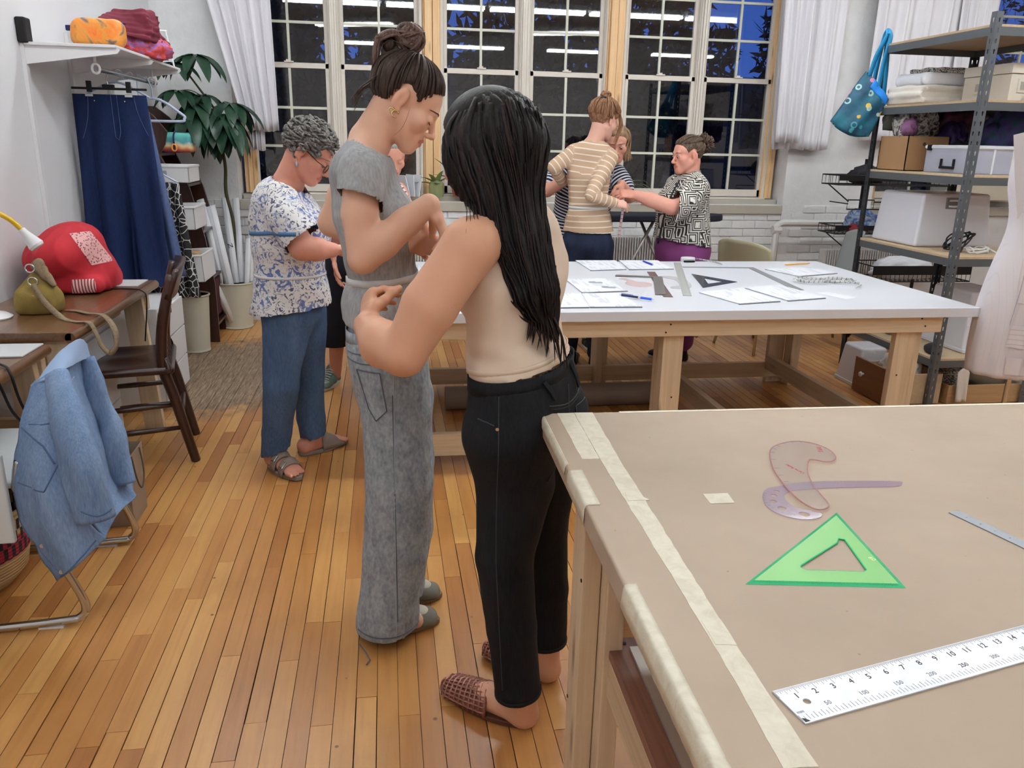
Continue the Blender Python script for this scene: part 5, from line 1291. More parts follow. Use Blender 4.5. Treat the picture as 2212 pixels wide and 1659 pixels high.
W_(bv, PK, M_seam, .0022, 'pocket_seam'); W_(bv, [(-.99, 2.2, .645), (-.94, 2.2, .60), (-.918, 2.2, .55)], M_seam, .003, 'pocket_flap'); W_(bv, [(-1.046, 2.2, .44), (-1.03, 2.2, .36), (-.985, 2.2, .27), (-.94, 2.2, .21)], M_seam, .0022, 'placket'); W_(bv, [(-.95, 2.2, .205), (-.90, 2.2, .262), (-.84, 2.2, .31)], M_seam, .0025, 'hem_seam')
W_(bs1, [(-.87, 2.2, .432), (-.83, 2.2, .418), (-.785, 2.2, .432)], M_seam, .0022, 'cuff_seam'); W_(bvb, [(-.93, 2.3, .75), (-.90, 2.3, .60), (-.86, 2.3, .42)], M_seam, .002); W_(bvb, [(-.95, 2.3, .70), (-.91, 2.3, .72), (-.87, 2.3, .75)], M_seamp, .002, 'yoke_seam')
for p in ((-1.04, 2.2, .41), (-.985, 2.2, .30), (-.945, 2.2, .225)):
    d = Vector(dj).normalized(); h = bv.ray_cast(Vector(p) - d * .5, d)
    if h[0] is not None: m = MB(); m.cyl(h[0] - d * .002, h[0] - d * .006, .007, n=12); m.build('button', M_chrome, t, smooth='auto')
def basketmat():
    N = NT('woven_straw'); v = N.coord('Object'); at = N.n('TexCoord'); sx = N.n('SeparateXYZ'); N.l(v, sx.inputs[0])
    ang = N.math('ARCTAN2', sx.outputs['Y'], sx.outputs['X']); a = N.math('FRACT', N.math('MULTIPLY', ang, 7.)); zz = N.math('MULTIPLY', sx.outputs['Z'], 1.)
    tooth = N.math('LESS_THAN', a, .5); row = N.math('FRACT', N.math('MULTIPLY', sx.outputs['Z'], 12.)); alt = N.math('ABSOLUTE', N.math('SUBTRACT', tooth, N.math('GREATER_THAN', row, .5)))
    band = N.math('MULTIPLY', N.math('GREATER_THAN', zz, .12), N.math('LESS_THAN', zz, .245))
    col = N.mix(N.math('MULTIPLY', band, alt), S(186, 158, 112), S(40, 26, 36)); red = N.math('MULTIPLY', N.math('MULTIPLY', band, N.math('SUBTRACT', 1., alt)), N.math('LESS_THAN', zz, .19)); col = N.mix(red, col, S(168, 36, 62))
    N.set('Base Color', col); N.set('Roughness', .8)
    w = N.n('TexWave', bands_direction='Z'); w.inputs['Scale'].default_value = 28; N.l(v, w.inputs['Vector']); N.bump(w.outputs['Fac'], .6, .004); return N.m
t = thing('woven_basket', 'woven straw basket with red and black bands at the lower left edge', 'basket', (-1.40, 2.56, 0))
m = MB(); m.lathe([(0, .001), (.15, .001), (.19, .05), (.21, .14), (.215, .26), (.205, .262), (.20, .14), (.17, .05), (0, .03)], (-1.40, 2.56, 0), 48); m.build('basket_body', basketmat(), t, smooth=True)
m = MB(); m.tube([(-1.40 + .21 * cos(a), 2.56 + .21 * sin(a), .263) for a in np.linspace(0, 2 * pi, 41)[:-1]], .009, 6, closed=True); m.build('rim', mat('straw_rim', S(176, 146, 100), .8), t, smooth=True)
tag(heap('dark_cloth', (-1.40, 2.56, .20), (.17, .17, .07), mat('wine_cloth', S(52, 20, 26), .9), seed=6), 'dark wine coloured cloth inside the woven basket', 'cloth')
t = thing('paper_bag', 'open brown paper bag on the floor behind the denim jacket', 'bag', (-1.05, 3.05, 0))
m = MB(); x0, x1, y0, y1 = -1.16, -.975, 2.93, 3.10
M_bag = mat('bag_paper', S(156, 136, 118), .7, var=.06)
for vs in ([(x0, y0, 0), (x1, y0, 0), (x1 + .005, y0 - .004, .27), (x0, y0, .27)], [(x1, y0, 0), (x1, y1, 0), (x1 + .008, y1, .28), (x1 + .005, y0 - .004, .27)], [(x1, y1, 0), (x0, y1, 0), (x0, y1, .28), (x1 + .008, y1, .28)], [(x0, y1, 0), (x0, y0, 0), (x0, y0, .27), (x0, y1, .28)], [(x0, y0, 0), (x0, y1, 0), (x1, y1, 0), (x1, y0, 0)]): m.add(vs, [(0, 1, 2, 3)])
m.build('bag_body', M_bag, t, solid=.0015); m = MB(); m.tube(catmull([(x1 + .01, 2.96, .27), (x1 + .022, 2.96, .17), (x1 + .024, 3.0, .13), (x1 + .02, 3.05, .18), (x1 + .01, 3.06, .27)], 5), .003, 6); m.build('handle', mat('bag_cord', S(90, 74, 62), .8), t, smooth=True)
# ================================================================ RIGHT SIDE
M_rack = mat('grey_steel_rack', S(96, 100, 104), .45, .35); M_rackd = mat('dark_steel_rack', S(52, 54, 58), .45, .35)
M_mdf = mat('chipboard', S(176, 150, 120), .6, var=.1, vs=60, bump=.05, bs=200); M_mdfl = mat('chipboard_pale', S(196, 172, 140), .6, var=.12, vs=40)
t = thing('shelving_unit', 'grey slotted steel shelving unit with chipboard shelves at the right', 'shelving', (3.4, 4.45, 0))
X0r, X1r, Y0r, Y1r = 3.10, 3.74, 4.0, 4.95
keyh = lambda c: [(c[0] + .0055 * cos(a), c[1] + .006 + .006 * sin(a)) for a in np.linspace(-.6, pi + .6, 7)] + [(c[0] - .0028, c[1] - .011), (c[0] + .0028, c[1] - .011)]
def post(x, y, sx, sy, mt):
    """slotted angle: two perforated flanges"""
    m = MB(); zs = [.06 + .0505 * i for i in range(41)]
    for M in (frame((x, y, 0), (sx, 0, 0), (0, -sy, 0)), frame((x, y, 0), (0, sy, 0), (sx, 0, 0))):
        M3 = M.copy(); ex = Vector((M[0][0], M[1][0], 0)); 
        B = Matrix(((ex.x, 0, -ex.y, x), (ex.y, 0, ex.x, y), (0, 1, 0, 0), (0, 0, 0, 1)))
        m.prism([(0, 0), (.038, 0), (.038, 2.12), (0, 2.12)], -.0012, .0012, B, holes=[keyh((.019, z))[::-1] for z in zs])
    m.build('post', mt, t)
post(X0r, Y0r, 1, 1, M_rack); post(X0r, Y1r, 1, -1, M_rackd); post(X1r, Y0r, -1, 1, M_rack); post(X1r, Y1r, -1, -1, M_rackd)
for z in (2.045, 1.68, 1.295, .855, .27):
    m = MB(); m.bb(X0r + .003, X1r - .003, Y0r + .003, Y1r - .003, z, z + .016); m.build('shelf_board', M_mdf if z > 1.4 else M_mdfl, t)
    for a in ((X0r + .0015, X0r + .004, Y0r, Y1r), (X1r - .004, X1r - .0015, Y0r, Y1r), (X0r, X1r, Y0r + .0015, Y0r + .004), (X0r, X1r, Y1r - .004, Y1r - .0015)):
        m = MB(); m.bb(a[0], a[1], a[2], a[3], z - .038, z + .004); m.build('beam', M_rack, t)
# --- tote bag hung on the corner post
def totemat():
    N = NT('teal_pattern_cloth'); v = N.coord('Object'); n = N.noise(v, 10, 3); base = N.ramp(n, [(.35, S(20, 62, 92)), (.65, S(28, 108, 128))])
    q = N.n('TexVoronoi'); q.inputs['Scale'].default_value = 17; N.l(v, q.inputs['Vector']); m1 = N.ramp(N.math('ABSOLUTE', N.math('SUBTRACT', q.outputs['Distance'], .3)), [(.05, 1.), (.09, 0.)])
    sp = N.n('SeparateColor'); N.l(q.outputs['Color'], sp.inputs[0]); col = N.ramp(sp.outputs[0], [(.0, S(214, 170, 60)), (.3, S(160, 196, 190)), (.55, S(190, 110, 140)), (.75, S(60, 150, 160))], 'CONSTANT')
    N.set('Base Color', N.mix(N.math('MULTIPLY', m1, N.math('GREATER_THAN', sp.outputs[1], .35)), base, col)); N.set('Roughness', .6); return N.m
t = thing('tote_bag', 'teal patterned tote bag hanging by blue straps from the shelving corner', 'bag', (3.04, 4.93, 1.75))
P0 = Vector((2.985, 4.93, 1.885)); P1 = Vector((3.10, 4.90, 1.84))
def tote(u, v, s):
    a = Vector((2.99, 4.93, 1.90)).lerp(Vector((2.80, 4.95, 1.60)), v); b = Vector((3.125, 4.87, 1.735)).lerp(Vector((3.045, 4.90, 1.51)), v)
    p = a.lerp(b, u); p.z -= .035 * sin(pi * u) * v * v; return p + Vector((.25, .8, 0)).normalized() * s * (.014 + .04 * sin(pi * u) * (.4 + .6 * v) * (1 - .6 * max(0, v - .85) / .15)) + Vector((0, .006 * sin(u * 14 + v * 5), 0))
m = MB(); m.grid(lambda u, v: tote(u, v, -1), 22, 22); m.grid(lambda u, v: tote(1 - u, v, 1), 22, 22); m.build('bag_body', totemat(), t, smooth=True, solid=.002)
M_blu = mat('bright_blue_strap', S(18, 128, 178), .6); M_blu2 = mat('blue_lining', S(28, 132, 224), .6)
for s, (ua, ub) in ((-1, (.15, .55)), (1, (.4, .85))):
    pa, pb = tote(ua, .02, s), tote(ub, .02, s)
    ribbon('strap', [pa, pa.lerp(Vector((3.09, 4.93, 2.11)), .5) + Vector((-.01, 0, 0)), (3.085, 4.93 + s * .012, 2.10), (3.098, 4.935, 2.135), (3.112, 4.93 + s * .012, 2.10), pb.lerp(Vector((3.11, 4.93, 2.11)), .5), pb], .035, M_blu, t, ups=[(.3, -1, 0)] * 7, th=.003)
m = MB(); m.grid(lambda u, v: tote(.3 + .7 * u, .0, -1).lerp(tote(.3 + .7 * u, .16, -1), v) + Vector((0, -.004, 0)) , 12, 5); m.build('lining_edge', M_blu2, t, smooth=True, solid=.002)
# --- shelf contents
M_towel = mat('cream_towel', S(214, 206, 196), .95, var=.05, bump=.6, bs=160, bd=.003); M_towelw = mat('white_towel', S(222, 222, 228), .95, bump=.6, bs=160, bd=.003)
def folded(name, label, c, d, mt, seed, layers=3, cat='towel'):
    s = SDF(); h = d[2] / layers
    for i in range(layers): s.box((c[0] + .006 * (-1) ** i, c[1], c[2] + h * (i + .5)), (d[0] / 2, d[1] / 2 - .01 * (i % 2), h * .56), rnd=h * .5, k=.006)
    V, F = s.mesh(.009); V = V + vnormals(V, F) * (.006 * vnoise(V, 14, seed))[:, None]; V[:, 2] = np.maximum(V[:, 2], c[2] + .001); return tag(npmesh(name, V, F, mt, origin=c), label, cat)
folded('folded_blanket', 'thick cream folded blanket on the second shelf of the steel unit', (3.28, 4.72, 1.698), (.32, .36, .105), M_towel, 3)
folded('folded_towel', 'white rolled towel lying on the cream folded blanket', (3.30, 4.74, 1.806), (.28, .32, .07), M_towelw, 5, 1)
def zebra():
    N = NT('grey_pattern_cloth'); n = N.noise(N.coord('Object', (6, 6, 6)), 6, 2, .5, 4.); N.set('Base Color', N.ramp(n, [(.46, S(80, 76, 74)), (.52, S(206, 200, 194))])); N.set('Roughness', .9); return N.m
folded('folded_cloth', 'black and white patterned cloth on top of the white towel', (3.36, 4.76, 1.878), (.22, .26, .035), zebra(), 7, 2, 'cloth')
M_cbox = mat('cream_box_board', S(204, 196, 184), .6)
t = thing('storage_box', 'cream lidded storage box with a grey label window on the second shelf', 'box', (3.55, 4.35, 1.697))
m = MB(); m.bb(3.355, 3.70, 4.13, 4.50, 1.697, 1.84); m.build('box_body', M_cbox, t, bevel=.003); m = MB(); m.bb(3.349, 3.706, 4.124, 4.506, 1.842, 1.895); m.build('lid', M_cbox, t, bevel=.003)
m = MB(); m.bb(3.40, 3.47, 4.126, 4.13, 1.745, 1.815); l = m.build('label_frame', M_cbox, t); m = MB(); m.bb(3.415, 3.455, 4.124, 4.1265, 1.76, 1.80); m.build('label_window', mat('label_grey', S(150, 146, 138), .6), l)
m = MB(); m.bb(3.345, 3.349, 4.33, 4.40, 1.745, 1.815); l = m.build('label_frame', M_cbox, t); m = MB(); m.bb(3.343, 3.3455, 4.345, 4.385, 1.76, 1.80); m.build('label_window', mat('label_grey', S(150, 146, 138), .6), l)
tag(heap('canvas_bag', (3.55, 4.07, 1.697), (.12, .06, .06), mat('beige_canvas', S(196, 176, 152), .9), seed=14), 'beige canvas cloth in front of the cream lidded box', 'cloth')
M_card = mat('cardboard', S(160, 122, 86), .7, var=.06, vs=4)
t = thing('cardboard_box', 'open cardboard box of scraps on the middle shelf of the steel unit', 'box', (3.24, 4.72, 1.312))
bx0, bx1, by0, by1, bz, bt = 3.125, 3.40, 4.60, 4.88, 1.312, 1.515
for a in ((bx0, bx0 + .005, by0, by1), (bx1 - .005, bx1, by0, by1), (bx0, bx1, by0, by0 + .005), (bx0, bx1, by1 - .005, by1)):
    m = MB(); m.bb(a[0], a[1], a[2], a[3], bz, bt); m.build('box_side', M_card, t)
m = MB(); m.bb(bx0, bx1, by0, by1, bz, bz + .005); m.build('box_base', M_card, t)
m = MB(); m.cyl((3.235, by0 - .001, 1.47), (3.235, by0 - .002, 1.47), .011, n=14); m.build('round_mark', mat('brown_ink', S(84, 52, 40), .7), t)
M_scrap = [tiedye('scraps_dark', [S(26, 24, 30), S(50, 46, 54), S(110, 92, 110), S(36, 30, 40)], 16, .8), mat('scrap_mauve', S(128, 84, 120), .8), tiedye('scraps_mix', [S(20, 20, 22), S(190, 184, 176), S(40, 40, 44), S(120, 70, 80)], 22, .8), mat('scrap_purple', S(52, 34, 88), .6), mat('scrap_black', S(26, 26, 34), .8), tiedye('scraps_wine', [S(34, 20, 32), S(92, 26, 54), S(60, 30, 60), S(30, 26, 34)], 12, .6), mat('scrap_teal', S(20, 62, 80), .7), mat('scrap_olive', S(54, 52, 44), .8)]
tag(heap('fabric_scraps', (3.26, 4.74, 1.47), (.13, .13, .16), M_scrap[2], seed=21, amp=.35), 'mixed fabric scraps heaped in the cardboard box', 'fabric')
tag(heap('fabric_scrap', (3.16, 4.66, 1.52), (.05, .06, .07), M_scrap[1], seed=22, amp=.35), 'mauve fabric scrap over the cardboard box corner', 'fabric')
tag(heap('dark_fabric', (3.30, 4.86, 1.55), (.20, .10, .13), M_scrap[7], seed=23, amp=.3), 'dark olive fabric on top of the scraps in the cardboard box', 'fabric')
tag(heap('folded_fabric', (3.46, 4.62, 1.312), (.085, .20, .13), M_scrap[4], seed=24, amp=.2), 'black folded fabric between the cardboard box and the clear tub', 'fabric')
tag(heap('folded_fabric', (3.46, 4.70, 1.42), (.08, .17, .13), M_scrap[3], seed=25, amp=.25), 'purple folded fabric above the black folded fabric', 'fabric')
tag(heap('fabric_scraps', (3.55, 4.76, 1.47), (.20, .14, .16), M_scrap[5], seed=26, amp=.35), 'wine red and grey fabrics piled behind the clear tub', 'fabric')
# clear plastic tub
t = thing('storage_tub', 'clear plastic tub with black latches on the middle shelf', 'tub', (3.5, 4.3, 1.312))
M_tub = plastic('frosted_tub', S(226, 228, 240), .45); x0, x1, y0, y1, z0, z1 = 3.20, 3.70, 4.12, 4.52, 1.312, 1.455
for a in ((x0, x0 + .004, y0, y1), (x1 - .004, x1, y0, y1), (x0, x1, y0, y0 + .004), (x0, x1, y1 - .004, y1)):
    m = MB(); m.bb(a[0], a[1], a[2], a[3], z0, z1); m.build('tub_side', M_tub, t)
m = MB(); m.bb(x0, x1, y0, y1, z0, z0 + .004); m.build('tub_base', M_tub, t)
m = MB(); m.tube([(x0, y0, z1), (x1, y0, z1), (x1, y1, z1), (x0, y1, z1)], .011, 6, closed=True); m.build('rim', mat('tub_rim', S(220, 222, 230), .4), t)
for x in (3.33, 3.45, 3.57): m = MB(); m.bb(x - .006, x + .006, y0 - .004, y0, z0, z1); m.build('rib', mat('tub_rim', S(220, 222, 230), .4), t)
m = MB(); yc = 4.31; m.bb(x0 - .014, x0 - .002, yc - .06, yc + .06, 1.335, 1.35); m.bb(x0 - .012, x0 - .002, yc - .06, yc - .048, 1.35, 1.39); m.bb(x0 - .012, x0 - .002, yc + .048, yc + .06, 1.35, 1.39); m.build('latch', M_black, t, bevel=.002)
m = MB(); m.bb(x0 - .013, x0 + .02, 4.47, 4.50, 1.435, 1.467); m.build('latch_clip', M_black, t, bevel=.002)
tag(heap('white_fabric', (3.45, 4.32, 1.318), (.22, .17, .10), mat('pale_cloth', S(214, 214, 226), .9, var=.1), seed=31), 'white fabric seen through the clear plastic tub', 'fabric')
tag(heap('fabric_scraps', (3.56, 4.36, 1.43), (.15, .14, .16), tiedye('scraps_blue', [S(24, 22, 52), S(54, 40, 100), S(20, 60, 76), S(40, 24, 50)], 9, .7), seed=32, amp=.3), 'navy and purple fabrics heaped on the clear plastic tub', 'fabric')
# sewing machine covers
def cover(name, label, c, d, taper, mt, window=None, lip=True, group=None, rot=0.):
    t = thing(name, label, 'sewing machine', c, group); R_ = Matrix.Translation(c) @ rotm('Z', rot); m = MB(); m.box((0, 0, d[2] / 2), d, R_, taper); b = m.build('hard_cover', mt, t, bevel=.018, seg=3)
    if lip: m = MB(); m.box((0, 0, .012), (d[0] * 1.02, d[1] * 1.02, .024), R_); m.build('base_plate', mt, t, bevel=.005)
    return t, R_
M_cov = mat('machine_white', S(222, 222, 230), .3)
t, R_ = cover('sewing_machine', 'big white sewing machine cover with a recessed handle on the fourth shelf', (3.41, 4.66, .872), (.50, .46, .315), .90, M_cov, lip=False)
m = MB(); m.bb(3.335, 3.435, 4.436, 4.452, 1.10, 1.165); r_ = m.build('handle_recess', mat('recess_grey', S(128, 122, 120), .5), t)
m = MB(); m.tube(catmull([(3.345, 4.432, 1.115), (3.40, 4.430, 1.115), (3.425, 4.43, 1.13), (3.40, 4.43, 1.148), (3.345, 4.432, 1.148)], 4), .006, 6); m.build('handle', M_cov, r_, smooth=True)
m = MB(); m.tube([(3.178, 4.50, .885), (3.178, 4.64, .885)], .008, 6); m.build('grey_foot', mat('recess_grey', S(128, 122, 120), .5), t)
cv = []
for k in range(60): a = k * .42; cv.append((3.27 + .052 * cos(a) + .01 * sin(k * .9), 4.20 + .05 * sin(a * .9), .885 + .055 * (1 + sin(a * 1.07 + .5)) * .9))
cord('coiled black power cord standing on the fourth shelf', cv + [(3.24, 4.13, .88)], .0042, name='power_cord')
cv = []
for k in range(40): a = k * .5; cv.append((3.37 + .07 * cos(a) + .01 * sin(k), 4.16 + .045 * sin(a), .878 + .004 * (k % 8)))
cord('coiled white power cord beside the black one on the fourth shelf', cv + [(3.44, 4.06, .876)], .0042, M_plastic)
t, R_ = cover('sewing_machine', 'white sewing machine under its cover on the lowest shelf', (3.50, 4.30, .288), (.30, .40, .36), .86, M_cov)
m = MB(); m.tube(catmull([(3.36, 4.115, .45), (3.42, 4.112, .45), (3.47, 4.115, .47), (3.52, 4.118, .53)], 5), .003, 6); m.build('moulded_line', M_cov, t)
tag(heap('folded_fabric', (3.30, 4.66, .288), (.14, .15, .10), tiedye('scraps_white', [S(120, 116, 118), S(200, 198, 200), S(170, 166, 164)], 8, .8), seed=41), 'white folded linens left of the covered machine on the lowest shelf', 'fabric')
tag(heap('black_case', (3.17, 4.12, .288), (.035, .07, .04), mat('case_black', S(40, 40, 44), .6), seed=45, amp=.08), 'small black case at the front of the lowest shelf', 'case')
t, R_ = cover('sewing_machine', 'small white sewing machine cover on the floor under the shelving', (2.99, 4.50, 0), (.22, .26, .25), .78, M_cov)
t = thing('wooden_box', 'loose brown wooden drawer with a white porcelain knob on the floor', 'box', (3.0, 4.2, 0))
M_dwr = wood('drawer_brown', S(120, 76, 44), S(140, 94, 58), 'Y', .4); x0, x1, y0, y1 = 2.84, 3.20, 4.02, 4.36
m = MB(); m.bb(x0, x0 + .016, y0, y1, .005, .215); m.build('front_panel', M_dwr, t, bevel=.002)
for a in ((x0 + .016, x1, y0 + .015, y0 + .027), (x0 + .016, x1, y1 - .027, y1 - .015), (x1 - .012, x1, y0 + .027, y1 - .027)): m = MB(); m.bb(a[0], a[1], a[2], a[3], .005, .185); m.build('side_panel', M_mdfl, t)
m = MB(); m.bb(x0 + .016, x1, y0 + .02, y1 - .02, .005, .012); m.build('base_panel', M_mdfl, t)
m = MB(); m.lathe([(0, 0), (.006, 0), (.008, .012), (.016, .018), (.015, .026), (.006, .031), (0, .031)], (0, 0, 0), 8, frame((x0 - .0005, 4.255, .13), (0, 1, 0), (-1, 0, 0)) ); m.build('knob', M_plastic, t, smooth='auto')
tag(heap('cloth_bag', (3.04, 4.20, .10), (.13, .10, .12), M_towel, seed=47), 'cream cloth bag in the loose brown drawer', 'bag')
t = thing('wooden_crate', 'long pale wooden crate on the floor under the shelving at the far right', 'crate', (3.6, 4.3, 0))
M_crate = wood('crate_pine', S(160, 124, 84), S(184, 150, 108), 'X', .6)
for a in ((3.24, 4.1, 4.02, 4.036), (3.24, 4.1, 4.50, 4.516), (3.24, 3.256, 4.036, 4.50), (4.084, 4.1, 4.036, 4.50)): m = MB(); m.bb(a[0], a[1], a[2], a[3], .003, .115); m.build('crate_side', M_crate, t, bevel=.002)
m = MB(); m.bb(3.25, 4.09, 4.03, 4.51, .003, .012); m.build('crate_base', M_crate, t)
tag(heap('tan_canvas', (3.55, 4.27, .06), (.24, .2, .19), mat('tan_canvas', S(150, 134, 112), .9, var=.1), seed=51, amp=.35), 'tan canvas bundle in the long pale crate', 'fabric')
tag(heap('white_cloth', (3.36, 4.20, .06), (.10, .12, .11), zebra(), seed=52), 'patterned white cloth at the left end of the pale crate', 'fabric')
tag(heap('cream_bundle', (3.86, 4.2, .05), (.16, .14, .12), M_towel, seed=53), 'cream bundle at the right end of the pale crate', 'fabric')
t = thing('cloth_sack', 'limp cream cloth hanging over the front of the pale crate', 'cloth', (3.30, 4.0, .1)); m = MB()
m.grid(lambda u, v: Vector((3.265 + .075 * u + .012 * v * sin(4 * u), 3.998 - .010 * sin(u * 9) * v - .018 * v, .20 - .17 * v + .03 * sin(pi * u) * (1 - v))), 14, 12); m.build('cloth', M_towel, t, smooth=True, solid=.004)
# --- dress form in paper pattern at the right edge
def tissue():
    N = NT('pattern_tissue'); v = N.coord('Object'); n = N.noise(v, 5, 3)
    w = N.n('TexWave', bands_direction='X'); w.inputs['Scale'].default_value = 20; N.l(v, w.inputs['Vector']); k = N.math('MULTIPLY', N.ramp(w.outputs['Fac'], [(.96, 0.), (.99, 1.)]), N.ramp(n, [(.48, 0.), (.55, 1.)]))
    N.set('Base Color', N.mix(N.math('MULTIPLY', k, .10), S(216, 210, 214), S(120, 116, 124))); N.set('Roughness', .7); N.bump(n, .3, .01); return N.m
M_tis = tissue()
t = thing('dress_form', 'dress form wearing a white paper pattern dress at the right edge', 'dress form', (2.93, 3.22, 0))
prof = [(.205, .44), (.215, .56), (.212, .74), (.185, .92), (.148, 1.08), (.150, 1.18), (.178, 1.30), (.165, 1.42), (.08, 1.50), (.05, 1.56)]
m = MB(); m.lathe(catmull([(r, z, 0) for r, z in prof], 4) and [(v.x, v.y) for v in catmull([(r, z, 0) for r, z in prof], 4)], (2.905, 3.22, 0), 44, sx=1.0, sy=.75)
o = m.build('paper_dress', M_tis, t, smooth=True)
V = np.array([v.co for v in o.data.vertices]); a = np.arctan2(V[:, 1], V[:, 0] + .025); rr = .008 * np.sin(a * 14) * np.clip((1.1 - V[:, 2]) / .6, 0, 1)
for i, v in enumerate(o.data.vertices): v.co.x += rr[i] * cos(a[i]); v.co.y += rr[i] * sin(a[i])
bv = BVHTree.FromPolygons([tuple(v.co + Vector((2.93, 3.22, 0))) for v in o.data.vertices], [tuple(p.vertices) for p in o.data.polygons])
dv = (.65, .75, -.08)
for j, q in enumerate(([(2.70, 3.05, .98), (2.86, 3.0, .98), (2.87, 3.0, .78), (2.71, 3.05, .80)], [(2.71, 3.05, .70), (2.90, 3.0, .70), (2.90, 3.0, .58), (2.70, 3.05, .60)], [(2.72, 3.05, .55), (2.80, 3.0, .55), (2.80, 3.0, .47), (2.72, 3.05, .47)], [(2.74, 3.05, 1.20), (2.80, 3.0, 1.20), (2.80, 3.0, 1.05), (2.72, 3.05, 1.05)])):
    patch(bv, q, stripemat('tissue_lines', S(196, 190, 198), S(220, 214, 218), 14, 'Z', .12) if j == 1 else mat('tissue_plain', S(222, 215, 219), .7), 'paper_piece', t, dv, .004 + .001 * j)
for q in ([(2.71, 3.05, 1.1), (2.72, 3.05, .9), (2.70, 3.05, .7)], [(2.83, 3.0, 1.25), (2.80, 3.0, 1.0), (2.76, 3.0, .72)]): seam(bv, q, t, mat('grey_print', S(150, 154, 164), .8), .001, dv, .006, 'printed_line')
textobj('FOLD', .022, frame((2.752, 3.087, 1.15), (.04, -.02, -1), (-.6, -.8, 0)), mat('grey_print', S(150, 154, 164), .8), t)
m = MB(); m.prism([(2.52, 1.50), (2.70, 1.535), (2.76, 1.30), (2.64, 1.16), (2.585, 1.30)], -.0008, .0008, Matrix(((1, 0, 0, 0), (.25, 0, 1, 2.40), (0, 1, 0, 0), (0, 0, 0, 1)))); m.build('paper_collar', mat('paper_white', S(226, 226, 234), .7), t)
m = MB(); m.cyl((2.905, 3.22, .02), (2.905, 3.22, .50), .012, n=12); m.build('pole', M_chrome, t, smooth='auto')
for k in range(4): a = k * pi / 2 + .5; m = MB(); m.tube([(2.905, 3.22, .16), (2.905 + .16 * cos(a), 3.22 + .16 * sin(a), .05), (2.905 + .2 * cos(a), 3.22 + .2 * sin(a), .012)], .010, 8); m.build('leg', M_chrome, t, smooth=True)
# --- behind the shelving: wire cart, air conditioner, radiators, chairs, ironing board
t = thing('wire_rack', 'black wire rack with baskets behind the steel shelving', 'rack', (3.95, 6.0, 0))
for x in (3.78, 4.35):
    m = MB(); m.cyl((x, 6.05, .03), (x, 6.05, 1.36), .014, n=8); m.build('upright', M_black, t)
def wirebasket(x0, x1, y0, y1, z, h, n=14):
    m = MB()
    for zz in (z, z + h): m.tube([(x0, y0, zz), (x1, y0, zz), (x1, y1, zz), (x0, y1, zz)], .005, 5, closed=True)
    for i in range(n + 1): x = x0 + (x1 - x0) * i / n; m.tube([(x, y0, z + h), (x, y0, z), (x, y1, z), (x, y1, z + h)], .0025, 4)
    for i in range(6): y = y0 + (y1 - y0) * i / 5; m.tube([(x0, y, z + h), (x0, y, z), (x1, y, z)], .0025, 4)
    m.bb(x0 - .003, x1, y0 - .004, y0 - .001, z + h * .45, z + h); m.build('wire_basket', M_black, t)
    m = MB(); m.beam((x0 + .05, y1, z), (x0 + .25, y1, z - .14), .008, .008); m.build('brace', M_black, t)
wirebasket(3.42, 4.4, 5.80, 6.05, 1.17, .07); wirebasket(3.44, 4.4, 5.80, 6.05, .80, .06); wirebasket(3.75, 4.6, 5.70, 6.05, .44, .12, 22)
m = MB(); m.tube([(3.50, 5.78, 1.06), (3.72, 5.78, 1.06), (3.72, 5.78, .99), (3.50, 5.78, .99)], .005, 6, closed=True); m.tube([(3.72, 5.78, 1.045), (4.05, 5.78, 1.045), (4.05, 5.78, .99), (3.72, 5.78, .99)], .005, 6, closed=True); m.beam((3.51, 5.79, 1.03), (3.51, 6.05, 1.03), .008, .008); m.beam((4.04, 5.79, 1.03), (4.04, 6.05, 1.03), .008, .008); m.build('wire_holder', M_black, t)
tag(heap('dark_cloth', (3.72, 5.92, 1.18), (.16, .11, .09), M_scrap[4], seed=61), 'black cloth in the upper wire basket', 'cloth'); tag(heap('jumper', (3.72, 5.9, .81), (.15, .10, .12), tiedye('blue_knit', [S(30, 44, 84), S(60, 92, 150), S(150, 160, 170), S(40, 60, 110)], 14, .9), seed=62), 'blue patterned jumper in the middle wire basket', 'clothes')
tag(heap('red_cloth', (3.60, 5.82, .80), (.06, .05, .05), mat('dull_red', S(120, 36, 42), .9), seed=63), 'small red cloth at the edge of the middle wire basket', 'cloth')
tag(heap('pale_linens', (4.1, 5.85, .45), (.3, .12, .12), M_towelw, seed=64), 'white linens in the lowest wire basket', 'fabric')
m = MB(); m.tube(catmull([(3.58, 5.66, .02), (3.62, 5.5, .24), (3.66, 5.42, .30), (3.95, 5.40, .31), (4.1, 5.42, .28)], 5), .02, 8); m.bb(3.72, 4.2, 5.44, 5.62, .0, .30); o = m.build('folded_trolley', M_black, origin=(3.8, 5.5, .1)); tag(o, 'folded black trolley on the floor behind the shelving', 'trolley')
t = thing('air_conditioner', 'beige window air conditioner behind the shelving', 'air conditioner', (5.2, 6.62, 1.05))
m = MB(); m.bb(4.90, 5.55, 6.50, 6.74, 1.02, 1.38); m.build('case', mat('ac_beige', S(200, 192, 174), .5), t, bevel=.008); m = MB(); m.bb(4.87, 4.93, 6.52, 6.74, 1.02, 1.38); m.build('side_panel', mat('ac_grey', S(150, 148, 142), .5), t)
for k in range(5): m = MB(); m.bb(5.0, 5.52, 6.494, 6.499, 1.32 - .03 * k, 1.332 - .03 * k); m.build('vent_slot', mat('vent_dark', S(70, 64, 56), .6), t)
M_rad = mat('radiator_white', S(206, 204, 202), .5)
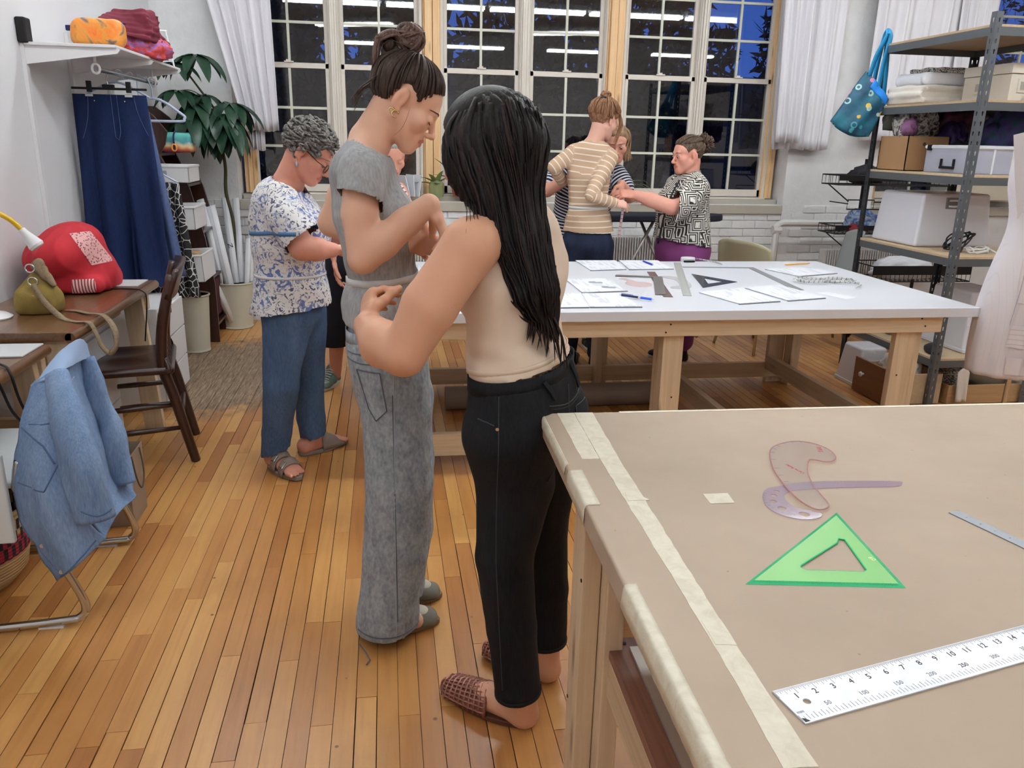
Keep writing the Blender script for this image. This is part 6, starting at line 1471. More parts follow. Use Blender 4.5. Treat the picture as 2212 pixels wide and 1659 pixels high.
def radiator(label, x0, x1, y, z0, z1):
    t = thing('radiator', label, 'radiator', ((x0 + x1) / 2, y, z0)); n = int((x1 - x0) / .022); m = MB()
    for i in range(n): x = x0 + i * .022; m.bb(x, x + .012, y - .05, y + .05, z0, z1)
    o = m.build('fins', M_rad, t); m = MB(); m.cyl((x0 - .12, y, z0 + .05), (x1 + .1, y, z0 + .05), .022, n=10); m.cyl((x0 - .12, y, z0 + .05), (x0 - .12, y, .0), .022, n=10); m.cyl((x0 - .05, y, z0 + .05), (x0 - .02, y, z0 + .05), .034, n=10); m.build('pipe', M_rad, t, smooth='auto')
radiator('white finned radiator under the windows left of the terracotta pot', -.2, 1.0, 6.45, .42, .66); radiator('white finned radiator behind the ironing board', 1.72, 2.42, 6.45, .42, .70); radiator('white finned radiator behind the wire rack at right', 3.72, 4.9, 6.42, .42, .60)
m = MB(); m.tube([(3.28, 6.44, .0), (3.28, 6.44, .78), (3.30, 6.44, .81), (3.33, 6.44, .82), (4.3, 6.44, .82)], .03, 10); m.cyl((3.245, 6.44, .76), (3.315, 6.44, .76), .036, n=10); tag(m.build('heating_pipe', M_rad, smooth='auto', origin=(3.28, 6.44, .05)), 'white painted heating pipe with an elbow on the wall', 'pipe')
t = thing('ironing_board', 'black topped ironing board standing behind the two measuring women', 'ironing board', (2.0, 5.9, 0))
P = cat2([(1.45, 5.74), (2.10, 5.74), (2.42, 5.78), (2.55, 5.90), (2.42, 6.02), (2.10, 6.06), (1.45, 6.06), (1.40, 5.9)], 5, True); m = MB(); m.prism(P, .885, .935); m.build('padded_top', mat('board_black', S(26, 30, 42), .8), t, bevel=.012)
for s in (-1, 1): m = MB(); m.tube([(1.95 - s * .02, 5.9 + s * .1, .885), (1.95 + s * .42, 5.9 + s * .12, .01)], .012, 8); m.tube([(1.95 + s * .42, 5.75, .012), (1.95 + s * .42, 6.05, .012)], .012, 8); m.build('leg', mat('grey_tube', S(170, 166, 160), .35, .6), t, smooth=True)
M_shell = mat('cream_shell', S(190, 184, 152), .4); M_shellg = mat('grey_shell', S(146, 150, 150), .45)
def shell(label, c, rot, mt, w=.46, bh=.34):
    t = thing('shell_chair', label, 'chair', (c[0], c[1], 0)); R_ = Matrix.Translation((c[0], c[1], 0)) @ rotm('Z', rot)
    def fn(u, v):
        a = (u - .5) * 2; k = v; 
        if k < .5: y = -.20 + .36 * k / .5; z = .44 - .015 * sin(pi * k / .5) + .10 * a * a * (.3 + k)
        else: q = (k - .5) / .5; y = .16 + .10 * q; z = .44 + bh * q + .02 * a * a - .06 * q * abs(a) ** 3
        return R_ @ Vector((a * w / 2 * (1 - .25 * max(0, k - .7)), y - .09 * a * a * max(0, k - .3), z + .03 * max(0, .1 - k)))
    m = MB(); m.grid(fn, 20, 28); m.build('shell', mt, t, smooth=True, solid=.012)
    for sx in (-1, 1):
        for sy in (-1, 1): m = MB(); m.tube([R_ @ Vector((sx * .14, sy * .12, .43)), R_ @ Vector((sx * .21, sy * .2, .0))], .010, 8); m.build('leg', M_chrome, t, smooth=True)
shell('cream moulded chair behind the white table, left of the grey one', (2.70, 5.45), 1.9, M_shell, .56, .36); shell('grey moulded chair behind the white table, right of the cream one', (3.22, 5.55), -1.9, M_shellg, .5, .42)
# --- plants and papers on the window sill
M_terra = mat('terracotta', S(168, 88, 60), .7, var=.06)
t = thing('potted_plant', 'striped green snake plant in a terracotta pot on the window sill', 'plant', (.60, 6.66, .993)); m = MB(); m.lathe([(0, 0), (.055, 0), (.072, .10), (.080, .10), (.080, .125), (.07, .125), (.06, .1), (0, .1)], (.60, 6.65, .995), 20); m.build('pot', M_terra, t, smooth='auto')
def yucca(): N = NT('striped_leaf'); n = N.noise(N.coord('Object', (60, 60, 3)), 1, 2); N.set('Base Color', N.ramp(n, [(.45, S(48, 92, 44)), (.6, S(150, 170, 80))])); N.set('Roughness', .4); return N.m
M_yuc = yucca()
for d, L in (((-.55, -.1, .7), .30), ((-.6, -.2, .35), .24), ((-.15, -.3, .5), .2), ((.2, -.1, .8), .26), ((-.3, .1, .8), .22), ((.1, -.3, .3), .16), ((.5, 0, .6), .24)): vs, fs = leaflet((.60, 6.65, 1.10), d, L, .022, .25); mm = MB(); mm.add(vs, fs); mm.build('leaf', M_yuc, t, smooth=True)
t = thing('glass_jar', 'glass jar of cuttings on the window sill left of the terracotta pot', 'jar', (.41, 6.63, .993)); m = MB(); m.lathe([(0, .0), (.055, .0), (.06, .02), (.06, .10), (.045, .12), (.047, .13)], (.41, 6.63, .995), 20); m.build('jar', plastic('jar_glass', S(206, 216, 170), .3), t, smooth='auto')
for d, L in (((-.6, -.2, .6), .16), ((-.3, -.4, .7), .15), ((.2, -.3, .8), .15), ((.5, -.2, .6), .13), ((-.9, 0, .4), .2), ((0, -.5, .3), .1)): vs, fs = leaflet((.41, 6.62, 1.08), d, L, .026, .4); mm = MB(); mm.add(vs, fs); mm.build('leaf', leafmat('light_leaf', S(96, 122, 62), S(150, 160, 100)), t, smooth=True)
t = thing('spider_plant', 'green spider plant on the sill beside the printed shirt', 'plant', (1.98, 6.64, .993)); m = MB(); m.lathe([(0, 0), (.05, 0), (.07, .1), (.06, .1), (0, .09)], (1.98, 6.64, .995), 16); m.build('pot', M_black, t, smooth='auto')
for k in range(16): a = k * .8; vs, fs = leaflet((1.98, 6.64, 1.08), (cos(a), sin(a) * .6 - .2, .9), .24 + .06 * sin(k * 2.1), .008, 1.0); mm = MB(); mm.add(vs, fs); mm.build('leaf', leafmat('spider_leaf', S(70, 100, 50), S(120, 150, 84)), t, smooth=True)
t = thing('book', 'white papers standing upright on the window sill behind the grey shirt', 'papers', (.20, 6.62, .993))
for k in range(3): m = MB(); m.box((0, 0, .085), (.005, .12, .17), Matrix.Translation((.17 + .035 * k, 6.62, .995)) @ rotm('Z', .5) @ rotm('Y', .22 * (k - 1) - .05)); m.build('sheet', M_roll, t)
# --- curtains
M_curt = mat('white_curtain', S(216, 213, 218), .85, bump=.1, bs=200, bd=.001)
def curtain(label, xt0, xt1, xb0, xb1, z0, y, n, amp, seed, gather=0.):
    r = random.Random(seed); ph = [r.uniform(0, 6.28) for _ in range(4)]; t = thing('curtain', label, 'curtain', ((xt0 + xt1) / 2, y, z0), 'white curtains')
    def fn(u, v):
        x = (xt0 + (xt1 - xt0) * u) * (1 - v) + (xb0 + (xb1 - xb0) * u) * v; w = u * n * 2 * pi + .8 * sin(u * 5 + ph[0])
        return Vector((x + .012 * cos(w) * 1.0, y - amp * sin(w) * (1 - .25 * v) - .012 * sin(2.3 * w + ph[1]) + .01 * sin(v * 3 + ph[2]), 3.2 - (3.2 - z0) * v + .006 * sin(w * 1.3)))
    m = MB(); m.grid(fn, max(60, n * 14), 22); return m.build('curtain_cloth', M_curt, t, smooth=True, solid=.003)
curtain('white curtain bunched left of the windows, front layer', -1.42, -.80, -1.02, -.785, 1.47, 6.44, 5, .030, 1)
curtain('short inner white curtain layer left of the windows', -1.02, -.90, -1.00, -.90, 1.33, 6.52, 4, .018, 2)
curtain('white curtain right of the six windows, inner layer over the frame', 3.08, 3.36, 3.15, 3.36, 1.475, 6.42, 3, .022, 3)
curtain('wide white curtain over the wall right of the windows', 3.10, 3.70, 3.16, 3.66, 1.42, 6.50, 4, .010, 4)
curtain('wide white curtain behind the steel shelving', 3.92, 4.75, 3.93, 4.72, 1.50, 6.44, 4, .020, 5)
curtain('white curtain with a tight fold behind the top shelf', 4.62, 4.98, 4.66, 4.92, 1.30, 6.40, 3, .022, 6)
# --- office chair caster glimpsed under the table, plastic bag
# ================================================================ PEOPLE
def skinmat(name, c, red=1.):
    N = NT(name); t = N.attr('tint', True); n = N.noise(N.coord('Object'), 40, 3)
    N.set('Base Color', N.mix(.12, t, N.ramp(n, [(.35, tuple(x * .8 for x in c)), (.7, c)]))); N.set('Roughness', .5); N.set('Specular IOR Level', .35)
    N.set('Subsurface Weight', .08); N.b.inputs['Subsurface Radius'].default_value = (.012, .005, .003); return N.m
def axes(f, up=(0, 0, 1)):
    f = _n(A3(f)); up = A3(up); u = _n(up - f * (up @ f)); r = np.cross(f, u); return r, f, u
class Body:
    def __init__(s, name, label, base, skin, origin):
        s.t = thing(name, label, 'person', origin); s.s = SDF(); s.skin = A3(skin); s.fine = []; s.reds = []; s.lips = []; s.mt = skinmat('skin_' + str(len(LOC)), skin)
    def head(s, c, f, up=(0, 0, 1), k=1., neck=None, nr=.055, jaw=1., ears=True):
        r, fv, u = axes(f, up); s.hc = A3(c); s.hR = np.stack([r, fv, u], 1); s.hk = k; R = s.hR
        P = lambda x, y, z: s.hc + (R @ A3((x, y, z))) * k
        s.P = P; b = s.s; e = lambda c_, r_, kk=.02, op='u': b.ell(P(*c_), A3(r_) * k, R, kk * k, op); cp = lambda a, q, ra, rb=None, kk=.02, op='u': b.cap(P(*a), P(*q), ra * k, (ra if rb is None else rb) * k, kk * k, op=op)
        if neck is not None: b.chain([P(0, -.030, -.045), A3(neck) * .55 + P(0, -.03, -.05) * .45, A3(neck)], [nr * 1.0, nr * .98, nr * 1.15], .03)
        e((0, -.018, .035), (.074, .095, .082)); e((0, .03, .03), (.062, .055, .055)); e((0, .033, -.035), (.056 * jaw, .053, .07))
        for q in (-1, 1):
            cp((q * .052 * jaw, -.002, -.045), (q * .018 * jaw, .060, -.098), .022, .017); b.ell(P(q * .042, .056, -.024), A3((.024, .022, .022)) * k, R, .02 * k)
        e((0, .069, -.097), (.022, .019, .018)); e((0, .073, -.068), (.030, .019, .026), .015); cp((-.028, .079, .017), (.028, .079, .017), .011, kk=.015)
        for q in (-1, 1):
            e((q * .031, .101, -.002), (.018, .016, .011), .012, 's'); e((q * .031, .0765, -.004), (.0155, .0135, .0125), .004)
        cp((0, .083, .008), (0, .105, -.033), .0068, .0095, .010); e((0, .1075, -.036), (.0095, .0095, .0095), .006)
        for q in (-1, 1): e((q * .0115, .0955, -.041), (.0075, .010, .0075), .005)
        for y, z, rr, w in ((.0905, -.0610, .0056, .019), (.0895, -.0742, .0064, .016)):
            for q in (-1, 1): cp((0, y, z), (q * w, y - .008, -.0675), rr, .0035, .005); s.lips.append((P(0, y + .003, z), P(q * w, y - .006, -.0672), rr * k * 1.25))
        cp((-.018, .096, -.0675), (.018, .096, -.0675), .0015, kk=.003, op='s')
        if ears:
            for q in (-1, 1):
                E = R @ np.array(Matrix.Rotation(q * .30, 3, 'Z') @ Matrix.Rotation(-.15, 3, 'X')); b.ell(P(q * .079, -.014, -.004), A3((.0090, .0185, .033)) * k, E, .003 * k); b.ell(P(q * .0895, -.008, -.002), A3((.0075, .0100, .019)) * k, E, .003 * k, 's'); b.ell(P(q * .0765, -.006, -.033), A3((.007, .008, .009)) * k, E, .004 * k)
                s.reds.append((P(q * .08, -.012, -.006), .035 * k, .45))
        for q in (-1, 1): s.reds.append((P(q * .048, .065, -.030), .036 * k, .22))
        s.reds.append((P(0, .112, -.037), .016 * k, .2))
        lo, hi = s.hc - .135 * k, s.hc + .135 * k; s.fine.append((lo, hi, .0036 * k))
        return P
    def torso(s, pts, rs, fl, lat, k=.03): s.s.chain(pts, rs, k, list(fl), lat)
    def limb(s, pts, rs, k=.018, flat=None, side=None): s.s.chain(pts, rs, k, flat, side)
    def hand(s, w, d, n, right=True, curl=(.5, .6, .7, .8), k=1., thumb=(.55, .65, .35), fine=True, spread=.0):
        w = A3(w); d = _n(A3(d)); n = A3(n); n = _n(n - d * (n @ d)); th = np.cross(d, n) if right else np.cross(n, d); b = s.s
        b.chain([w, w + d * .035 * k, w + d * .082 * k], [.021 * k, .0155 * k, .0135 * k], .012, [1.25, 2.2, 2.9], th)
        tips = []
        for i, (o, L, rr) in enumerate(((.029, .072, .0088), (.010, .080, .0090), (-.010, .074, .0086), (-.028, .058, .0076))):
            p = w + d * (.080 - .005 * abs(i - 1)) * k + th * o * k; a = curl[i]; dd = _n(d + th * spread * (1.2 - i)); q = [p]
            for j, fr in enumerate((.45, .31, .24)):
                ang = a * (.8, 1.0, .8)[j]; dd = _n(dd * cos(ang) + n * sin(ang) ) if True else dd
                nn = _n(n * cos(ang) - d * sin(ang)); q.append(q[-1] + dd * L * fr * k)
            b.chain(q, [rr * k, rr * .95 * k, rr * .86 * k, rr * .74 * k], .0045); tips.append(q[-1]); s.reds.append((q[-1], .014, .2))
        p = w + d * .022 * k + th * .026 * k; t1 = _n(d * thumb[0] + th * thumb[1] + n * thumb[2]); t2 = _n(d * .9 + th * .15 + n * thumb[2]); q = [p, p + t1 * .042 * k, p + t1 * .042 * k + t2 * .034 * k, p + t1 * .042 * k + t2 * .034 * k + _n(t2 + n * .2) * .026 * k]
        b.chain(q, [.0135 * k, .0115 * k, .0105 * k, .0085 * k], .007); tips.append(q[-1])
        A = np.array(tips + [w, w + d * .1 * k]); 
        if fine: s.fine.append((A.min(0) - .03, A.max(0) + .03, .0036 if fine is True else fine))
        return tips
    def build(s, h=.010, name='body'):
        V, F = s.s.multi(h, s.fine); C = np.tile(s.skin, (len(V), 1)); red = s.skin * A3((1.0, .76, .70))
        for c, r, w in s.reds: d = np.linalg.norm(V - c, axis=1) / r; k = np.clip(1.15 - d, 0, 1)[:, None] * w; C = C * (1 - k) + red * k
        for a, b_, r in s.lips:
            ba = b_ - a; t = np.clip(((V - a) @ ba) / (ba @ ba), 0, 1); d = np.linalg.norm(V - a - t[:, None] * ba, axis=1); k = np.clip((r * 1.15 - d) / (r * .3), 0, 1)[:, None] * .8; C = C * (1 - k) + s.skin * A3((.72, .36, .36)) * k
        s.body = npmesh(name, V, F, s.mt, s.t, cols={'tint': C}); s.V, s.F = V, F; return s.body
    def face_detail(s, brow, lash, eyes=False, iris=None):
        P = s.P; k = s.hk; bv = bvh(s.V, s.F); fd = Vector(s.hR[:, 1].tolist())
        def proj(p, lift=.001):
            p = Vector(p.tolist()); h = bv.ray_cast(p + fd * .06, -fd); return (h[0] if h[0] is not None else p) + fd * lift
        for q in (-1, 1):
            m = MB(); pts = [proj(P(q * (.014 + .036 * u), .09, .019 + .004 * sin(u * 3.0 + .3))) for u in np.linspace(0, 1, 7)]; m.tube(pts, [.001 * k, .0018 * k, .0021 * k, .0021 * k, .0018 * k, .0014 * k, .0008 * k], 5); m.build('eyebrow', brow, s.t, smooth=True)
            if eyes:
                m = MB(); c = Vector(P(q * .031, .0795, -.004).tolist()); m.ball(tuple(c), .0112 * k, 12, 8); e = m.build('eye', mat('eye_white', S(214, 208, 202), .2), s.t, smooth=True)
                m = MB(); c2 = c + fd * .0052 * k - Vector(s.hR[:, 2].tolist()) * .002; m.ball(tuple(c2), .0072 * k, 10, 6); m.build('iris', iris or mat('iris_brown', S(44, 30, 24), .15), e, smooth=True)
            m = MB(); pts = [proj(P(q * (.018 + .027 * u), .09, (-.010 if not eyes else -.001) - .004 * sin(u * pi) * (1 if not eyes else -1)), .0012) for u in np.linspace(0, 1, 7)]; m.tube(pts, .0013 * k, 4); m.build('eyelash', lash, s.t)
def garment(par, name, sd, mt, h=.008, planes=(), fold=(.004, 8, 1), fold2=None, along=False, tol=None, solid=0, zs=.6, fmask=None):
    V, F = sd.mesh(h); n = vnormals(V, F); attrs = {}
    if along: c, tg = sd.coords(V); attrs = {'along': c, 'part': tg}
    m = 1. if fmask is None else fmask(V)
    if fold: V = V + n * (m * fold[0] * vnoise(V * np.array([1, 1, zs]), fold[1], fold[2]))[:, None]
    if fold2: V = V + n * (m * -fold2[0] * np.abs(vnoise(V * np.array([1, 1, zs]), fold2[1], fold2[2])))[:, None]
    if planes:
        k = F.shape; c = V[F].mean(1); fn = n[F].mean(1); keep = np.ones(len(F), bool)
        for p, d, rad in planes: d = _n(A3(d)); q = (c - A3(p)) @ d; keep &= ~((np.abs(q) < (tol or 1.4 * h)) & (fn @ d > .5) & (np.linalg.norm(c - A3(p), axis=1) < rad))
        u, inv = np.unique(F[keep], return_inverse=True); attrs = {a: v[u] for a, v in attrs.items()}; V, F = V[u], inv.reshape(-1, k[1]).astype(np.int32)
    o = npmesh(name, V, F, mt, par, attrs=attrs)
    return o, V, F, bvh(V, F)
def stripes(name, base, line, pitch, duty, rough=.85):
    N = NT(name); f = N.math('FRACT', N.math('MULTIPLY', N.math('ADD', N.attr('along'), 3.), 1 / pitch)); k = N.ramp(f, [(duty - .03, 1.), (duty + .03, 0.)]); w = N.noise(N.coord('Object'), 300, 2)
    N.set('Base Color', N.mix(k, base, line)); N.set('Roughness', rough); N.set('Specular IOR Level', .2); N.bump(w, .12, .001); return N.m
def locks(par, name, mt, lines, w0=.006, flat=(1.6, .7), n=6):
    m = MB()
    for pts, w in lines:
        P = catmull([Vector([float(x) for x in p]) for p in pts], 5); L = len(P); m.tube(P, [w * (.25 + .75 * sin(pi * min(1, .06 + i / (L - 1) * .94)) ** .6) * (1 if i < L - 3 else (L - i) / 3.2) for i in range(L)], n, flat=flat)
    return m.build(name, mt, par, smooth=True)
def hairmat(name, c1, c2, rough=.42, scale=(160, 160, 8)):
    N = NT(name); n = N.noise(N.coord('Object', scale), 1.5, 3); N.set('Base Color', N.ramp(n, [(.3, c1), (.7, c2)])); N.set('Roughness', rough); N.set('Specular IOR Level', .2); N.bump(n, .3, .003); return N.m
def hairline(y, pts): return float(np.interp(y, [p[0] for p in pts], [p[1] for p in pts]))
HL = [(-.115, -.075), (-.08, -.07), (-.05, -.045), (-.036, -.005), (-.022, .042), (.002, .044), (.016, .026), (.028, .010), (.040, .030), (.055, .056), (.085, .080)]
def scalp(P, name, mt, par, grow=(.0055, .0055, .007), hl=HL, c=(0, -.018, .035), r=(.074, .095, .082)):
    m = MB(); nu, nv = 56, 34; pts = []; ok = []
    for j in range(nv):
        t = pi * j / (nv - 1) - pi / 2
        for i in range(nu):
            a = 2 * pi * i / nu; d = (cos(t) * cos(a), cos(t) * sin(a), sin(t)); q = [c[x] + (r[x] + grow[x]) * d[x] for x in range(3)]
            lim = hairline(q[1], hl) + .003 * sin(a * 23); ok.append(q[2] > lim - .006); q[2] = max(q[2], lim - .004); g = min(1, max(0, (q[2] - lim + .004) / .022)) ** .6; q = [q[x] - grow[x] * .9 * (1 - g) * d[x] for x in range(3)]
            pts.append(tuple(P(*q)))
    fs = [(j * nu + i, j * nu + (i + 1) % nu, (j + 1) * nu + (i + 1) % nu, (j + 1) * nu + i) for j in range(nv - 1) for i in range(nu) if ok[(j + 1) * nu + i] and ok[(j + 1) * nu + (i + 1) % nu]]
    V, F = compact(np.array(pts, np.float32), np.array(fs, np.int32)); return npmesh(name, V, F, mt, par)
def on_head(d, grow=.008, c=(0, -.018, .035), r=(.074, .095, .082)):
    d = _n(A3(d)); return tuple(c[i] + (r[i] + grow) * d[i] for i in range(3))
def sweep(P, d0, d1, target, grow=.008, lift=.02, n=5, jit=0.):
    """lock combed over the skull from direction d0 to d1, then to target (local)"""
    d0, d1 = _n(A3(d0)), _n(A3(d1)); out = []
    for i in range(n): k = i / (n - 1); d = _n(d0 * (1 - k) + d1 * k); out.append(P(*on_head(d, grow + .004 * sin(pi * k) + rng.uniform(-1, 1) * jit)))
    out.append(P(*target)); return out
def shoe(par, name, mt, heel, toe, w=.045, h=.055, sole=None, low=False, solet=.018, hh=.008):
    heel, toe = A3(heel), A3(toe); d = _n(toe - heel); L = float(np.linalg.norm(toe - heel)); z = A3((0, 0, 1)); s = np.cross(d, z); up = SDF()
    up.cap(heel + d * .035 + z * .035, heel + d * L * .45 + z * .035, .036, .040, .02, flat=1.0); up.cap(heel + d * L * .45 + z * .035, toe - d * .034 + z * .024, .040, .027, .02, flat=(1.05, 1.5), side=tuple(s))
    if not low: up.cap(heel + d * .04 + z * .03, heel + d * .05 + z * .085, .040, .042, .02)
    lo, hi = np.minimum(heel, toe) - .1, np.maximum(heel, toe) + .1; up.plane_cut((0, 0, solet * .7), (0, 0, -1), lo, hi + .2); o = npmesh(name, *up.mesh(hh), mt, par)
    if sole:
        out = []; 
        for i in range(28):
            a = 2 * pi * i / 28; x = cos(a); y = sin(a); k = (x + 1) / 2; ww = (.034 + .012 * sin(pi * min(1, k * .9 + .12))) * (abs(y) ** .75) * (1 if y > 0 else -1); q = heel + d * (L * k) + s * ww; out.append((float(q[0]), float(q[1])))
        area = sum(out[i - 1][0] * out[i][1] - out[i][0] * out[i - 1][1] for i in range(len(out))); out = out if area > 0 else out[::-1]
        m = MB(); m.prism(out, .001, solet); m.build('sole', sole, o, bevel=.003, seg=1)
    return o
M_dkhair = hairmat('brown_hair', S(44, 34, 30), S(78, 62, 54)); M_lash = mat('lash_dark', S(40, 30, 28), .6)

# ---------------------------------------------------------------- young woman in grey
B = Body('person', 'young woman with a high bun in grey T-shirt and wide jeans, being measured', None, S(224, 176, 150), (0, 2.2, 0)); t = B.t
P = B.head((.060, 2.195, 1.522), (cos(.60), -.06, -sin(.60)), (sin(.6), .0, cos(.6)), .93, (-.035, 2.195, 1.425), .049)
lat = (0, -1, 0)
B.torso([(0, 2.2, .86), (-.01, 2.2, .95), (-.01, 2.2, 1.07), (-.04, 2.2, 1.22), (-.055, 2.2, 1.34), (-.048, 2.2, 1.405)], [.085, .085, .068, .072, .062, .046], [1.45, 1.5, 1.4, 1.5, 1.75, 1.5], lat)
for y in (2.10, 2.29): B.limb([(-.05, 2.2 + (y - 2.2) * .5, 1.385), (-.056, 2.2 + (y - 2.195) * 1.25, 1.362)], [.045, .046], .03)
B.limb([(-.056, 2.065, 1.36), (-.063, 2.035, 1.25), (-.058, 2.015, 1.145)], [.045, .045, .038], .02)
B.limb([(-.058, 2.015, 1.145), (-.01, 2.012, 1.185), (.05, 2.018, 1.235), (.104, 2.028, 1.276)], [.038, .0415, .036, .027], .01)
B.hand((.112, 2.03, 1.278), (.42, .15, -.90), (-.9, .1, -.42), True, (.35, .5, .6, .7), .95)
B.limb([(-.056, 2.345, 1.36), (-.12, 2.385, 1.27), (-.155, 2.40, 1.195)], [.045, .044, .037], .02); B.limb([(-.155, 2.40, 1.195), (-.06, 2.33, 1.18), (.055, 2.25, 1.175)], [.038, .040, .026], .02)
B.hand((.062, 2.246, 1.174), (.8, -.5, -.15), (.2, -.3, -.9), False, (.5, .6, .7, .8), .95)
for y in (2.12, 2.285): B.limb([(.01, y, .86), (.02, y, .48), (-.005, y, .10)], [.075, .050, .036]); B.limb([(-.01, y, .06), (.06, y, .035)], [.034, .026])
B.build(.010); B.face_detail(mat('brow_brown', S(70, 52, 44), .8), M_lash)
M_grey = None
def jersey():
    N = NT('grey_marl_jersey'); v = N.coord('Object'); n = N.noise(N.coord('Object', (1, 1, .25)), 150, 3); n2 = N.noise(v, 5, 3)
    N.set('Base Color', N.ramp(N.math('ADD', N.math('MULTIPLY', n, .6), N.math('MULTIPLY', n2, .4)), [(.35, S(142, 143, 144)), (.65, S(176, 177, 179))])); N.set('Roughness', .9); N.set('Specular IOR Level', .15); N.bump(n, .15, .001); return N.m
M_grey = jersey()
s = SDF(); s.chain([(-.012, 2.2, .945), (-.012, 2.2, .99), (-.008, 2.2, 1.065), (-.02, 2.2, 1.13), (-.042, 2.2, 1.24), (-.055, 2.2, 1.34), (-.048, 2.2, 1.39)], [.112, .110, .090, .094, .098, .086, .06], .035, [1.5, 1.5, 1.42, 1.45, 1.45, 1.62, 1.5], lat)
for q in (-1, 1): s.ell((.025, 2.2 - q * .06, 1.245), (.045, .05, .05), k=.04)
for y0, y1, e, nn in ((2.11, 2.06, (-.066, 2.025, 1.27), (-.25, -.30, -.92)), (2.29, 2.345, (-.105, 2.39, 1.28), (-.4, .3, -.85))): o = SDF(); o.chain([(-.05, y0, 1.375), (-.056, y1, 1.352), e], [.052, .058, .060], .03); o.plane_cut(A3(e) + A3((0, 0, .022)), nn, (0, 0, 0), (0, 0, 0)); s.sub(o, .035)
s.plane_cut((-.03, 2.2, 1.418), (.42, 0, .9), (-.3, 2.0, 1.37), (.2, 2.4, 1.6)); s.plane_cut((0, 2.2, .935), (-.08, 0, -1), (-.3, 1.9, .7), (.3, 2.5, .99))
fm = lambda V: .35 + np.exp(-((V[:, 2] - 1.03) / .09) ** 2) + .6 * np.exp(-((V[:, 2] - 1.30) / .06) ** 2)
tee, V, F, bv = garment(t, 't_shirt', s, M_grey, .0075, [((-.066, 2.025, 1.292), (-.25, -.30, -.92), .10), ((-.03, 2.2, 1.418), (.42, 0, .9), .14), ((0, 2.2, .935), (0, 0, -1), .3)], (.0045, 15, 3), (.006, 11, 5), zs=.55, fmask=fm)
m = MB(); m.tube([(-.006 + .0905 * cos(a), 2.2 + .130 * sin(a), 1.072 + .010 * cos(a)) for a in np.linspace(0, 2 * pi, 60)[:-1]], 1, 6, closed=True, flat=(.0085, .0022), up=None); M_belt = mat('white_elastic', S(214, 214, 216), .7)
WB = [(-.006 + .0945 * cos(a), 2.2 + .134 * sin(a), 1.070 + .012 * cos(a)) for a in np.linspace(0, 2 * pi, 60)[:-1]]
m = MB(); bvc = []
for i in range(len(WB)): p = Vector(WB[i]); bvc.append(p)
def band(bv, cen, z, tilt, par, mt, w=.009, nm='waist_tape', lift=.002, n=72, R=.35, dx=0.):
    m = MB(); P_ = []
    for i in range(n):
        a = 2 * pi * i / n; d = Vector((cos(a), sin(a), 0)); c = Vector((cen[0], cen[1], z + tilt * cos(a) + dx * sin(a))); h = bv.ray_cast(c + d * R, -d); P_.append((h[0] if h[0] is not None else c + d * .1) + d * lift)
    vs = []; fs = []
    for i, p in enumerate(P_): d = (p - Vector((cen[0], cen[1], p.z))).normalized(); vs += [p + Vector((0, 0, w)), p - Vector((0, 0, w))]
    for i in range(n): j = (i + 1) % n; fs.append((2 * i, 2 * i + 1, 2 * j + 1, 2 * j))
    m.add(vs, fs); return m.build(nm, mt, par, smooth=True, solid=.002)
band(bv, (-.008, 2.2), 1.072, .010, t, M_belt)
s2 = ribbon('tape_end', [(.088, 2.16, 1.085), (.10, 2.15, 1.06), (.098, 2.15, 1.03)], .018, M_belt, t, ups=[(1, -.3, 0)] * 2, th=.0015)
for q, txt, sz in (((.047, 2.135, 1.255), 'Eat', .05), ((.060, 2.12, 1.17), 'Real', .045)):
    pass
# blue print on the shirt front
for z0, pts in ((0, [(.0, 1.29), (.004, 1.262), (-.004, 1.262), (.006, 1.235)]), (1, [(-.006, 1.228), (.006, 1.214), (-.004, 1.202), (.005, 1.19)]), (2, [(-.002, 1.17), (.004, 1.155), (.0, 1.135)])):
    seam(bv, [(.3, 2.145 + a * 2.0, z) for a, z in pts], t, mat('blue_print', S(58, 84, 176), .8), .0028, (-1, .25, 0), .0006, 'blue_lettering')
def jeans(par, legs, waistpts, mt, planes, h=.008, lat=(0, -1, 0), fold=(.004, 9, 2), fold2=(.005, 7, 6), name='jeans', k=.03, fm=None):
    s = SDF(); s.chain(waistpts[0], waistpts[1], k, waistpts[2], lat)
    for pts, rs, fl in legs: s.chain(pts, rs, k, fl, lat)
    for p, n, lo, hi in planes: s.plane_cut(p, n, lo, hi)
    return garment(par, name, s, mt, h, [(p, n, .2) for p, n, lo, hi in planes], fold, fold2, zs=.5, fmask=fm)
M_j1 = denimmat('grey_wash_denim', S(112, 120, 129), S(176, 182, 188), 120, 14, streak=(2, 2, 1.2), wz=.6)
fm = lambda V: .8 + 1.3 * np.exp(-((V[:, 2] - .08) / .10) ** 2) + .8 * np.exp(-((V[:, 2] - .72) / .08) ** 2)
jn, V, F, bv = jeans(t, [([(.0, 2.135, .84), (.015, 2.125, .70), (.018, 2.12, .50), (.004, 2.115, .27), (-.022, 2.112, .03)], [.100, .094, .096, .094, .090], [1, .98, .98, 1., 1.]), ([(.0, 2.265, .84), (.025, 2.27, .70), (.035, 2.278, .50), (.035, 2.285, .27), (.005, 2.29, .03)], [.100, .094, .094, .092, .088], 1.)],
    ([(-.003, 2.2, .945), (-.006, 2.2, .88), (.005, 2.2, .80)], [.104, .112, .105], [1.42, 1.46, 1.5]), M_j1,
    [((-.02, 2.11, .028), (.05, 0, -1), (-.2, 1.95, -.1), (.2, 2.21, .06)), ((.005, 2.29, .03), (.02, 0, -1), (-.2, 2.21, -.1), (.2, 2.45, .06)), ((0, 2.2, .965), (.12, 0, 1), (-.3, 1.9, .93), (.3, 2.5, 1.1))], fm=fm)
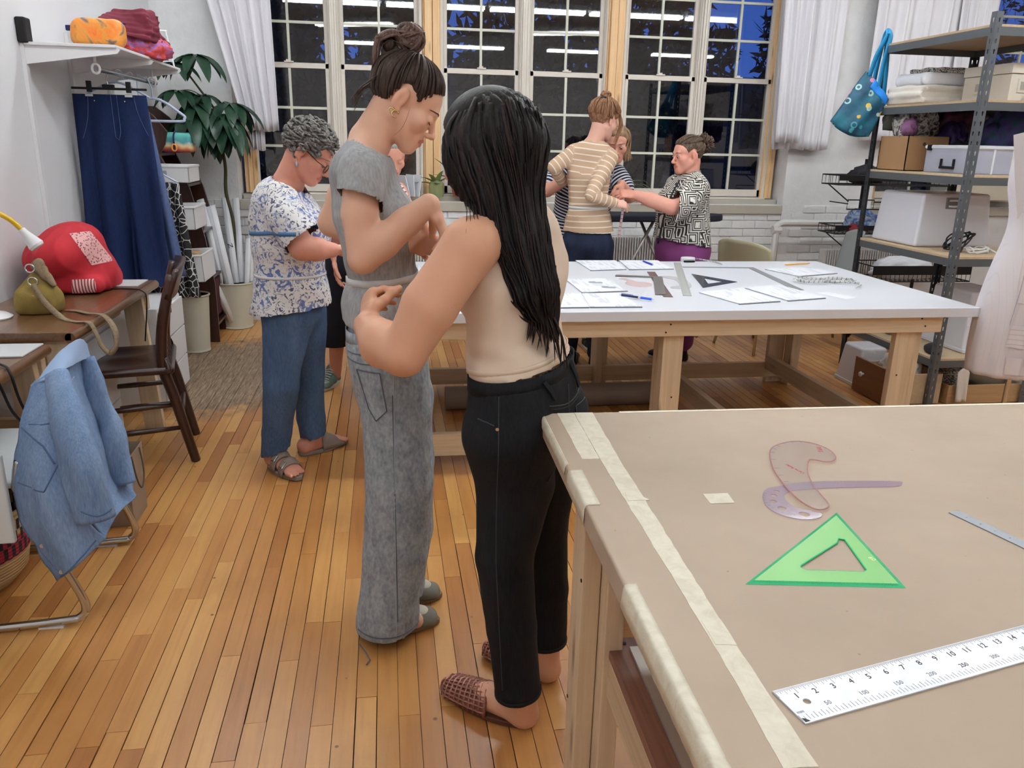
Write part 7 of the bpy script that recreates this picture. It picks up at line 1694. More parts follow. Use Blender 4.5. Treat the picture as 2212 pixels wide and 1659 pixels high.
M_s1 = mat('grey_seam', S(92, 100, 110), .8); M_s1p = mat('grey_seam_pale', S(166, 174, 184), .8)
seam(bv, [(.0 + .012 * min(1, z), 1.9, z) for z in np.linspace(.86, .05, 12)], t, M_s1p, .0014, (0, 1, 0), .0004, 'side_seam'); seam(bv, [(.006, 1.9, z) for z in np.linspace(.78, .1, 12)], t, M_s1, .0016, (0, 1, 0), .0002, 'side_seam')
pk = [(-.108, 1.95, .845), (-.050, 1.9, .842), (-.035, 1.9, .735), (-.066, 1.9, .705), (-.088, 1.9, .735)]
patch(bv, [(-.105, 1.93, .842), (-.045, 1.9, .842), (-.035, 1.9, .72), (-.085, 1.92, .72)], M_j1, 'back_pocket', t, (.18, 1, 0), .0022, 10); seam(bv, pk + [pk[0]], t, M_s1, .0016, (.18, 1, 0), .0026, 'pocket_stitching')
band(bv, (-.003, 2.2), .925, .012, t, M_j1, .019, 'waistband', .0025, 60); seam(bv, [(x, 1.9, .896 + .12 * x) for x in np.linspace(-.12, .12, 9)], t, M_s1, .0013, (0, 1, 0), .003, 'yoke_seam'); seam(bv, [(-.12, 1.9, .865), (-.06, 1.9, .862), (0, 1.9, .872)], t, M_s1, .0018, (0, 1, 0), .001, 'yoke_seam')
seam(bv, [(x, 1.9, .048 + .05 * max(0, x)) for x in np.linspace(-.11, .08, 9)], t, M_s1, .0022, (0, 1, 0), .0006, 'hem_stitching')
m = MB(); m.tube([(-.105, 2.03, .028), (-.085, 2.005, .012), (-.075, 1.985, .004), (-.085, 1.965, .003)], .002, 5); m.build('frayed_thread', M_s1, t)
M_shoeg = mat('olive_grey_suede', S(118, 114, 102), .7); M_shoec = mat('cream_canvas', S(206, 200, 186), .7); M_soleg = mat('tan_sole', S(120, 98, 74), .6)
for hl_, to in (((-.09, 2.13, 0), (.135, 2.155, 0)), ((-.07, 2.28, 0), (.153, 2.30, 0))):
    o = shoe(t, 'shoe', M_shoeg, hl_, to, low=True, sole=M_soleg, hh=.006); c = A3(to); d = _n(A3(to) - A3(hl_)); s = SDF(); s.ell(c - d * .064 + A3((0, 0, .042)), (.031, .029, .0235), k=0); npmesh('vamp_panel', *s.mesh(.005), M_shoec, o)
# hair: combed up into a messy bun
hp = scalp(P, 'hair', M_dkhair, t, (.0065, .010, .009))
ln = []; bun = (0, -.070, .112)
for i in range(150):
    a = rng.uniform(0, 2 * pi); fy = sin(a)
    d0 = (cos(a), fy, 0); e = on_head((cos(a), fy, -.3 if fy < -.3 else .05 if fy < .25 else .55 if abs(cos(a)) < .5 else .25), .006)
    z0 = hairline(e[1], HL) + .004; q = A3((e[0] / .08, (e[1] + .018) / .101, (z0 - .035) / .088)); nrm = np.linalg.norm(q); 
    ln.append((sweep(P, q, A3((0, -.25, .95)) + A3((cos(a), fy, 0)) * .25, bun, .007, jit=.002), rng.uniform(.003, .0055)))
locks(t, 'swept_hair', M_dkhair, ln)
s = SDF(); bc = P(0, -.083, .142); s.ell(bc, A3((.036, .034, .034)), B.hR, .01); V, F = s.mesh(.005); V = V + vnormals(V, F) * (.004 * np.sin(vnoise(V, 40, 2) * 4))[:, None]; npmesh('hair_bun', V, F, hairmat('bun_hair', S(70, 52, 48), S(116, 92, 84)), t)
s = SDF(); s.ell(P(0, -.120, .098), A3((.020, .016, .020)), B.hR, .01); npmesh('hair_loop', *s.mesh(.005), hairmat('loop_hair', S(60, 46, 42), S(104, 84, 76)), t)
ln = []
for i in range(44):
    a = rng.uniform(0, 6.28); r_ = rng.uniform(.028, .038); ax = _n(rng.randn(3)); u = _n(np.cross(ax, A3((.3, .2, .9)))); v = np.cross(ax, u); ln.append(([bc + r_ * (u * cos(a + k * .7) + v * sin(a + k * .7)) for k in range(6)], rng.uniform(.003, .006)))
for i in range(46):
    a = rng.uniform(-1, 1); q = rng.rand(); b0 = P(.02 * a, -.085, .112); ln.append(([b0, P(.03 * a, -.112 - .012 * q, .122 + .014 * rng.rand()), P(.034 * a, -.135 - .016 * q, .095 + .02 * rng.rand()), P(.03 * a, -.140 - .012 * q, .066 + .02 * rng.rand()), P(.03 * a, -.122, .045 - .03 * q)], rng.uniform(.004, .007)))
locks(t, 'bun_strands', hairmat('bun_hair2', S(74, 56, 50), S(124, 100, 92)), ln)
ln = [([P(.075, .02, -.01), P(.078, .028, -.04), P(.07, .03, -.07), P(.072, .022, -.10)], .0006), ([P(.0, -.1, -.06), P(.01, -.105, -.085), P(.03, -.10, -.11)], .001), ([P(.04, -.1, -.03), P(.045, -.11, -.06), P(.04, -.11, -.09)], .001), ([P(-.03, -.1, -.05), P(-.02, -.115, -.07), P(0, -.115, -.09)], .001), ([P(.05, -.06, .11), P(.06, -.12, .10), P(.05, -.13, .02)], .0012)]
for i in range(24): x = rng.uniform(-.05, .06); ln.append(([P(x, -.098, -.015 + .03 * rng.rand()), P(x + .01, -.112 - .008 * rng.rand(), -.045), P(x, -.108 - .015 * rng.rand(), -.075 - .03 * rng.rand())], .0018))
locks(t, 'loose_strands', M_dkhair, ln)
M_gold = mat('gold', S(206, 180, 120), .25, 1.)
for y, z, rr in ((-.004, -.046, .0085), (-.018, -.044, .006)):
    c = P(.0815, y, z); m = MB(); m.tube([tuple(c + B.hR[:, 1] * rr * cos(a) + B.hR[:, 2] * rr * sin(a)) for a in np.linspace(.5, 5.8, 12)], .0018, 6); m.build('hoop_earring', M_gold, t, smooth=True)

# ---------------------------------------------------------------- dark haired woman in the tank top
B = Body('person', 'woman with long dark hair, cream tank top and black jeans, seen from behind', None, S(216, 162, 132), (.31, 1.78, 0)); t = B.t
f = A3((-.8, .6, 0)); lat = (.6, .8, 0); L = lambda c, a, b=0., z=0.: (c[0] + .6 * a - .8 * b, c[1] + .8 * a + .6 * b, c[2] + z)      # a: to her right, b: forward
P = B.head((.218, 1.80, 1.418), (-.85, .42, -.32), (-.25, .10, .95), .95, (.262, 1.785, 1.285), .050)
pel, wst, cst, shd = (.322, 1.775, .80), (.296, 1.780, .95), (.285, 1.782, 1.12), (.272, 1.785, 1.235)
B.torso([pel, (.312, 1.777, .88), wst, cst, shd, (.265, 1.785, 1.28)], [.095, .09, .074, .08, .062, .048], [1.5, 1.5, 1.4, 1.5, 1.8, 1.4], lat)
sl, sr = (.172, 1.655, 1.222), (.340, 1.900, 1.245)
for q in (sl, sr): B.limb([A3(shd) + A3((0, 0, .02)), q], [.05, .054], .03)
B.limb([sl, (.085, 1.635, 1.10), (.030, 1.63, 1.000)], [.058, .058, .047], .02); B.limb([(.030, 1.63, 1.0), (-.012, 1.70, 1.005), (-.045, 1.80, 1.022)], [.047, .052, .034], .01)
B.hand((-.046, 1.806, 1.024), (.02, .78, .58), (.9, .2, -.3), False, (1.1, 1.15, 1.2, 1.2), 1.0, thumb=(.8, .1, .6))
B.limb([sr, (.28, 2.00, 1.16), (.22, 2.06, 1.11)], [.052, .050, .040], .02); B.limb([(.22, 2.06, 1.11), (.16, 2.09, 1.14), (.128, 2.115, 1.165)], [.040, .036, .026], .02)
B.hand((.125, 2.118, 1.166), (-.7, .3, .1), (-.1, -.9, .3), True, (.5, .6, .7, .7), .9)
kl, al, kr, ar = (.262, 1.705, .47), (.312, 1.668, .09), (.385, 1.86, .47), (.408, 1.852, .09)
B.limb([L(pel, -.08), kl, al], [.078, .048, .034]); B.limb([L(pel, .08), kr, ar], [.078, .048, .034])
for a_, he, to in ((al, (.318, 1.675, .035), (.16, 1.805, .022)), (ar, (.412, 1.845, .035), (.29, 1.96, .022))): B.limb([a_, he], [.034, .036], .02); B.limb([he, (A3(he) * .5 + A3(to) * .5) + A3((0, 0, .012)), to], [.034, .036, .028], .02)
B.build(.009)
M_tank = mat('cream_tank_knit', S(218, 196, 176), .85, var=.04, vs=4, bump=.12, bs=400, bd=.001)
s = SDF(); s.chain([L((.307, 1.778, .895), 0), L((.303, 1.778, .93), 0), wst, (.29, 1.78, 1.03), cst, L(shd, 0, .0, -.02), L((.27, 1.785, 1.268), 0, -.01)], [.117, .112, .099, .098, .107, .088, .05], .03, [1.42, 1.42, 1.38, 1.42, 1.46, 1.55, 2.0], lat)
for q in (-1, 1): s.ell(L(cst, q * .065, .085, .0), (.045, .05, .05), k=.04)
s.plane_cut((.30, 1.78, .936), (.17, 0, -1), (.0, 1.4, .7), (.6, 2.2, 1.0)); s.plane_cut(L(shd, -.118, 0, 0), (-.6, -.8, .35), (.0, 1.4, 1.14), (.35, 1.75, 1.4)); s.cap(L(shd, .085, -.02, .0), L(shd, .105, -.035, -.07), .052, .052, .05)
fm = lambda V: .25 + 1.3 * np.exp(-((V[:, 2] - .97) / .06) ** 2) + .4 * np.exp(-((V[:, 2] - 1.12) / .06) ** 2)
tank, V, F, bv = garment(t, 'tank_top', s, M_tank, .0075, [((.30, 1.78, .936), (.17, 0, -1), .3)], (.005, 9, 14), (.006, 6, 17), zs=2.2, fmask=fm)
seam(bv, [(.17, 1.4, z) for z in (1.12, 1.05, .98, .93, .89)], t, mat('tank_seam', S(196, 172, 150), .9), .0012, (.15, 1, 0), .0002, 'side_seam'); band(bv, (.306, 1.778), .958, .022, t, M_tank, .006, 'hem_fold', .0015, 64)
M_blk = denimmat('black_denim', S(16, 17, 20), S(34, 36, 40), 280, 4)
jn, V, F, bv = jeans(t, [([L(pel, -.085, .0, -.02), L((.300, 1.735, .66), -.02), kl, (.285, 1.687, .28), (.304, 1.670, .10)], [.112, .096, .072, .064, .060], [1, 1, 1, 1, 1]), ([L(pel, .085, .0, -.02), L((.36, 1.825, .66), .03), kr, (.402, 1.857, .28), (.409, 1.852, .115)], [.112, .095, .070, .062, .057], 1.)],
    ([(.309, 1.777, .935), (.314, 1.776, .88), L(pel, 0, 0, .0)], [.108, .115, .118], [1.42, 1.46, 1.5]), M_blk,
    [((.305, 1.67, .10), (.08, 0, -1), (.15, 1.5, .0), (.375, 1.765, .14)), ((.409, 1.852, .112), (.08, 0, -1), (.3, 1.765, .0), (.6, 2.0, .16)), ((.31, 1.777, .942), (-.17, 0, 1), (.0, 1.4, .90), (.7, 2.2, 1.1))], lat=lat, fold=(.003, 11, 4), fold2=(.004, 8, 9))
for q in (-1, 1): pass
M_s2 = mat('black_seam', S(58, 60, 64), .8); M_s2d = mat('black_seam_dark', S(14, 14, 16), .8)
db = (-.72, .68, 0); vb = lambda a, z, o=.35: (.318 - .8 * -o * 1 + .6 * a, 1.776 + .6 * -o + .8 * a, z)       # a: sideways on her back, z: height; o: distance behind
bk = A3((.8, -.6, 0)); dback = (-.8, .6, 0)
pl = [(-.145, .838), (-.030, .838), (-.036, .715), (-.085, .685), (-.133, .712)]
patch(bv, [vb(-.150, .838), vb(-.032, .838), vb(-.034, .70), vb(-.138, .70)], M_blk, 'back_pocket', t, dback, .002, 12); seam(bv, [vb(a, z) for a, z in pl + [pl[0]]], t, M_s2, .0013, dback, .0026, 'pocket_stitching')
patch(bv, [vb(.036, .838), vb(.140, .838), vb(.128, .70), vb(.042, .70)], M_blk, 'back_pocket', t, dback, .002, 12); seam(bv, [vb(a, z) for a, z in [(.036, .838), (.140, .838), (.128, .71), (.085, .685), (.042, .71), (.036, .838)]], t, M_s2, .0013, dback, .0026, 'pocket_stitching')
seam(bv, [vb(0, z) for z in (.90, .85, .80, .75, .70)], t, M_s2, .0016, dback, .0006, 'centre_seam'); seam(bv, [vb(-.17, .885), vb(-.10, .872), vb(0, .855), vb(.1, .87), vb(.15, .885)], t, M_s2, .0015, dback, .0006, 'yoke_seam'); seam(bv, [vb(-.17, .875), vb(-.10, .864), vb(0, .846), vb(.1, .862)], t, M_s2d, .002, dback, .0002, 'yoke_seam')
band(bv, (.311, 1.777), .920, .018, t, M_blk, .018, 'waistband', .003, 64)
for a in (-.105, .02, .13):
    d = Vector(dback); hit = [bv.ray_cast(Vector(vb(a + .012 * k, .948 - .022 * k)), d)[0] for k in range(4)]; hit = [h - d * .007 for h in hit if h is not None]
    if len(hit) > 1: m = MB(); m.tube(hit, 1, 4, flat=(.008, .003), up=tuple(-d)); m.build('belt_loop', M_blk, t)
seam(bv, [(.19 + .06 * max(0, .5 - z) + .02, 1.4, z) for z in np.linspace(.90, .14, 12)], t, M_s2, .0012, (.1, 1, 0), .0004, 'side_seam'); seam(bv, [(.165, 1.4, .845), (.185, 1.4, .842), (.20, 1.4, .838)], t, M_s2, .0014, (.1, 1, 0), .0006, 'coin_pocket')
h = bv.ray_cast(Vector((.197, 1.3, .832)), Vector((.1, 1, 0)).normalized())
if h[0] is not None: m = MB(); m.cyl(h[0], h[0] + Vector((-.1, -1, 0)).normalized() * .003, .004, n=10); m.build('rivet', M_chrome, t)
band(bv, (.305, 1.67), .108, .006, t, M_s2d, .005, 'hem', .0012, 32, .2); band(bv, (.409, 1.853), .122, .005, t, M_s2d, .005, 'hem', .0012, 32, .09)
# woven mules
def woven():
    N = NT('woven_rose_leather'); a = N.n('TexCoord'); N.set('Base Color', S(150, 98, 82)); N.set('Metallic', .35); N.set('Roughness', .3); return N.m
M_wov = woven(); M_msole = mat('brown_leather_sole', S(86, 50, 36), .5)
def mule(heel, toe):
    heel, toe = A3(heel), A3(toe); d = _n(toe - heel); L_ = float(np.linalg.norm(toe - heel)); sd = np.cross(d, A3((0, 0, 1))); t_ = Vector(d.tolist()); s_ = Vector(sd.tolist()); h0 = Vector(heel.tolist())
    out = []
    for i in range(32):
        a = 2 * pi * i / 32; k = (cos(a) + 1) / 2; ww = (.030 + .016 * sin(pi * min(1, k * .85 + .10))) * (abs(sin(a)) ** .7) * (1 if sin(a) > 0 else -1); q = h0 + t_ * (L_ * k) + s_ * ww; out.append((q.x, q.y))
    ar = sum(out[i - 1][0] * out[i][1] - out[i][0] * out[i - 1][1] for i in range(32)); out = out if ar > 0 else out[::-1]
    m = MB(); m.prism(out, .001, .016); so = m.build('mule', M_msole, t, bevel=.003, seg=1)
    def surf(u, v, lift=0.):          # u across 0..1, v from opening to toe
        k = .40 + .595 * v; hw = (.032 + .0165 * sin(pi * min(1, k * .85 + .10))) * (1 - max(0, (k - .86) / .14) ** 2.2 * .92); hz = (.060 - .030 * v) * (1 - max(0, (v - .8) / .2) ** 2 * .55) + lift; a = pi * u
        return h0 + t_ * (L_ * k - .018 * (1 - abs(cos(a))) * (1 - v) * -1) + s_ * (hw + lift * .6) * cos(a) + Vector((0, 0, .014 + hz * sin(a) ** .8 - .012 * (1 - v) * 0))
    m = MB()
    for i in range(11): v = i / 10 * .97; m.tube([surf(u, v, .0012 * (-1) ** (k + i)) for k, u in enumerate(np.linspace(.0, 1, 17))], 1, 4, flat=(.0062, .0014), up=tuple(t_.cross(s_)) if False else None)
    m.build('weave_bands', M_wov, so, smooth=True); m = MB()
    for i in range(13): u = .04 + i / 12 * .92; m.tube([surf(u, v, .0012 * (-1) ** (k + i + 1)) for k, v in enumerate(np.linspace(.0, .97, 12))], 1, 4, flat=(.0058, .0014))
    m.build('weave_bands', M_wov, so, smooth=True); m = MB(); m.grid(lambda u, v: surf(u, v * .98, -.003), 20, 12); m.build('lining', mat('mule_lining', S(128, 80, 66), .6), so, smooth=True)
mule((.334, 1.662, 0), (.122, 1.838, 0)); mule((.424, 1.834, 0), (.255, 1.99, 0))
# long dark hair
M_long = hairmat('long_dark_hair', S(14, 12, 13), S(34, 26, 25), .5, (120, 120, 5)); M_tip = hairmat('long_hair_ends', S(22, 16, 15), S(50, 36, 32), .5, (120, 120, 5))
HLf = [(-.115, -.10), (.0, -.10), (.02, -.05), (.045, .0), (.062, .045), (.09, .08)]
scalp(P, 'hair', M_long, t, (.012, .012, .012), HLf)
s = SDF(); s.ell(P(0, -.030, .018), A3((.090, .094, .100)) * .95, B.hR, .03); s.ell(P(0, -.015, -.035), A3((.092, .075, .09)) * .95, B.hR, .04); s.ell(P(-.070, .035, -.03), A3((.028, .045, .085)), B.hR, .04); s.chain([P(.0, -.05, .0), (.258, 1.765, 1.335), (.278, 1.728, 1.23), (.312, 1.690, 1.12), (.350, 1.688, 1.035)], [.088, .068, .058, .044, .012], .04, [1., 1.42, 1.5, 1.55, 1.6], lat)
V, F = s.mesh(.007); ca_ = np.arctan2((V[:, 0] - .25) * .6 + (V[:, 1] - 1.76) * .8, (V[:, 0] - .25) * .8 - (V[:, 1] - 1.76) * .6 + .08); V = V + vnormals(V, F) * (.0030 * np.sin(ca_ * 34 + 3 * np.sin(V[:, 2] * 11) + vnoise(V * np.array([1, 1, .2]), 30, 3)))[:, None]; npmesh('hair_mass', V, F, M_long, t)
ln = []; ln2 = []; mbv = bvh(V, F)
for i in range(340):            # locks laid along the surface of the mass
    a = rng.uniform(-1.15, 1.15); th = a * 1.75; rad = Vector((.8 * cos(th) + .6 * sin(th), -.6 * cos(th) + .8 * sin(th), 0)); pts = []; z1 = 1.52 - .35 * rng.rand() ** 2; z0 = max(1.0 + .05 * rng.rand() + (.20 * max(0, -a)), 1.0); k_ = 9; ph = rng.uniform(0, 6.28)
    for j in range(k_):
        z = z1 + (min(z0, z1 - .15) - z1) * j / (k_ - 1); cx_ = float(np.interp(z, [1.035, 1.12, 1.23, 1.335, 1.45], [.350, .312, .278, .258, .222])); cy_ = float(np.interp(z, [1.035, 1.12, 1.23, 1.335, 1.45], [1.688, 1.690, 1.728, 1.765, 1.80]))
        h = mbv.ray_cast(Vector((cx_, cy_, z)) + rad * .3, -rad); q = h[0] if h[0] is not None else Vector((cx_, cy_, z)) + rad * .02
        pts.append(q + rad * (.0015 + .002 * rng.rand()) + Vector((.003 * sin(ph + j * .9), .003 * cos(ph + j * .8), 0)))
    (ln if rng.rand() < .7 else ln2).append((pts, rng.uniform(.004, .0075)))
for i in range(26):             # wispy ends
    x = rng.uniform(0, 1); b0 = Vector((.285 + .07 * x, 1.665, 1.12 - .05 * x)); ln2.append(([b0, b0 + Vector((.012 + .01 * x, -.004, -.05)), b0 + Vector((.014 + .02 * x + .008 * rng.randn(), -.008, -.095 - .03 * x))], rng.uniform(.003, .005)))
for i in range(14):             # strands in front of her left shoulder
    u = i / 14; ln.append(([P(-.085, .0 - .03 * u, .0), P(-.092, -.01 - .03 * u, -.06), A3((.170 + .02 * u, 1.715, 1.32)), A3((.160 + .03 * u, 1.655, 1.292)), A3((.150 + .05 * u, 1.60 + .02 * u, 1.272 - .02 * rng.rand()))][:3 + i % 3], .0022))
locks(t, 'hair_locks', M_long, ln, flat=(1.7, .45)); locks(t, 'hair_locks', M_tip, ln2, flat=(1.7, .45))
# ---------------------------------------------------------------- older woman in the floral tunic
B = Body('person', 'grey haired woman in blue and white floral tunic and jeans, head bowed', None, S(214, 150, 130), (-.40, 3.42, 0)); t = B.t
P = B.head((-.292, 3.39, 1.372), (.80, -.20, -.56), (.56, -.1, .82), .95, (-.385, 3.42, 1.255), .056, 1.06)
lat = (-.25, -.97, 0)
B.torso([(-.40, 3.42, .74), (-.40, 3.42, .92), (-.40, 3.42, 1.05), (-.415, 3.42, 1.15), (-.40, 3.42, 1.22)], [.10, .10, .10, .08, .05], [1.3, 1.3, 1.3, 1.4, 1.8], lat)
for y in (3.29, 3.55): B.limb([(-.40, 3.42, 1.22), (-.40, y, 1.19)], [.04, .044], .03)
B.limb([(-.40, 3.27, 1.19), (-.36, 3.22, 1.09), (-.325, 3.205, 1.02)], [.046, .050, .050], .02); B.limb([(-.325, 3.205, 1.02), (-.27, 3.215, 1.012), (-.215, 3.245, 1.005)], [.050, .046, .030], .01); B.hand((-.213, 3.246, 1.005), (.9, .3, .05), (.1, -.1, -.95), True, (.4, .5, .6, .6), 1., fine=.0045)
B.limb([(-.40, 3.56, 1.19), (-.34, 3.62, 1.08), (-.26, 3.56, 1.03), (-.18, 3.46, 1.03)], [.055, .05, .042, .03], .02); B.hand((-.178, 3.458, 1.03), (.7, -.6, 0), (0, 0, -1), False, (.5, .6, .6, .7), 1., fine=.0045)
B.limb([(-.42, 3.38, .70), (-.45, 3.37, .40), (-.515, 3.45, .08)], [.08, .052, .038]); B.limb([(-.36, 3.50, .70), (-.36, 3.56, .40), (-.365, 3.61, .08)], [.08, .052, .038])
for a_, h_, to in (((-.515, 3.45, .08), (-.53, 3.465, .045), (-.412, 3.312, .032)), ((-.365, 3.61, .08), (-.40, 3.60, .045), (-.24, 3.73, .030))):
    B.limb([a_, h_], [.036, .036], .02); B.limb([h_, A3(h_) * .4 + A3(to) * .6 + A3((0, 0, .002)), A3(to) * .9 + A3(h_) * .1], [.035, .028, .017], .02, [1., 1.45, 2.3], tuple(np.cross(_n(A3(to) - A3(h_)), (0, 0, 1))))
    d = _n((A3(to) - A3(h_)) * A3((1, 1, 0))); sd = np.cross(d, A3((0, 0, 1)))
    for k in range(5): q = A3(to) * A3((1, 1, 0)) + A3((0, 0, .028)) + sd * (.034 - .017 * k) + d * (.004 - .006 * abs(k - 1)); B.s.cap(q - d * .02, q + d * (.012 if k else .016), .0085 if k else .0105, .0078, .002)
B.fine.append((A3((-.47, 3.25, .0)), A3((-.34, 3.38, .08)), .0045)); B.build(.010)
B.face_detail(mat('grey_brow', S(120, 112, 108), .8), M_lash)
def floral():
    N = NT('blue_floral_print'); v = N.coord('Object'); n1 = N.noise(v, 26, 2, .5, 2.2); n2 = N.noise(N.coord('Object', 1, (7, 3, 2)), 9, 3, .6); n3 = N.noise(N.coord('Object', 1, (1, 9, 4)), 34, 2, .5, 3.)
    a = N.math('MULTIPLY', N.ramp(n1, [(.54, 0.), (.57, 1.)]), N.ramp(n2, [(.42, 0.), (.52, 1.)])); b = N.math('MULTIPLY', N.ramp(n3, [(.56, 0.), (.59, 1.)]), N.ramp(n2, [(.45, 1.), (.58, .3)]))
    c = N.mix(a, S(222, 220, 219), S(104, 122, 178)); N.set('Base Color', N.mix(b, c, S(88, 92, 118))); N.set('Roughness', .85); N.set('Specular IOR Level', .15); return N.m
M_flo = floral(); s = SDF()
s.chain([(-.402, 3.42, .735), (-.400, 3.42, .81), (-.40, 3.42, .90), (-.40, 3.42, 1.00), (-.405, 3.42, 1.10), (-.415, 3.42, 1.17), (-.40, 3.42, 1.225)], [.172, .162, .142, .150, .144, .116, .065], .03, [1.1, 1.1, 1.1, 1.1, 1.15, 1.35, 2.0], lat)
o = SDF(); o.chain([(-.40, 3.30, 1.195), (-.37, 3.235, 1.12), (-.318, 3.205, 1.05)], [.072, .082, .088], .04); o.plane_cut((-.315, 3.205, 1.07), (.62, -.1, -.78), (0, 0, 0), (0, 0, 0)); s.sub(o, .04); s.chain([(-.40, 3.54, 1.195), (-.36, 3.61, 1.11), (-.33, 3.62, 1.05)], [.068, .078, .08], .04)
s.ell((-.31, 3.40, 1.06), (.09, .15, .09), k=.05)
s.plane_cut((-.40, 3.42, .742), (.12, 0, -1), (-.8, 3.0, .5), (0, 3.8, .79)); s.plane_cut((-.385, 3.415, 1.262), (.45, 0, .9), (-.6, 3.2, 1.2), (-.1, 3.6, 1.5))
fm = lambda V: .4 + np.exp(-((V[:, 2] - .82) / .07) ** 2) + .8 * np.exp(-((V[:, 2] - 1.08) / .05) ** 2)
o, V, F, bv = garment(t, 'floral_tunic', s, M_flo, .009, [((-.40, 3.42, .742), (.12, 0, -1), .3), ((-.315, 3.205, 1.07), (.62, -.1, -.78), .12), ((-.385, 3.415, 1.262), (.45, 0, .9), .14)], (.005, 12, 33), (.008, 8, 34), fmask=fm)
band(bv, (-.40, 3.42), 1.075, .02, t, mat('blue_tape', S(74, 114, 158), .7), .008, 'chest_tape', .002, 60, .45); band(bv, (-.40, 3.42), .888, 0, t, M_belt, .006, 'waist_tape', .002, 60, .45)
M_j3 = denimmat('blue_stretch_denim', S(56, 80, 116), S(88, 112, 146), 240, 4)
o, V, F, bv = jeans(t, [([(-.42, 3.37, .72), (-.455, 3.365, .42), (-.50, 3.43, .18), (-.515, 3.45, .065)], [.102, .078, .070, .066], 1.), ([(-.365, 3.48, .72), (-.36, 3.55, .42), (-.365, 3.60, .18), (-.362, 3.61, .08)], [.100, .074, .068, .064], 1.)], ([(-.40, 3.42, .82), (-.40, 3.42, .74)], [.13, .12], [1.2, 1.25]), M_j3,
    [((-.515, 3.45, .07), (.3, -.1, -1), (-.7, 3.2, -.1), (-.42, 3.56, .12)), ((-.362, 3.61, .08), (.25, 0, -1), (-.42, 3.5, -.1), (-.1, 3.8, .14))], h=.009, lat=lat, fold2=(.007, 9, 3))
seam(bv, [(-.43 - .11 * max(0, (.5 - z)) ** 1. * 1.4, 3.0, z) for z in np.linspace(.72, .08, 10)], t, mat('pale_denim_seam', S(120, 142, 172), .8), .0014, (0, 1, 0), .0004, 'side_seam')  # side seam coloured paler than the denim
M_sand = mat('taupe_sandal', S(134, 122, 114), .5)
def sandal(heel, toe, name, closed=False):
    heel, toe = A3(heel), A3(toe); d = _n(toe - heel); L_ = float(np.linalg.norm(toe - heel)); sd = np.cross(d, A3((0, 0, 1))); out = []
    for i in range(28):
        a = 2 * pi * i / 28; k = (cos(a) + 1) / 2; ww = (.034 + .016 * sin(pi * min(1, k * .9 + .1))) * (abs(sin(a)) ** .65) * (1 if sin(a) > 0 else -1); q = heel + d * (L_ * k) + sd * ww; out.append((float(q[0]), float(q[1])))
    ar = sum(out[i - 1][0] * out[i][1] - out[i][0] * out[i - 1][1] for i in range(28)); m = MB(); m.prism(out if ar > 0 else out[::-1], .001, .020); so = m.build('sandal', M_sand, t, bevel=.004)
    for x, hz, w in ((.42, .078, .034), (.68, .060, .032)) if not closed else ((.60, .062, .120),):
        m = MB(); m.grid(lambda u, v: Vector((heel + d * (L_ * x + (v - .5) * w) + sd * (.050 * cos(pi * u)) + A3((0, 0, .012 + hz * (1 - (v - .5) * .4 * (3 if closed else 1)) * sin(pi * u) ** .7))).tolist()), 16, 5); st = m.build('strap', M_sand, so, smooth=True, solid=.004)
        if not closed: c = Vector((heel + d * (L_ * x) + sd * .034 + A3((0, 0, .012 + hz * .78))).tolist()); M = frame(c, d, tuple((sd * .7 + A3((0, 0, .7))))); m = MB(); m.tube([M @ Vector(q) for q in ((-.012, -.014, .004), (.012, -.014, .004), (.012, .014, .004), (-.012, .014, .004))], .0028, 6, closed=True); m.build('buckle', M_chrome, st)
sandal((-.545, 3.485, 0), (-.395, 3.290, 0), 'a'); sandal((-.43, 3.585, 0), (-.215, 3.75, 0), 'b', True)
M_gr = hairmat('grey_hair', S(64, 62, 60), S(140, 136, 132), .5, (90, 90, 90)); scalp(P, 'hair', M_gr, t, (.012, .014, .016), [(-.115, -.05), (-.06, -.045), (-.03, .0), (-.02, .02), (.02, .02), (.03, -.005), (.045, .02), (.06, .05), (.09, .075)])
ln = []
for i in range(420):
    a = rng.uniform(0, 6.28); z = rng.uniform(-.6, 1); d = _n(A3((cos(a) * sqrt(1 - z * z), sin(a) * sqrt(1 - z * z), z))); q = on_head(d, .010)
    if q[2] < hairline(q[1], [(-.115, -.055), (-.05, -.04), (-.03, .0), (.02, .02), (.03, .0), (.06, .05), (.09, .08)]): continue
    tg = _n(np.cross(d, A3((rng.uniform(-.4, .4), 0, 1))) * rng.choice([-1, 1]) + A3((0, -.6, -.2)) + rng.randn(3) * .4); tg = tg - d * (tg @ d); e = lambda r_, u: P(*(A3(on_head(_n(d + tg * u), r_)))); ln.append(([e(.008, 0), e(.020, .13), e(.022, .27), e(.013, .4)], rng.uniform(.004, .0065)))
locks(t, 'hair_curls', M_gr, ln, flat=(1.5, .8))
m = MB(); c = P(.079, .0, -.058); m.ball(tuple(c), (.005, .005, .010), 10, 8); m.build('earring', mat('pearl_blue', S(150, 160, 186), .2), t, smooth=True)
m = MB(); M_gl = mat('spectacle_black', S(26, 26, 30), .3)
for q in (-1, 1): m.tube([tuple(P(q * .034 + .024 * cos(a), .100, -.012 + .020 * sin(a))) for a in np.linspace(0, 6.28, 17)[:-1]], .0018, 5, closed=True); m.tube([tuple(P(q * .058, .098, -.004)), tuple(P(q * .072, .06, .0)), tuple(P(q * .078, .0, .012))], .0018, 5)
m.tube([tuple(P(-.010, .101, -.008)), tuple(P(.010, .101, -.008))], .0016, 5); m.build('glasses', M_gl, t, smooth=True)

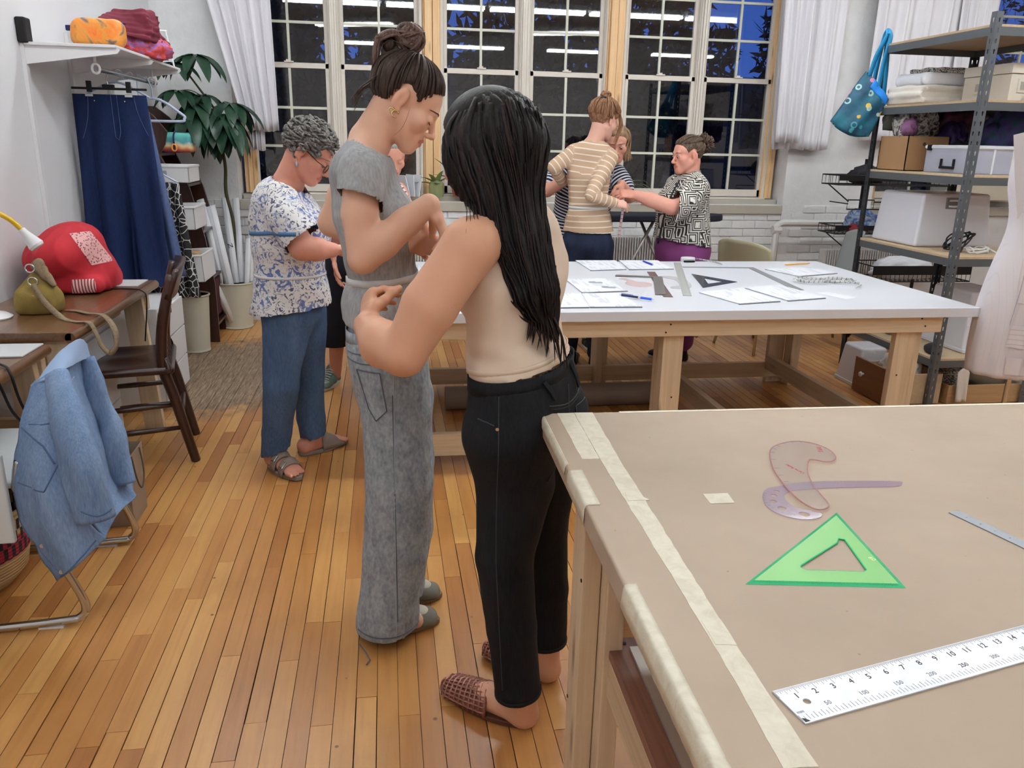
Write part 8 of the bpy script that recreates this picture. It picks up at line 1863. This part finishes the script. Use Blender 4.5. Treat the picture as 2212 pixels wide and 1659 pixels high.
# ---------------------------------------------------------------- person in red stripes, mostly hidden
B = Body('person', 'person in red striped shirt and cropped dark trousers, mostly hidden behind the two in front', None, S(206, 146, 124), (-.12, 4.52, 0)); t = B.t
P = B.head((.035, 4.46, 1.345), (.25, -.9, -.35), (.1, -.3, .95), .93, (-.06, 4.5, 1.22), .052); lat = (-1, .1, 0)
B.torso([(-.14, 4.52, .75), (-.13, 4.52, .92), (-.10, 4.52, 1.08), (-.08, 4.52, 1.18)], [.11, .10, .105, .07], [1.4, 1.4, 1.4, 1.9], lat)
B.limb([(-.22, 4.51, 1.17), (-.275, 4.50, .98), (-.275, 4.46, .80)], [.05, .042, .028], .02); B.hand((-.275, 4.458, .795), (.08, -.1, -1), (.8, -.3, 0), True, (.25, .3, .35, .4), 1., fine=.006)
B.limb([(.07, 4.5, 1.16), (.14, 4.44, 1.0), (.06, 4.34, 1.02)], [.05, .042, .028], .02); B.hand((.06, 4.34, 1.02), (-.6, -.6, .2), (0, 0, -1), False, (.5, .5, .6, .6), 1., fine=.006)
for x, y in ((-.325, 4.74), (-.06, 4.62)): B.limb([(x * .4 - .1, 4.54, .74), (x * .8 - .03, (y + 4.54) / 2, .45), (x, y, .06)], [.08, .055, .034])
B.build(.012); M_rs = stripes('red_stripe_jersey', S(216, 206, 204), S(122, 40, 56), .024, .28)
s = SDF(); s.chain([(-.13, 4.52, .86), (-.12, 4.52, 1.0), (-.10, 4.52, 1.1), (-.08, 4.52, 1.18), (-.065, 4.51, 1.215)], [.125, .12, .125, .09, .06], .03, [1.4, 1.4, 1.4, 1.75, 1.8], lat, 1, .86); s.chain([(-.21, 4.51, 1.165), (-.27, 4.50, .98), (-.277, 4.47, .84)], [.062, .055, .045], .03, tagv=2); s.chain([(.06, 4.5, 1.15), (.14, 4.44, 1.0), (.08, 4.36, 1.015)], [.062, .052, .042], .03, tagv=3)
garment(t, 'striped_shirt', s, M_rs, .010, [], (.004, 12, 3), along=True)
M_dkn = mat('navy_trousers', S(20, 24, 40), .85); s = SDF(); s.chain([(-.13, 4.52, .90), (-.14, 4.52, .78)], [.125, .125], .03, 1.4, lat)
for x, y in ((-.325, 4.72), (-.06, 4.62)): s.chain([(x * .4 - .1, 4.53, .76), (x * .8 - .03, (y + 4.53) / 2, .45), (x * .98 - .005, y - .02, .24)], [.11, .092, .085], .03)
s.plane_cut((0, 0, .255), (0, 0, -1), (-.6, 4.2, 0), (.3, 5.0, .3)); garment(t, 'cropped_trousers', s, M_dkn, .010, [], (.004, 10, 3))
M_snk = mat('sage_trainer', S(88, 108, 98), .45); M_wsole = mat('white_sole', S(196, 198, 190), .5)
for h_, to in (((-.325, 4.80, 0), (-.40, 4.57, 0)), ((-.05, 4.66, 0), (-.03, 4.43, 0))):
    o = shoe(t, 'trainer', M_snk, h_, to, sole=M_wsole, solet=.028, hh=.008); h_, to = A3(h_), A3(to); d = _n(to - h_); sd = np.cross(d, A3((0, 0, 1))); m = MB()
    for k in range(5): c = h_ + d * (.10 + .018 * k) + A3((0, 0, .098 - .009 * k)); m.tube([tuple(c - sd * .024), tuple(c + A3((0, 0, .006))), tuple(c + sd * .024)], .003, 5)
    m.build('laces', M_wsole, o); s = SDF(); s.ell(to - d * .055 + A3((0, 0, .042)), (.032, .032, .020), k=0); npmesh('toe_cap', *s.mesh(.007), mat('silver_toe', S(160, 168, 162), .35, .4), o)
M_gr2 = hairmat('pale_grey_hair', S(110, 108, 104), S(168, 165, 160), .5, (60, 60, 60)); scalp(P, 'hair', M_gr2, t, (.012, .012, .014), HL)

# ---------------------------------------------------------------- woman in beige stripes, seen from behind
B = Body('person', 'woman with clipped up auburn hair and beige striped top, arms akimbo, seen from behind', None, S(222, 172, 152), (1.28, 5.02, 0)); t = B.t; lat = (.94, -.35, 0)
P = B.head((1.345, 5.02, 1.572), (.80, .50, -.34), (.25, .1, .96), .93, (1.290, 5.02, 1.44), .047)
B.torso([(1.275, 5.02, .82), (1.27, 5.02, .92), (1.265, 5.02, 1.07), (1.262, 5.02, 1.24), (1.278, 5.02, 1.37), (1.285, 5.02, 1.43)], [.095, .09, .076, .082, .066, .045], [1.45, 1.4, 1.35, 1.45, 1.8, 1.4], lat)
AL, AR = [(1.17, 5.06, 1.375), (1.045, 5.04, 1.285), (1.12, 5.14, 1.20)], [(1.378, 4.97, 1.35), (1.235, 4.845, 1.13), (1.385, 4.875, 1.085)]
for A_ in (AL, AR): B.limb([(1.28, 5.02, 1.395), A_[0]], [.045, .045], .03); B.limb(A_[:2], [.042, .034], .02); B.limb(A_[1:], [.034, .025], .01)
B.hand((1.39, 4.877, 1.083), (.9, .2, -.1), (0, .6, -.8), True, (.4, .5, .6, .6), .95, fine=.005); B.hand((1.122, 5.142, 1.20), (.8, .4, -.2), (0, -.2, -1), False, (.4, .5, .6, .6), .95, fine=.006)
for q in (-1, 1): B.limb([A3((1.275, 5.02, .80)) + A3(lat) * q * .075, A3((1.28, 5.0, .42)) + A3(lat) * q * .08, A3((1.28, 5.04, .08)) + A3(lat) * q * .085], [.078, .048, .034])
B.build(.011); M_bs = stripes('beige_stripe_jersey', S(182, 152, 126), S(222, 208, 192), .036, .2)
s = SDF(); s.chain([(1.275, 5.02, .885), (1.272, 5.02, .97), (1.265, 5.02, 1.07), (1.262, 5.02, 1.24), (1.278, 5.02, 1.375), (1.285, 5.02, 1.425)], [.116, .106, .092, .096, .082, .058], .03, [1.4, 1.35, 1.32, 1.4, 1.62, 1.6], lat, 1, .885)
for i, A_ in enumerate((AL, AR)): s.chain(A_, [.053, .044, .034], .025, tagv=2 + i)
s.ell((1.31, 5.09, 1.24), (.06, .06, .06), k=.04); s.plane_cut((1.275, 5.02, .888), (0, 0, -1), (1, 4.7, .7), (1.6, 5.3, .93)); s.plane_cut((1.288, 5.02, 1.447), (.1, .2, 1), (1.1, 4.8, 1.38), (1.5, 5.2, 1.6))
o, V, F, bv = garment(t, 'striped_top', s, M_bs, .009, [((1.275, 5.02, .888), (0, 0, -1), .3), ((1.288, 5.02, 1.447), (.1, .2, 1), .13)], (.004, 14, 5), (.005, 10, 6), along=True); band(bv, (1.268, 5.02), 1.045, 0, t, M_belt, .007, 'waist_tape', .002, 48, .25)
M_dkj = denimmat('dark_denim', S(24, 30, 48), S(40, 48, 70), 200, 4)
jeans(t, [([A3((1.275, 5.02, .80)) + A3(lat) * q * .075, A3((1.28, 5.0, .42)) + A3(lat) * q * .08, A3((1.28, 5.04, .10)) + A3(lat) * q * .085], [.098, .068, .055], 1.) for q in (-1, 1)], ([(1.275, 5.02, .90), (1.275, 5.02, .82)], [.104, .108], [1.4, 1.42]), M_dkj, [], h=.010, lat=lat)
for q in (-1, 1): a_ = A3((1.28, 5.02, 0)) + A3(lat) * q * .085; shoe(t, 'shoe', M_black, a_ - A3((.02, .05, 0)), a_ + A3((.08, .19, 0)), hh=.009, sole=M_black)
M_aub = hairmat('auburn_hair', S(84, 52, 38), S(158, 116, 84), .45, (90, 90, 6)); scalp(P, 'hair', M_aub, t, (.020, .022, .014), [(q[0], q[1] - (.02 if q[0] < -.04 else 0)) for q in HL]); ln = []
for i in range(130):
    a = rng.uniform(0, 6.28); d0 = _n(A3((cos(a), sin(a), -.35 if sin(a) < 0 else .2))); ln.append((sweep(P, d0, A3((.25 * cos(a), -.35, .9)), (0, -.06, .118), .021, jit=.003), rng.uniform(.004, .007)))
for i in range(14): x = rng.uniform(-.01, .02); ln.append(([P(.06 + x, .05, .06), P(.085 + x, .07, .0), P(.083 + x, .075, -.05), P(.07 + x, .085, -.11 - .03 * rng.rand())], .005))
bc = P(0, -.055, .140)
for i in range(40): ax = _n(rng.randn(3)); u = _n(np.cross(ax, A3((.3, .2, .9)))); v = np.cross(ax, u); a = rng.uniform(0, 6.28); ln.append(([bc + .026 * (u * cos(a + k * .7) + v * sin(a + k * .7)) for k in range(6)], .007))
locks(t, 'swept_hair', M_aub, ln); M_clip = mat('tortoise_clip', S(40, 32, 30), .25)
for c, ax in ((P(.03, -.095, .095), (0, 0)), (P(-.045, -.105, .03), (1, 0))):
    m = MB()
    for k in range(7): q = c + B.hR[:, 2] * (.010 * (k - 3)) * (1 if ax[0] else .6); m.tube([tuple(q - B.hR[:, 0] * .02), tuple(q - B.hR[:, 1] * .02), tuple(q + B.hR[:, 0] * .02)], .004, 5)
    m.build('claw_clip', M_clip, t, smooth=True)

# ---------------------------------------------------------------- woman in navy stripes, bending behind her
B = Body('person', 'woman in navy and white stripes bending behind the beige striped top', None, S(210, 152, 132), (1.36, 5.42, 0)); t = B.t; lat = (-1, 0, 0)
P = B.head((1.500, 5.26, 1.435), (-.25, -.9, -.3), (-.15, -.35, .92), .96, (1.40, 5.36, 1.30), .055)
B.torso([(1.34, 5.52, .80), (1.34, 5.50, .95), (1.35, 5.44, 1.12), (1.37, 5.38, 1.25)], [.13, .125, .13, .09], [1.35, 1.35, 1.35, 1.9], lat)
AL, AR = [(1.19, 5.38, 1.27), (1.05, 5.28, 1.13), (1.15, 5.14, 1.205)], [(1.54, 5.36, 1.24), (1.60, 5.24, 1.10), (1.50, 5.10, 1.185)]
for A_ in (AL, AR): B.limb([(1.37, 5.38, 1.27), A_[0]], [.05, .055], .03); B.limb(A_[:2], [.05, .043], .02); B.limb(A_[1:], [.045, .029], .01)
B.hand((1.155, 5.135, 1.207), (.9, -.3, .1), (.1, 0, -1), True, (.5, .6, .6, .7), 1., fine=.0055); B.hand((1.50, 5.095, 1.187), (-.1, -.4, -.7), (-.6, .6, 0), False, (.7, .8, .9, 1.), 1., fine=.0055)
for q in (-1, 1): B.limb([(1.34 + q * .085, 5.52, .76), (1.34 + q * .1, 5.50, .42), (1.34 + q * .1, 5.54, .06)], [.09, .06, .036])
B.build(.012); B.face_detail(M_lash, M_lash, True); M_ns = stripes('navy_stripe_jersey', S(206, 206, 212), S(30, 34, 54), .021, .55)
s = SDF(); s.chain([(1.34, 5.52, .83), (1.34, 5.50, .95), (1.35, 5.44, 1.12), (1.37, 5.38, 1.24), (1.39, 5.36, 1.285)], [.155, .146, .150, .115, .06], .03, [1.35, 1.35, 1.35, 1.65, 1.7], lat, 1, .83)
for i, A_ in enumerate((AL, AR)): s.chain([A_[0], A3(A_[0]) * .35 + A3(A_[1]) * .65], [.072, .068], .03, tagv=2 + i)
garment(t, 'striped_shirt', s, M_ns, .010, [], (.005, 11, 5), along=True)
def check(): N = NT('blue_gingham'); q = N.n('TexChecker'); q.inputs['Scale'].default_value = 70; N.l(N.coord('Object'), q.inputs[0]); q.inputs[1].default_value = (*S(40, 50, 120), 1); q.inputs[2].default_value = (*S(190, 194, 214), 1); N.set('Base Color', q.outputs[0]); N.set('Roughness', .85); return N.m
M_chk = check(); s = SDF(); s.chain([(1.34, 5.52, .84), (1.34, 5.52, .74)], [.15, .145], .03, 1.35, lat)
for q in (-1, 1): s.chain([(1.34 + q * .085, 5.52, .74), (1.34 + q * .105, 5.50, .42), (1.34 + q * .105, 5.54, .14)], [.115, .09, .085], .03)
garment(t, 'checked_trousers', s, M_chk, .011, [], (.004, 9, 2))
for q in (-1, 1): shoe(t, 'shoe', M_black, (1.34 + q * .1, 5.58, 0), (1.34 + q * .12, 5.34, 0), hh=.010, sole=M_wsole)
M_fair = hairmat('dark_blonde_hair', S(96, 76, 58), S(168, 136, 104), .5, (70, 70, 6)); scalp(P, 'hair', M_fair, t, (.012, .012, .012), HL); ln = []
for i in range(40): a = rng.choice([-1, 1]) * rng.uniform(.6, 1); ln.append(([P(*on_head((.4 * a, .2, .9), .012)), P(*on_head((a, .1 * rng.randn(), .2), .014)), P(.088 * a, .02 * rng.randn(), -.05), P(.090 * a + .008 * rng.randn(), .03 + .02 * rng.randn(), -.11)], .007))
locks(t, 'wavy_hair', M_fair, ln)

# ---------------------------------------------------------------- woman in the black and white print
B = Body('person', 'woman in black and white maze print shirt and magenta trousers, holding out a hand', None, S(216, 154, 136), (1.96, 5.16, 0)); t = B.t; lat = (-.25, .95, 0)
P = B.head((1.945, 5.15, 1.372), (-.97, -.16, -.10), (-.06, 0, 1), .98, (1.975, 5.16, 1.225), .060, 1.10)
B.torso([(1.955, 5.16, .78), (1.955, 5.16, .92), (1.95, 5.16, 1.06), (1.97, 5.16, 1.17)], [.12, .11, .115, .075], [1.3, 1.3, 1.3, 1.8], lat)
for y in (5.02, 5.30): B.limb([(1.975, 5.16, 1.19), (1.975, y, 1.155)], [.045, .048], .03)
B.limb([(1.97, 5.01, 1.15), (1.87, 4.93, 1.075), (1.785, 4.92, 1.055)], [.048, .05, .048], .02); B.limb([(1.785, 4.92, 1.055), (1.65, 4.94, 1.10), (1.555, 4.965, 1.128)], [.048, .046, .030], .01); B.hand((1.552, 4.966, 1.129), (-.95, .05, .05), (-.1, .5, -.8), False, (.35, .45, .5, .55), 1., fine=.0045, thumb=(.8, .35, .2))
B.limb([(1.975, 5.32, 1.16), (1.88, 5.33, 1.02), (1.78, 5.27, 1.06)], [.058, .05, .03], .02); B.hand((1.778, 5.268, 1.062), (-.7, -.2, .4), (0, .3, -.8), True, (.7, .8, .9, .9), 1., fine=.0055)
for y in (5.06, 5.26): B.limb([(1.96, y, .76), (1.96, y, .42), (1.97, y, .08)], [.09, .055, .036])
B.build(.011); B.face_detail(mat('brow_brown', S(70, 52, 44), .8), M_lash, True)
def maze():
    N = NT('maze_print'); v = N.coord('Object'); q = N.n('TexVoronoi', feature='F1', distance='CHEBYCHEV'); q.inputs['Scale'].default_value = 10.5; q.inputs['Randomness'].default_value = 1.; N.l(v, q.inputs['Vector'])
    r = N.n('VectorRotate', rotation_type='AXIS_ANGLE'); r.inputs['Axis'].default_value = (1, .6, .3); sp = N.n('SeparateColor'); N.l(q.outputs['Color'], sp.inputs[0])
    N.l(N.math('MULTIPLY', sp.outputs[0], 2.), r.inputs['Angle']); vs = N.n('VectorMath', operation='SUBTRACT'); N.l(v, vs.inputs[0]); sc = N.n('VectorMath', operation='SCALE'); N.l(q.outputs['Position'], sc.inputs[0]); sc.inputs['Scale'].default_value = 1 / 10.5 if False else 1.; N.l(sc.outputs[0], vs.inputs[1])
    f = N.math('FRACT', N.math('MULTIPLY', q.outputs['Distance'], 7.5)); N.set('Base Color', N.ramp(f, [(.44, S(222, 218, 208)), (.50, S(36, 34, 32))])); N.set('Roughness', .8); return N.m
M_maze = maze(); s = SDF()
s.chain([(1.955, 5.16, .80), (1.955, 5.16, .93), (1.95, 5.16, 1.06), (1.965, 5.16, 1.15), (1.98, 5.16, 1.205)], [.185, .168, .165, .125, .075], .03, [1.2, 1.2, 1.2, 1.45, 1.6], lat)
s.ell((1.86, 5.15, 1.06), (.08, .14, .08), k=.05); o = SDF(); o.chain([(1.975, 5.02, 1.155), (1.88, 4.94, 1.08), (1.79, 4.92, 1.05)], [.082, .090, .094], .04); o.plane_cut((1.80, 4.92, 1.06), (-.95, 0, .1), (0, 0, 0), (0, 0, 0)); s.sub(o, .04); s.chain([(1.975, 5.30, 1.155), (1.90, 5.33, 1.05)], [.078, .085], .04)
s.plane_cut((1.955, 5.16, .812), (-.14, 0, -1), (1.6, 4.8, .5), (2.4, 5.5, .87))
o, V, F, bv = garment(t, 'print_shirt', s, M_maze, .010, [((1.955, 5.16, .812), (-.14, 0, -1), .4), ((1.80, 4.92, 1.06), (-.95, 0, .1), .14)], (.006, 10, 3), (.007, 8, 4))
s = SDF(); s.chain([(1.985, 5.09, 1.245), (2.03, 5.16, 1.255), (1.985, 5.23, 1.245)], [.018, .022, .018], .02, 1.8, (0, 0, 1)); npmesh('shirt_collar', *s.mesh(.008), M_maze, t)
ribbon('measuring_tape', [(1.86, 5.02, 1.22), (1.80, 4.99, 1.12), (1.77, 5.0, 1.0), (1.74, 5.0, .82)], .012, M_black, t, ups=[(-.6, -.8, 0)] * 3)
M_mag = mat('magenta_trousers', S(126, 58, 116), .8, var=.06, vs=6); s = SDF(); s.chain([(1.96, 5.16, .86), (1.97, 5.16, .76), (1.97, 5.16, .68)], [.16, .17, .165], .03, 1.2, lat)
for y in (5.06, 5.27): s.chain([(1.965, y, .70), (1.965, y, .42), (1.97, y, .16)], [.125, .10, .09], .03)
garment(t, 'magenta_trousers', s, M_mag, .011, [], (.004, 9, 2))
for y in (5.06, 5.26): shoe(t, 'trainer', M_black, (2.03, y + .01, 0), (1.80, y - .05, 0), hh=.010, sole=M_wsole)
M_cb = hairmat('curly_brown_hair', S(58, 46, 38), S(112, 92, 76), .5, (70, 70, 30)); scalp(P, 'hair', M_cb, t, (.008, .010, .009), HL); ln = []
for i in range(90): a = rng.uniform(0, 6.28); ln.append((sweep(P, A3((cos(a), sin(a), .5 if sin(a) > 0 else -.2)), A3((.2 * cos(a), -.8, .45)), (0, -.115, .06), .008, jit=.002), .005))
bc = P(0, -.128, .062)
for i in range(130): d = _n(rng.randn(3) + B.hR[:, 1] * -.4); q = bc + d * .020; w = rng.randn(3) * .010; ln.append(([q, q + d * .018 + w, q + d * .030 - w, q + d * (.036 + .016 * rng.rand())], .0045))
locks(t, 'curly_bun', M_cb, ln)
# the tape being held between them
tag(ribbon('measuring_tape', [(1.46, 4.96, 1.13), (1.475, 4.95, 1.10), (1.473, 4.95, 1.0), (1.462, 4.95, .90), (1.462, 4.952, .865)], .016, tapemeasure_mat('pink_measuring_tape', S(206, 170, 178)), ups=[(-.1, -1, 0)] * 4, origin=(1.46, 4.96, 1.13)), 'pink measuring tape hanging from the hands of the two women by the window', 'tape measure')
